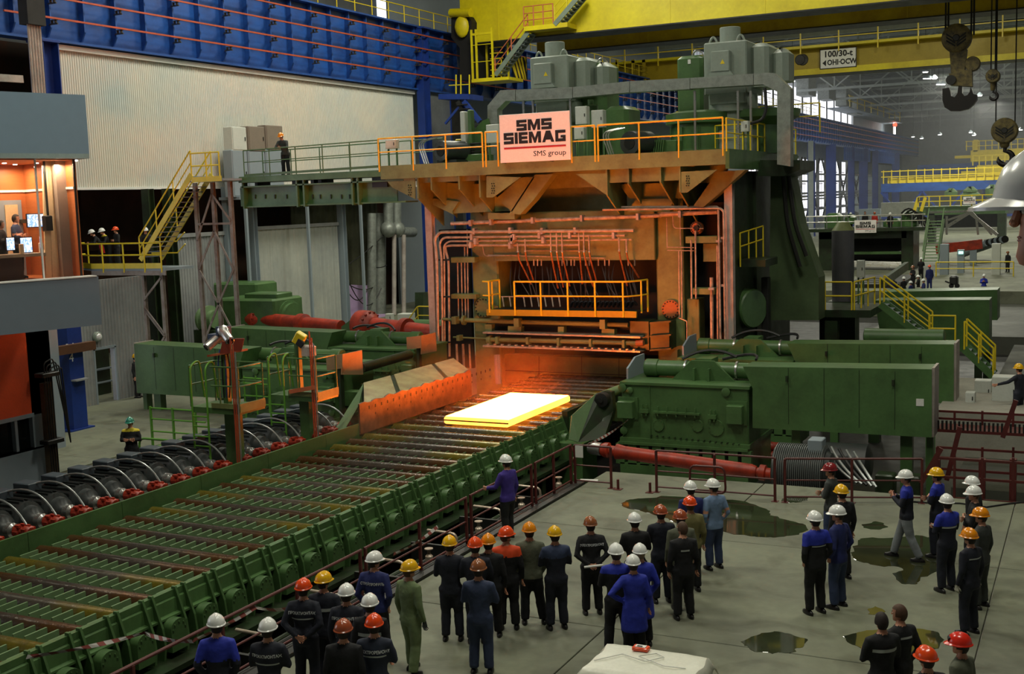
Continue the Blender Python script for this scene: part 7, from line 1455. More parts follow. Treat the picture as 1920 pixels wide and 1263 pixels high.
ng = thing('green_lit_monitor', PY(1801, 474, 108), 'small green lit display on a grey post in the far hall', 'display'); a, b = PY(1795, 468, 108), PY(1807, 520, 108); MB().box(a.x, b.x, 108, 108.6, 0, a.z).part('post', GREYP, ng)
GL2 = bpy.data.materials.new('green_display'); GL2.use_nodes = True; bb = GL2.node_tree.nodes['Principled BSDF']; bb.inputs['Emission Color'].default_value = (.4, 1, .8, 1); bb.inputs['Emission Strength'].default_value = 1.5
PB(MB(), 1797, 471, 1806, 476, 107.9, .1).part('display', GL2, ng)
for k, (px, m_) in enumerate(((1770, GREYP), (1867, BOXG))): p = PY(px, 515, 106); o = thing('far_pillar_box', (p.x, 106, 0), ('grey post beside the far yellow railing', 'pale post near the man standing far right')[k], 'post'); MB().bbox(p.x-.35, p.x+.35, 106, 106.5, 0, 2.6, .04).part('post', m_, o)
railing('far_yellow_railing', [(PY(1755, 520, 104).x, 104, 0), (PY(1825, 520, 104).x, 104, 0), (PY(1900, 520, 104).x, 104, 0)], YEL, 'thin yellow floor railing in the far hall', h=1.2, step=3, r=.05)
t = thing('far_tool_cart', PY(1785, 540, 92), 'dark low cart with a handle at the far floor edge', 'cart'); MB().bbox(PY(1780, 530, 92).x, PY(1795, 530, 92).x, 92, 93, .25, .9, .1).part('body', DARK, t); MB().cyl(PY(1780, 530, 92), PY(1772, 527, 92), .06, n=6).part('handle', DARK, t)
for dx in (.1, .5): MB().lathe((PY(1781, 535, 92).x+dx, 92, .18), (0, 1, 0), [(0, .18), (.1, .18)], 10).part('wheel', BLACK, t)
rr_ = thing('far_rollers', PY(1660, 492, 98), 'bright shiny rollers below the distant mill stand', 'rollers')
for k in range(4): MB().cyl(PY(1600, 492+k*3, 100-k*2), PY(1690, 494+k*3, 100-k*2), .16, n=10).part('roller', STEEL, rr_)
MB().box(PY(1600, 500, 96).x, PY(1700, 500, 96).x, 92, 102, 0, .3).part('bed', DARK, rr_)
MB().bar(PY(1655, 530, 88), PY(1700, 498, 96), .3, .6).part('ramp', GREEN_D, rr_)
# ================================================================ people
SKIN = mat('skin', (196, 140, 112), .5, var=.12, scale=6); HAIRD = mat('dark_hair', (40, 30, 24), .7, var=.3, scale=20); HAIRB = mat('brown_hair', (84, 58, 40), .7, var=.3, scale=20); HAIRG = mat('fair_hair', (150, 128, 92), .7, var=.3, scale=20)
NAVY = mat('navy_work_cloth', (26, 30, 44), .8, var=.25, scale=5, bump=.3, bscale=18); BLK = mat('black_work_cloth', (20, 21, 25), .8, var=.25, scale=5, bump=.3, bscale=18)
ROYAL = mat('royal_blue_cloth', (34, 50, 168), .75, var=.2, scale=5, bump=.3, bscale=18); DBLUE = mat('dark_blue_cloth', (34, 44, 104), .8, var=.2, scale=5, bump=.3, bscale=18)
SLATE = mat('slate_blue_cloth', (50, 62, 92), .8, var=.2, scale=5, bump=.3, bscale=18); GRAYC = mat('dark_grey_cloth', (60, 64, 62), .8, var=.2, scale=5, bump=.3, bscale=18); OLIVE = mat('olive_grey_cloth', (92, 96, 78), .8, var=.2, scale=5, bump=.3, bscale=18)
LGREEN = mat('light_green_cloth', (112, 130, 88), .8, var=.15, scale=5, bump=.3, bscale=18); LBLUE = mat('light_blue_shirt', (116, 142, 178), .75, var=.12, scale=5, bump=.3, bscale=18); PURP = mat('purple_sweater', (64, 46, 140), .8, var=.15, scale=5, bump=.3, bscale=18)
KHAKI = mat('khaki_cloth', (120, 114, 70), .8, var=.15, scale=5); LGREY = mat('light_grey_cloth', (128, 134, 138), .8, var=.15, scale=5, bump=.3, bscale=18); ORC = mat('orange_cloth', (232, 78, 30), .75, var=.1); REDC = mat('red_cloth', (170, 40, 32), .75, var=.1); YELC = mat('yellow_cloth', (214, 196, 50), .75, var=.1)
JEANS = mat('blue_jeans', (52, 66, 100), .8, var=.25, scale=6); SHOE = mat('black_shoe', (24, 22, 22), .45, var=.2); GLOVE = mat('pale_work_glove', (190, 188, 172), .8); EYEM = mat('eye_dark', (24, 20, 18), .2, var=0); EYEW = mat('eye_white', (220, 216, 208), .3, var=0); LIP = mat('lip', (160, 96, 84), .5, var=0)
REFL = mat('reflective_stripe', (170, 176, 172), .4, var=.05)
HATS = {k: mat('%s_helmet_plastic' % k, c, .22, var=.04, spec=.6) for k, c in dict(white=(232, 234, 230), orange=(232, 74, 22), amber=(226, 138, 18), yellow=(230, 176, 20), brown=(140, 84, 50), darkred=(130, 34, 38), rust=(158, 76, 44), red=(220, 44, 26), teal=(48, 130, 110)).items()}
def hat_mesh():
    q = MB(); n = 24; m_ = 7; vs = []; fs = []
    for j in range(m_+1):
        a = PI/2*j/m_
        for i in range(n):
            t_ = 2*PI*i/n; rx, ry, rz = .122*math.cos(a), .148*math.cos(a), .128*math.sin(a)
            x, y = rx*math.cos(t_), ry*math.sin(t_); z = rz
            if j >= 2 and abs(x) < .022: z += .010
            vs.append((x, y, z))
    for j in range(m_): fs += [(j*n+i, j*n+(i+1) % n, (j+1)*n+(i+1) % n, (j+1)*n+i) for i in range(n)]
    q.add(vs, fs)
    vs = []
    for (k, dz) in ((0, 0), (1, -.012), (1, -.02), (0, -.012)):
        for i in range(n):
            t_ = 2*PI*i/n; f = max(0, math.sin(t_))**3; e = (.014+.034*f)*k; vs.append(((.122+e*.8)*math.cos(t_), (.148+e)*math.sin(t_), dz-(.014*f if k else 0)))
    q.add(vs, [(r*n+i, r*n+(i+1) % n, ((r+1) % 4)*n+(i+1) % n, ((r+1) % 4)*n+i) for r in range(4) for i in range(n)])
    for s_ in (-1, 1): q.box(s_*.112-.01, s_*.112+.01, -.03, .03, -.03, .01)
    return q
HATM = {}
def hat_for(k):
    if k not in HATM: HATM[k] = hat_mesh().mesh('hard_hat', HATS[k])
    return HATM[k]
def hand(q, w, d, side, mi, curl=.5, s_=1.0):
    """palm with four unequal curled fingers and a thumb, w wrist, d pointing direction"""
    w, d = Vector(w), Vector(d).normalized(); a = Vector(side)-d*Vector(side).dot(d); a = a.normalized() if a.length > 1e-3 else d.orthogonal().normalized(); n = d.cross(a)
    o = q.cur; q.cur = mi
    def P(u, v_, k): return w+d*u*s_+a*v_*s_+n*k*s_
    vs = [P(-.015, -.025, -.016), P(-.015, .025, -.016), P(-.015, .025, .016), P(-.015, -.025, .016), P(.085, -.042, -.013), P(.085, .042, -.013), P(.085, .042, .013), P(.085, -.042, .013)]
    q.add(vs, [(0, 3, 2, 1), (4, 5, 6, 7), (0, 1, 5, 4), (1, 2, 6, 5), (2, 3, 7, 6), (3, 0, 4, 7)])
    for k, (v_, L_) in enumerate(((-.032, .062), (-.011, .076), (.011, .072), (.032, .058))):
        b = P(.078, v_, 0); m1 = P(.078+L_*.55, v_*1.1, L_*.45*curl); e = P(.078+L_*(.95-.5*curl), v_*1.12, L_*(.2+.95*curl)); q.tube([b, m1, e], [.0105*s_, .0095*s_, .007*s_], 5)
    q.tube([P(.015, -.022, 0), P(.05, -.056, .012), P(.082, -.058, .03)], [.013*s_, .011*s_, .008*s_], 5)
    q.cur = o
def head(q, c, yaw, tilt, mi_skin, mi_hair, mi_eye, mi_white, mi_lip, s_=1.0, hair=True):
    o = q.cur; X0 = q.X; H_ = Matrix.Translation(c) @ Matrix.Rotation(yaw, 4, 'Z') @ Matrix.Rotation(tilt, 4, 'X') @ Matrix.Diagonal((s_, s_, s_, 1)); q.X = (X0 @ H_) if X0 is not None else H_
    n = 18; vs = []; fs = []   # rings: height, half width, depth forward, depth backward
    PR = [(-.116, .018, .052, .0), (-.108, .034, .080, .02), (-.092, .044, .089, .045), (-.070, .054, .087, .060), (-.050, .060, .088, .068), (-.030, .066, .087, .076), (-.010, .071, .089, .084), (.012, .074, .086, .092), (.030, .076, .093, .096), (.060, .074, .090, .096), (.088, .062, .072, .080), (.108, .040, .045, .052), (.118, .008, .008, .01)]
    m_ = len(PR)-1
    for z_, w_, df, db in PR:
        for i in range(n): t_ = 2*PI*i/n; sn = math.sin(t_); vs.append((math.cos(t_)*w_, sn*(df if sn > 0 else db), z_))
    for j in range(m_): fs += [(j*n+i, j*n+(i+1) % n, (j+1)*n+(i+1) % n, (j+1)*n+i) for i in range(n)]
    fs += [tuple(range(n-1, -1, -1)), tuple(range(m_*n, m_*n+n))]; q.cur = mi_skin; q.add(vs, fs)
    q.tube([(0, .086, .030), (0, .093, .010), (0, .096, -.008), (0, .098, -.018)], [.008, .010, .012, .011], 8); q.sph((0, .099, -.016), .013, .012, .011, 8, 6)
    for s2 in (-1, 1):
        q.cur = mi_skin; q.sph((s2*.079, -.004, -.004), .009, .020, .032, 8, 6)
        q.cur = mi_white; q.sph((s2*.031, .083, .012), .013, .008, .008, 8, 5); q.cur = mi_eye; q.sph((s2*.031, .089, .012), .006, .005, .006, 6, 4); q.box(s2*.031-.016, s2*.031+.016, .086, .093, .028, .034)
    q.cur = mi_lip; q.sph((0, .0845, -.048), .020, .006, .004, 8, 5); q.sph((0, .0835, -.055), .018, .006, .004, 8, 5)
    m_ = 12
    if hair:
        q.cur = mi_hair; vs = []; fs = []; idx = {}
        for j in range(3, m_+1):
            a = -PI/2+PI*j/m_; a = min(1.5, a); z = math.sin(a)
            for i in range(n):
                t_ = 2*PI*i/n; cx_, cy_ = math.cos(a)*math.cos(t_), math.cos(a)*math.sin(t_); idx[(j, i)] = len(vs); vs.append((cx_*.090, cy_*.112-.002, z*.134+.002))
        for j in range(3, m_):
            for i in range(n):
                t_ = 2*PI*(i+.5)/n; zc = math.sin(-PI/2+PI*(j+.5)/m_)
                if math.sin(t_) > .25 and zc < .45: continue
                if zc < -.35 and math.sin(t_) > -.3: continue
                fs.append((idx[(j, i)], idx[(j, (i+1) % n)], idx[(j+1, (i+1) % n)], idx[(j+1, i)]))
        fs.append(tuple(idx[(m_, i)] for i in range(n))); q.add(vs, fs)
    q.cur = o; q.X = X0
ARMS = {  # elbow, wrist, finger direction for the right arm (x mirrored for the left)
    'down': ((.25, -.03, 1.13), (.26, .05, .88), (0, .1, -1)), 'back': ((.29, -.12, 1.16), (.06, -.19, .98), (-1, -.1, -.3)), 'folded': ((.27, .04, 1.16), (-.04, .20, 1.20), (-1, .1, .1)),
    'hip': ((.42, -.10, 1.20), (.19, .02, 1.03), (-.8, .3, -.4)), 'rail': ((.27, .10, 1.16), (.24, .38, 1.10), (0, 1, -.1)), 'lean': ((.28, .24, 1.14), (.05, .42, 1.16), (-1, .3, 0)), 'pocket': ((.28, -.08, 1.13), (.20, .05, .93), (-.2, .2, -1)), 'swing': ((.26, .10, 1.15), (.24, .28, .95), (0, .5, -1)), 'chest': ((.26, .05, 1.14), (.07, .25, 1.28), (-.6, .3, .5)), 'reach': ((.36, .14, 1.28), (.58, .38, 1.20), (.6, .8, -.2))}
def body_mesh(P):
    """one continuous clothed body from lofted limbs fused by a voxel remesh"""
    q = MB(); bend = P.get('bend', 0); wd = P.get('girth', 1.0); fem = P.get('female')
    sh = .165 if fem else .185
    def B(x, y, z):   # bend the upper body forward about the hip
        if z > .95: r = z-.95; return Vector((x, y+math.sin(bend)*r, .95+r*math.cos(bend)))
        return Vector((x, y, z))
    rings = [(.80, .150, .105), (.90, .172*wd, .122*wd), (1.02, .162*wd, .118*wd), (1.14, .168*wd, .120*wd), (1.26, .190, .128), (1.36, .205, .128), (1.43, .190, .112), (1.485, .125, .088), (1.52, .066, .066), (1.60, .054, .058)]
    n = 16; vs = []; fs = []
    for z, rx, ry in rings:
        for i in range(n): t_ = 2*PI*i/n; vs.append(B(rx*math.cos(t_), ry*math.sin(t_)-.005, z))
    for j in range(len(rings)-1): fs += [(j*n+i, j*n+(i+1) % n, (j+1)*n+(i+1) % n, (j+1)*n+i) for i in range(n)]
    fs += [tuple(range(n-1, -1, -1)), tuple(range((len(rings)-1)*n, len(rings)*n))]; q.add(vs, fs)
    segs = []
    st_ = P.get('stance', (.12, .0, .12, .0))   # right x,y ; left x,y of the feet
    for s_, fxx, fy in ((1, st_[0], st_[1]), (-1, st_[2], st_[3])):
        hp, kn, an = Vector((s_*.095, 0, .90)), Vector((s_*(.095+fxx)*.5, .015+fy*.45+.02, .49)), Vector((s_*fxx, fy, .085)); q.tube([hp+Vector((0, 0, .04)), hp.lerp(kn, .45), kn, kn.lerp(an, .5), an+Vector((0, 0, .0))], [.116, .106, .086, .086, .078], 12); segs.append((hp, kn, an))
    arms = {}
    for s_, k in ((1, P.get('ra', P.get('arms', 'down'))), (-1, P.get('la', P.get('arms', 'down')))):
        e, w_, d = ARMS[k]; e = B(e[0]*s_, e[1], e[2]); w_ = B(w_[0]*s_, w_[1], w_[2]) if k != 'lean' else B(w_[0]*s_, w_[1], w_[2]); sp = B(s_*sh, -.005, 1.425)
        q.tube([B(s_*.11, 0, 1.43), sp, sp.lerp(e, .5), e, e.lerp(w_, .5), w_], [.07, .076, .066, .058, .052, .042], 10); arms[s_] = (sp, e, w_, Vector((d[0]*s_, d[1], d[2])), k)
    if P.get('robe'):
        vs = []; fs = []; R_ = [(1.08, .165, .13), (.9, .205, .16), (.7, .225, .18), (.52, .24, .19)]
        for z, rx, ry in R_:
            for i in range(n): t_ = 2*PI*i/n; vs.append((rx*math.cos(t_), ry*math.sin(t_), z))
        for j in range(3): fs += [((j+1)*n+i, (j+1)*n+(i+1) % n, j*n+(i+1) % n, j*n+i) for i in range(n)]
        fs += [tuple(range(n)), tuple(range(4*n-1, 3*n-1, -1))]; q.add(vs, fs)
    else:
        vs = []; fs = []; R_ = [(1.02, .168*wd, .122*wd), (.92, .186*wd, .138*wd), (.83, .188*wd, .14*wd)]
        for z, rx, ry in R_:
            for i in range(n): t_ = 2*PI*i/n; vs.append((rx*math.cos(t_), ry*math.sin(t_), z))
        for j in range(2): fs += [((j+1)*n+i, (j+1)*n+(i+1) % n, j*n+(i+1) % n, j*n+i) for i in range(n)]
        fs += [tuple(range(n)), tuple(range(3*n-1, 2*n-1, -1))]; q.add(vs, fs)
    me = q.mesh('b', SKIN, False); o = bpy.data.objects.new('b', me); C.objects.link(o)
    md = o.modifiers.new('r', 'REMESH'); md.mode = 'VOXEL'; md.voxel_size = P.get('vox', .026); md.use_smooth_shade = True
    m2 = o.modifiers.new('s', 'SMOOTH'); m2.iterations = 2; m2.factor = .5
    dg = bpy.context.evaluated_depsgraph_get(); ev = bpy.data.meshes.new_from_object(o.evaluated_get(dg)); bpy.data.objects.remove(o); bpy.data.meshes.remove(me)
    return ev, segs, arms, B
SEED = [0]
def person(px, py, label, hat='white', jacket=NAVY, trousers=None, yoke=None, yz=1.27, arms='down', turn=0, face=None, hair=HAIRD, text=None, stripe=None, h=1.84, z0=0, at=None, group='workers and visitors watching the rolling', shoes=SHOE, gloves=None, headturn=0, headtilt=0, sleeve=None, **P):
    """px,py = top of the helmet in the photograph; h = height with helmet"""
    SEED[0] += 1; P = dict(P); P['arms'] = arms; bodyh = (h-(.035 if hat else 0)); s_ = bodyh/1.785
    bz = h-.02; bend = P.get('bend', 0)
    if bend: bz = (.95*s_+(h-.95*s_)*math.cos(bend))
    loc = Vector(at) if at else PZ(px, py, z0+bz)
    d = (SLABC-loc); rz = math.atan2(-d.x, d.y) if face is None else face
    rz += math.radians(turn)
    if bend and not at: loc = loc-Vector((-math.sin(rz), math.cos(rz), 0))*math.sin(bend)*.8
    loc.z = z0
    root = thing('person', loc, label, 'person', group, rz, local=True); root.scale = (s_, s_, s_)
    ev, segs, arms_, B = body_mesh(P); trousers = trousers or jacket
    mats_ = [jacket, trousers, SKIN, shoes, hair, EYEM, EYEW, LIP, yoke or jacket, gloves or SKIN]
    q = MB(); nv = len(ev.vertices); co = [v.co.copy() for v in ev.vertices]; sd = Vector((SEED[0]*3.1, 0, 0))
    for i, c in enumerate(co):
        if c.z < 1.5: f = noise.noise(c*7+sd)*.5+noise.noise(c*17+sd)*.3; co[i] = c+Vector((c.x, c.y, 0)).normalized()*f*.016 if c.z > .12 else c
    faces = [tuple(p.vertices) for p in ev.polygons]; q.add(co, faces, 0)
    hem = .52 if P.get('robe') else .845
    def dseg(p, a, b): ab = b-a; t_ = max(0, min(1, (p-a).dot(ab)/ab.length_squared)); return (p-a-ab*t_).length
    yzz = yz
    for fi, f in enumerate(faces):
        c = (co[f[0]]+co[f[1]]+co[f[2]])/3; r_ = Vector(c)
        if bend and c.z > .95: dz, dy = c.z-.95, c.y; zz = .95+dz*math.cos(bend)+dy*math.sin(bend)
        else: zz = c.z
        mi = 0
        onarm = False
        for k in arms_: 
            sp, e, w_, dd, nm = arms_[k]; da = min(dseg(r_, sp, e), dseg(r_, e, w_))
            if da < .085: onarm = True
            if sleeve and onarm and dseg(r_, e.lerp(sp, .25), w_) < .06: mi = 2
            if (r_-w_).length < .038: mi = 9
        if not onarm:
            if zz < hem and math.hypot(c.x, c.y) > -1: mi = 1
            if zz < .60 and P.get('robe') and math.hypot(c.x, c.y) > .15 and zz > .5: mi = 0
            if zz > 1.515: mi = 2
        elif yoke and mi == 0 and zz > yzz and yoke: mi = 8
        if not onarm and yoke and zz > yzz and zz < 1.515: mi = 8
        if zz > 1.525 and abs(c.x) < .09: mi = 2
        q.mi[fi] = mi
    bpy.data.meshes.remove(ev)
    for k, (hp, kn, an) in enumerate(segs):
        a = (an-Vector((0, 0, an.z))); s2 = 1 if k == 0 else -1; q.cur = 3; o_ = s2*.012; n = 12; vs = []; fs = []
        R_ = [(0, 1.0), (.025, 1.04), (.055, .95), (.09, .62)]
        for z, f in R_:
            for i in range(n): t_ = 2*PI*i/n; y_ = math.sin(t_); vs.append((a.x+o_+.05*f*math.cos(t_)*(1 if y_ < .3 else .92), a.y+.045+(.145*y_ if z < .06 else .09*y_-.03)*f, z))
        for j in range(3): fs += [(j*n+i, j*n+(i+1) % n, (j+1)*n+(i+1) % n, (j+1)*n+i) for i in range(n)]
        fs += [tuple(range(n-1, -1, -1)), tuple(range(3*n, 4*n))]; q.add(vs, fs)
    for k in arms_:
        sp, e, w_, dd, nm = arms_[k]; fd = dd if nm != 'rail' else dd
        if bend: fd = Vector((fd.x, fd.y, fd.z))
        hand(q, w_, fd, (0, 1, 0) if nm in ('down', 'pocket', 'swing') else (0, 0, 1), 9, .75 if nm in ('back', 'folded', 'lean', 'rail', 'hip') else .45)
    hc = B(0, .018, 1.665); head(q, hc, math.radians(headturn), -bend*.5-math.radians(headtilt), 2, 4, 5, 6, 7)
    q.part('body', mats_, root)
    if hat:
        H_ = Matrix.Translation(hc) @ Matrix.Rotation(math.radians(headturn), 4, 'Z') @ Matrix.Rotation(-bend*.5-math.radians(headtilt), 4, 'X') @ Matrix.Translation((0, .004, .036)); o = bpy.data.objects.new('hard_hat', hat_for(hat)); C.objects.link(o); o.parent = root; o.matrix_local = H_; o['label'] = '%s hard hat' % {'amber': 'orange yellow', 'darkred': 'dark red', 'rust': 'rust coloured', 'brown': 'brown', 'teal': 'green'}.get(hat, hat)
    if text or stripe:
        bv = BVHTree.FromPolygons([Vector(v) for v in q.v], q.f)
        def onback(x, z, sgn=-1, off=.006):
            hit = bv.ray_cast(Vector((x, sgn*1.2, z)), Vector((0, -sgn, 0)))[0]; return Vector((hit.x, hit.y+sgn*off, hit.z)) if hit else None
        if text:
            me = text_mesh(text[0], text[1], 0.0, .0015, text[2] if len(text) > 2 else .8); zc = text[3] if len(text) > 3 else 1.30; bm = bmesh.new(); bm.from_mesh(me)
            bmesh.ops.triangulate(bm, faces=bm.faces)
            for v in bm.verts:
                p = onback(v.co.x, zc+v.co.y); p = p or Vector((v.co.x, -.13, zc+v.co.y)); v.co = p
            bm.to_mesh(me); bm.free(); me.materials.append(LET); o = bpy.data.objects.new('lettering', me); C.objects.link(o); o.parent = root; o['label'] = 'white lettering across the back'
        if stripe:
            zc, hw, hh, m_ = stripe; zc -= 0; vs = []; fs = []; n = 16; b2 = MB()
            for sg in (-1, 1):
                row = []
                for i in range(n+1):
                    x = -hw+2*hw*i/n; a = onback(x, zc-hh/2, sg); b = onback(x, zc+hh/2, sg)
                    row.append((a, b))
                for i in range(n):
                    if row[i][0] and row[i][1] and row[i+1][0] and row[i+1][1]: b2.add([row[i][0], row[i+1][0], row[i+1][1], row[i][1]], [(0, 1, 2, 3)])
            if b2.v: b2.part('stripe', m_, root, 'light reflective stripe')
    return root
D_ = 'down'
CX = dict(text=('ПРОКАТМОНТАЖ', .062, .78, 1.33)); CE = dict(text=('ЭЛЕКТРОРЕМОНТ', .062, .78, 1.33))
person(404, 1155, 'man with white helmet and bright blue shoulders at the bottom left', 'white', NAVY, yoke=ROYAL, yz=1.2, arms='pocket', turn=12, headturn=20)
person(500, 1163, 'man in white helmet and lettered navy jacket, second from the left', 'white', NAVY, arms='folded', stripe=(1.22, .17, .02, REFL), **CX)
person(567, 1088, 'man in orange helmet and lettered navy jacket, hands clasped behind him', 'orange', NAVY, arms='back', stripe=(1.24, .17, .02, REFL), **CX)
person(605, 1075, 'man in yellow helmet and navy jacket behind the hand-clasping man', 'yellow', NAVY, stripe=(1.26, .17, .05, REFL), headturn=-25)
person(648, 1098, 'man in white helmet with lettered jacket between yellow and brown helmets', 'white', NAVY, **CX)
person(700, 1037, 'striding man in white helmet and navy jacket lettered across the back', 'white', DBLUE, BLK, arms='pocket', headturn=-35, text=('СТРОЙПРОФИЛЬ', .062, .78, 1.32), stance=(.12, .10, .14, -.22), turn=-10)
person(692, 1117, 'man in greyish white helmet partly hidden behind the lettered orange-helmet man', 'white', BLK, stripe=(1.26, .17, .05, REFL))
person(642, 1165, 'man in brown red helmet and black jacket, lower left', 'rust', BLK)
person(700, 1155, 'man in orange helmet, slate jacket lettered across the back, lower left', 'orange', mat('slate_navy_cloth', (36, 44, 62), .8), arms='folded', stripe=(1.27, .17, .02, REFL), **CE)
person(765, 1053, 'man in yellow helmet and light green work suit', 'yellow', LGREEN, arms=D_, turn=-38, headturn=-8, hair=HAIRB, gloves=GRAYC, stance=(.14, -.12, .13, .1), h=1.86)
person(842, 1007, 'man in yellow helmet and navy suit at the left of the middle row', 'yellow', NAVY, arms='chest', h=1.84)
person(890, 1010, 'man in bright orange helmet behind the brown helmeted man', 'orange', NAVY, arms='folded')
person(915, 1004, 'man in amber helmet and black jacket left of the orange shoulders', 'amber', BLK, stance=(.12, .1, .12, -.15))
person(896, 1052, 'man in brown helmet and plain blue suit with arms folded', 'brown', SLATE, arms='folded', turn=-8, h=1.86)
person(948, 990, 'man in orange helmet, dark jacket with bright orange shoulders', 'orange', BLK, yoke=ORC, yz=1.33, headturn=-50, hair=HAIRB)
person(992, 982, 'man in amber helmet and olive grey jacket, legs apart', 'amber', OLIVE, BLK, stance=(.2, 0, .12, 0), arms='pocket')
person(1040, 989, 'man in yellow helmet and navy jacket turned to the left', 'yellow', NAVY, arms='folded', yoke=SLATE, yz=1.3, turn=8)
t_ = person(1107, 971, 'man in brown helmet with lettered jacket holding a white paper roll behind him', 'brown', BLK, arms='back', h=1.8, **CE)
q = MB().cyl((-.17, -.25, .96), (.17, -.25, .98), .022, n=10).part('paper_roll', WHITE); q.location = t_.location; q.rotation_euler = t_.rotation_euler; tag(q, 'white paper roll held behind the back by the man in the brown helmet', 'paper roll')
person(1190, 964, 'man in white helmet and black jacket behind the two blue coats', 'white', BLK, arms='folded')
person(1155, 1022, 'man in white helmet with blue shoulder yoke and dark suit beside the blue coat', 'white', BLK, yoke=ROYAL, yz=1.36, stance=(.18, 0, .16, 0), arms='folded', h=1.86)
person(1200, 1022, 'person in white helmet and blue work coat, fair hair, right of the first coat', 'white', ROYAL, BLK, robe=True, female=True, hair=HAIRG, h=1.75, arms='pocket')
person(1187, 1043, 'woman in white helmet and long blue work coat, hand on hip', 'white', ROYAL, BLK, robe=True, female=True, la='hip', ra='down', h=1.74)
person(1239, 949, 'man in rust orange helmet and navy suit right of the blue coats', 'rust', NAVY, arms='folded')
person(1276, 958, 'man in rust helmet squeezed behind the bareheaded man', 'rust', OLIVE)
person(1294, 933, 'man in bright orange helmet and khaki jacket', 'orange', KHAKI, BLK, hair=HAIRB)
person(1280, 981, 'bareheaded brown-haired man in dark jacket looking left', None, BLK, hair=HAIRB, headturn=25, stripe=(1.3, .08, .03, REFL), h=1.76)
person(1295, 904, 'man in white helmet and navy jacket beside the light blue shirt', 'white', DBLUE, BLK)
person(1338, 900, 'man in white helmet, light blue short-sleeved shirt and dark jeans', 'white', LBLUE, JEANS, sleeve=True, arms='pocket', turn=14, headturn=18, hair=HAIRD)
person(1529, 961, 'man in white helmet with wide royal blue shoulders and black trousers', 'white', BLK, yoke=ROYAL, yz=1.26, arms='pocket', stripe=(1.24, .14, .018, REFL), h=1.86, girth=1.1, turn=4)
person(1572, 950, 'man in white helmet, dark blue jacket, blue trousers, facing left', 'white', DBLUE, JEANS, arms='pocket', turn=25, headturn=30, h=1.88)
person(1558, 870, 'man in dark red helmet and dark grey jacket by the ribbed motor', 'darkred', GRAYC, JEANS, turn=30, headturn=25, arms='folded')
person(1579, 911, 'man in yellow helmet and black jacket behind the left-facing man', 'yellow', BLK, h=1.86)
person(1700, 883, 'man in white helmet walking left in light grey trousers', 'white', NAVY, LGREY, yoke=ROYAL, yz=1.3, arms='chest', turn=35, headturn=20, stance=(.10, .26, .10, -.28), stripe=None)
person(1758, 879, 'man in yellow helmet and blue jacket at the right of the walking man', 'yellow', NAVY, yoke=ROYAL, yz=1.3, turn=20, arms='folded')
person(1777, 929, 'man in white helmet, blue shoulders with grey stripe across the back', 'white', NAVY, yoke=ROYAL, yz=1.26, stripe=(1.24, .18, .03, REFL), arms='folded', headturn=-20)
person(1825, 895, 'man in white helmet mostly hidden at the far right of the group', 'white', BLK, turn=15)
person(1828, 913, 'man in white helmet and dark jacket facing left at the right', 'white', BLK, arms='folded', turn=40, headturn=20, hair=HAIRB)
person(1841, 954, 'man in amber helmet and dark grey suit at the right edge of the group', 'amber', GRAYC, turn=15, headturn=20, h=1.82)
person(1820, 993, 'man in amber helmet and navy suit wearing pale work gloves', 'amber', NAVY, gloves=GLOVE, stripe=(1.34, .15, .02, REFL), turn=10, h=1.82)
person(1654, 1152, 'dark-haired man in black jacket with grey back stripe, no helmet', None, BLK, hair=HAIRD, arms='folded', stripe=(1.3, .18, .045, REFL), h=1.78)
person(1688, 1137, 'brown-haired man in dark jacket, no helmet, looking left', None, BLK, hair=HAIRB, arms='pocket', turn=12, headturn=35, h=1.78, stripe=(1.36, .1, .03, REFL))
person(1739, 1216, 'man in orange helmet, only the head showing at the bottom right', 'orange', BLK, headturn=10)
g_ = person(1803, 1190, 'man in red helmet with black goggles and olive jacket, bottom right', 'red', OLIVE, yoke=OLIVE, turn=30, headturn=20)
q = MB().tube(arc((-.1, .10, 1.74), (0, .19, 1.76), (.1, .10, 1.74), 6), .028, 8).part('goggles', BLACK, g_, 'black goggles on the helmet')
person(933, 834, 'man in white helmet and purple sweater resting a hand on the railing', 'white', PURP, BLK, face=math.radians(75), la='rail', ra='down', hair=HAIRD, h=1.9, at=(XG+.62, PX(945, 985, XG+.5).y, 0), stance=(.10, .05, .12, -.05))
# left floor, balcony, bridge, cabin
person(243, 783, 'man in green cap and black jacket with yellow collar, arms folded, left floor', 'teal', BLK, yoke=YELC, yz=1.42, arms='folded', face=math.radians(-150), h=1.8)
person(253, 664, 'man in black clothes standing half behind the left green cover box', 'yellow', BLK, face=math.radians(-70), h=1.8, z0=0)
person(527, 248, 'man in orange yellow helmet leaning on the green bridge railing', 'amber', GRAYC, BLK, face=math.radians(180+8), arms='lean', bend=.42, at=(PY(535, 320, YP+.55).x, YP+.62, 0), z0=8.88, h=1.84)
def bal(px, Y, lab, **k): p = PY(px, 495, Y); return person(px, 400, lab, at=(p.x, Y, 0), z0=ZB, face=math.radians(180+k.pop('f', -20)), **k)
r1 = bal(192, YN+.62, 'man in white helmet leaning on the balcony rail holding a red folder', hat='white', jacket=BLK, arms='lean', bend=.5, f=-35)
o = MB().bbox(-.17, .17, -.02, .02, -.2, .2, .01).part('red_folder', mat('red_folder', (200, 36, 30), .5)); o.location = PY(191, 466, YN+.12); o.rotation_euler = (.2, 0, -.3); tag(o, 'red folder held over the yellow balcony rail', 'folder')
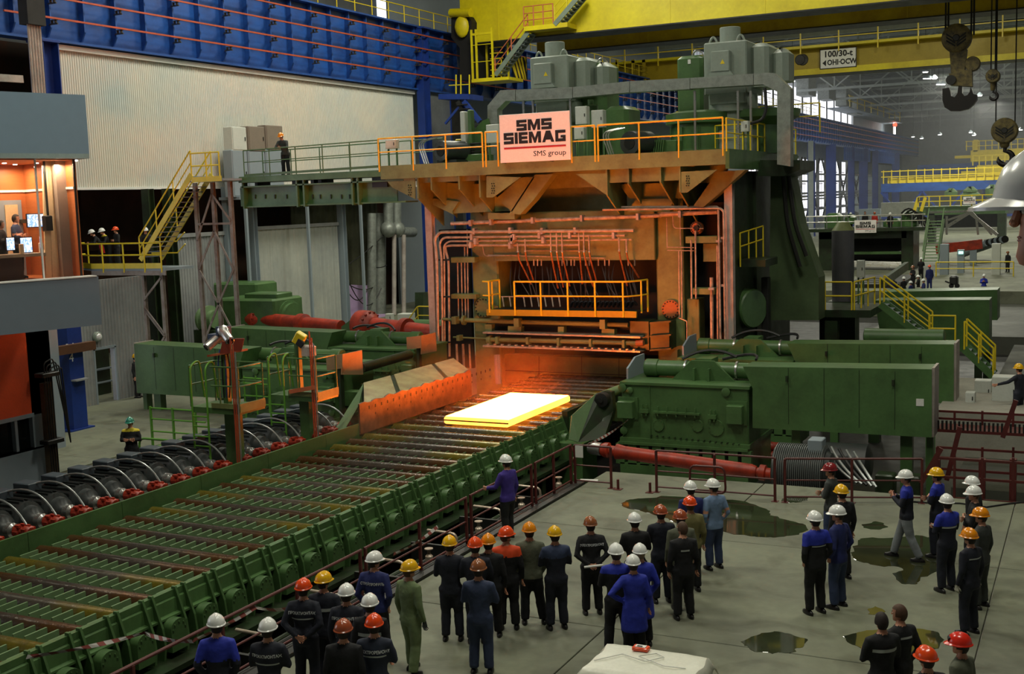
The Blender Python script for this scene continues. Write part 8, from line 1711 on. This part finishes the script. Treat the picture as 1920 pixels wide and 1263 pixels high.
bal(206, YN+.95, 'man in white helmet with yellow scarf, second on the balcony', hat='white', jacket=BLK, yoke=YELC, yz=1.46, arms='lean', bend=.35); bal(222, YN+1.1, 'man in orange helmet standing upright on the yellow balcony', hat='orange', jacket=BLK, arms='folded'); bal(277, YN+.9, 'man in white helmet at the foot of the yellow stairs', hat='white', jacket=BLK, arms='rail', f=50, h=1.78)
def cab(px, py, off, lab, **k):
    q_ = PF(px, py, off); wp = CM @ Vector((q_.x, off, 0)); return person(px, py, lab, hat=None, at=(wp.x, wp.y, 0), z0=zl1, group='men in the control cabin', **k)
cab(30, 430, 1.75, 'man in dark T-shirt standing with folded arms in the lit cabin', jacket=SLATE, trousers=BLK, arms='folded', face=math.radians(-60), h=PF(30, 402, 1.75).z-zl1, sleeve=True, hair=HAIRD)
cab(3, 450, 1.45, 'dark man at the left edge of the control cabin', jacket=BLK, arms='folded', face=math.radians(-60), h=max(1.5, PF(3, 420, 1.45).z-zl1))
o = bpy.data.objects.new('hard_hat', hat_for('white')); C.objects.link(o); q_ = PF(83, 470, 1.25); o.location = CM @ Vector((PF(82, 470, 1.25).x, 1.25, PF(84, 479, 1.25).z+.02)); tag(o, 'white helmet lying on the right end of the control desk', 'helmet')
p_ = PY(701, 594, 49); person(701, 594, 'man in yellow helmet half hidden behind the red spindles', 'yellow', BLK, at=(p_.x, 49, 0), z0=p_.z-1.82, face=math.radians(-140), group='people far behind'); MB().box(p_.x-.8, p_.x+.8, 48.6, 49.6, -1.9, p_.z-1.82).part('spindle_bridge', GREEN_D)
bpy.data.objects['spindle_bridge']['label'] = 'dark green foot bridge under the yellow helmeted man'; bpy.data.objects['spindle_bridge']['category'] = 'footbridge'
# far people
def far(px, py, h_, lab, z0=0, Y=None, **k):
    fg = 'people far behind'
    if Y: p = PY(px, py, Y); return person(px, py, lab, at=(p.x, Y, 0), z0=p.z-h_, h=h_, group=fg, vox=.05, **k)
    return person(px, py, lab, h=h_, z0=z0, group=fg, vox=.05, **k)
PD = [far(1622, 396, 1.82, 'dark man standing behind the white sign on the distant mill', Y=FAR+.2, hat=None, jacket=BLK, face=PI), far(1640, 397, 1.82, 'man in red behind the white sign on the distant mill', Y=FAR+.3, hat='rust', jacket=REDC, face=PI), far(1669, 398, 1.82, 'man in white helmet on the distant mill, right of the sign', Y=FAR-.3, hat='white', jacket=BLK, face=PI)]
far(1890, 471, 1.8, 'man in black standing in the far hall by the pale post', hat='brown', jacket=BLK, face=PI*.8)
far(1845, 514, 1.8, 'man in white helmet and blue jacket facing us in the far hall', z0=-.9, Y=None, hat='white', jacket=ROYAL, trousers=BLK, face=PI, arms='chest')
far(1743, 497, 1.8, 'man in blue coat seen from behind in the far crowd', hat='orange', jacket=DBLUE, face=.3)
for k, (px, py, lab) in enumerate(((1727, 483, 'topmost man of the far crowd, white helmet'), (1675, 519, 'leftmost white helmet of the far crowd'), (1695, 519, 'second white helmet from the left in the far crowd'), (1708, 527, 'lowest white helmet in the middle of the far crowd'), (1722, 516, 'white helmet in the far crowd left of the blue coat'), (1732, 523, 'white helmet in the far crowd just below the blue coat'), (1712, 498, 'dark man in the middle of the far crowd'))):
    far(px, py, 1.8, lab, hat='white' if k < 6 else 'brown', jacket=BLK if k % 2 == 0 else DBLUE, z0=-.9 if py > 512 else 0, face=.4*k, arms='folded')
far(1595, 398, 1.75, 'white helmet just visible left on the distant mill', Y=FAR+2.5, hat='white', jacket=BLK, face=PI)
p_ = PY(1912, 681, 39.0); person(1912, 681, 'man in yellow helmet reaching to the pale cabinet at the right edge', 'yellow', NAVY, at=(p_.x, 38.9, 0), z0=p_.z-1.82, h=1.82, face=math.radians(60), la='reach', group='workers and visitors watching the rolling')
MB().box(p_.x-.5, p_.x+1.5, 38.2, 39.6, -.6, p_.z-1.82).part('work_step', CONC); tag(bpy.data.objects['work_step'], 'low concrete step under the man at the right edge', 'step')
# spectator right beside the camera on the viewing gallery
r_ = ray(2010, 312); d_ = 2.9; kk = d_/math.hypot(r_.x, r_.y); zt = CAMZ+r_.z*kk; bd = .75; fa = math.radians(96); zg_ = zt-(.95+.87*math.cos(bd))
hx_, hy_ = r_.x*kk+math.sin(fa)*math.sin(bd)*.72, r_.y*kk-math.cos(fa)*math.sin(bd)*.72
struct('floor', MB().box(-.5, 6, -4, 3.2, zg_-.14, zg_), DARK)
for (x, y) in ((-.4, -3.5), (5.5, -3.5), (5.5, 2.9)): struct('trim_5', MB().ibeam((x, y, 0), (x, y, zg_-.14), .2, .2), DARK)
person(1935, 300, 'spectator close to the camera at the right edge, white helmet, face in shadow', 'white', BLK, at=(hx_, hy_, 0), z0=zg_, h=1.82, face=fa, headtilt=-27, group=None, vox=.02, bend=bd, arms='back')
# paper-covered crate at the bottom
c_ = PZ(1212, 1250, .8); t = thing('covered_crate', (c_.x, c_.y, 0), 'brick pallet covered with a white sheet at the bottom of the picture', 'crate')
WX, WY = .72, .5
for r in range(8):
    for k in range(5):
        MB().bbox(c_.x-WX+k*.29+.005, c_.x-WX+k*.29+.28, c_.y-WY, c_.y+WY, r*.095+.1, r*.095+.185, .006).part('brick', mat('tan_brick', (170, 128, 92), .8, var=.2, bump=.3), t, smooth=False)
MB().box(c_.x-WX-.05, c_.x+WX+.1, c_.y-WY, c_.y+WY, 0, .1).part('pallet', mat('brown_timber', (92, 58, 34)), t)
q = MB(); n = 16; vs = []
for i in range(n+1):
    for j in range(n+1):
        u, v_ = i/n*2-1, j/n*2-1; x, y = u*(WX+.16), v_*(WY+.14); ov = max(0, abs(u)-.86)*1.2+max(0, abs(v_)-.84)*1.1
        z = .875-ov*.9+.012*noise.noise(Vector((x*4, y*4, 0)))+.01*noise.noise(Vector((x*11, y*9, 3))); vs.append((c_.x+x+.05*noise.noise(Vector((y*3, 1, 0))), c_.y+y, z))
N_ = n+1; q.add(vs, [(i*N_+j, (i+1)*N_+j, (i+1)*N_+j+1, i*N_+j+1) for i in range(n) for j in range(n)]); o = q.part('sheet', mat('white_plastic_sheet', (216, 216, 200), .4, var=.05), t, 'crumpled white sheet')
o.modifiers.new('thick', 'SOLIDIFY').thickness = .006
p_ = PZ(1202, 1216, .9); bx = thing('orange_device', p_, 'small orange and white device lying on the white sheet', 'device'); MB().bbox(p_.x-.12, p_.x+.12, p_.y-.07, p_.y+.07, .89, .94, .01).part('case', HATS['orange'], bx); MB().box(p_.x-.08, p_.x+.08, p_.y-.05, p_.y+.04, .94, .948).part('face_plate', WHITE, bx); MB().box(p_.x-.05, p_.x+.03, p_.y-.04, p_.y+.0, .948, .952).part('display', BLACK, bx)
t = thing('white_cord', (c_.x, c_.y, .9), 'thin white cord lying in loops on the sheet', 'cord'); MB().tube([(c_.x-.7, c_.y-.25, .89), (c_.x-.4, c_.y+.1, .9), (c_.x, c_.y-.05, .905), (c_.x+.2, c_.y+.2, .9), (c_.x+.05, c_.y+.3, .9), (c_.x-.15, c_.y+.1, .905), (c_.x+.3, c_.y-.1, .9), (c_.x+.6, c_.y-.05, .89)], .008, 6).part('cord', WHITE, t)
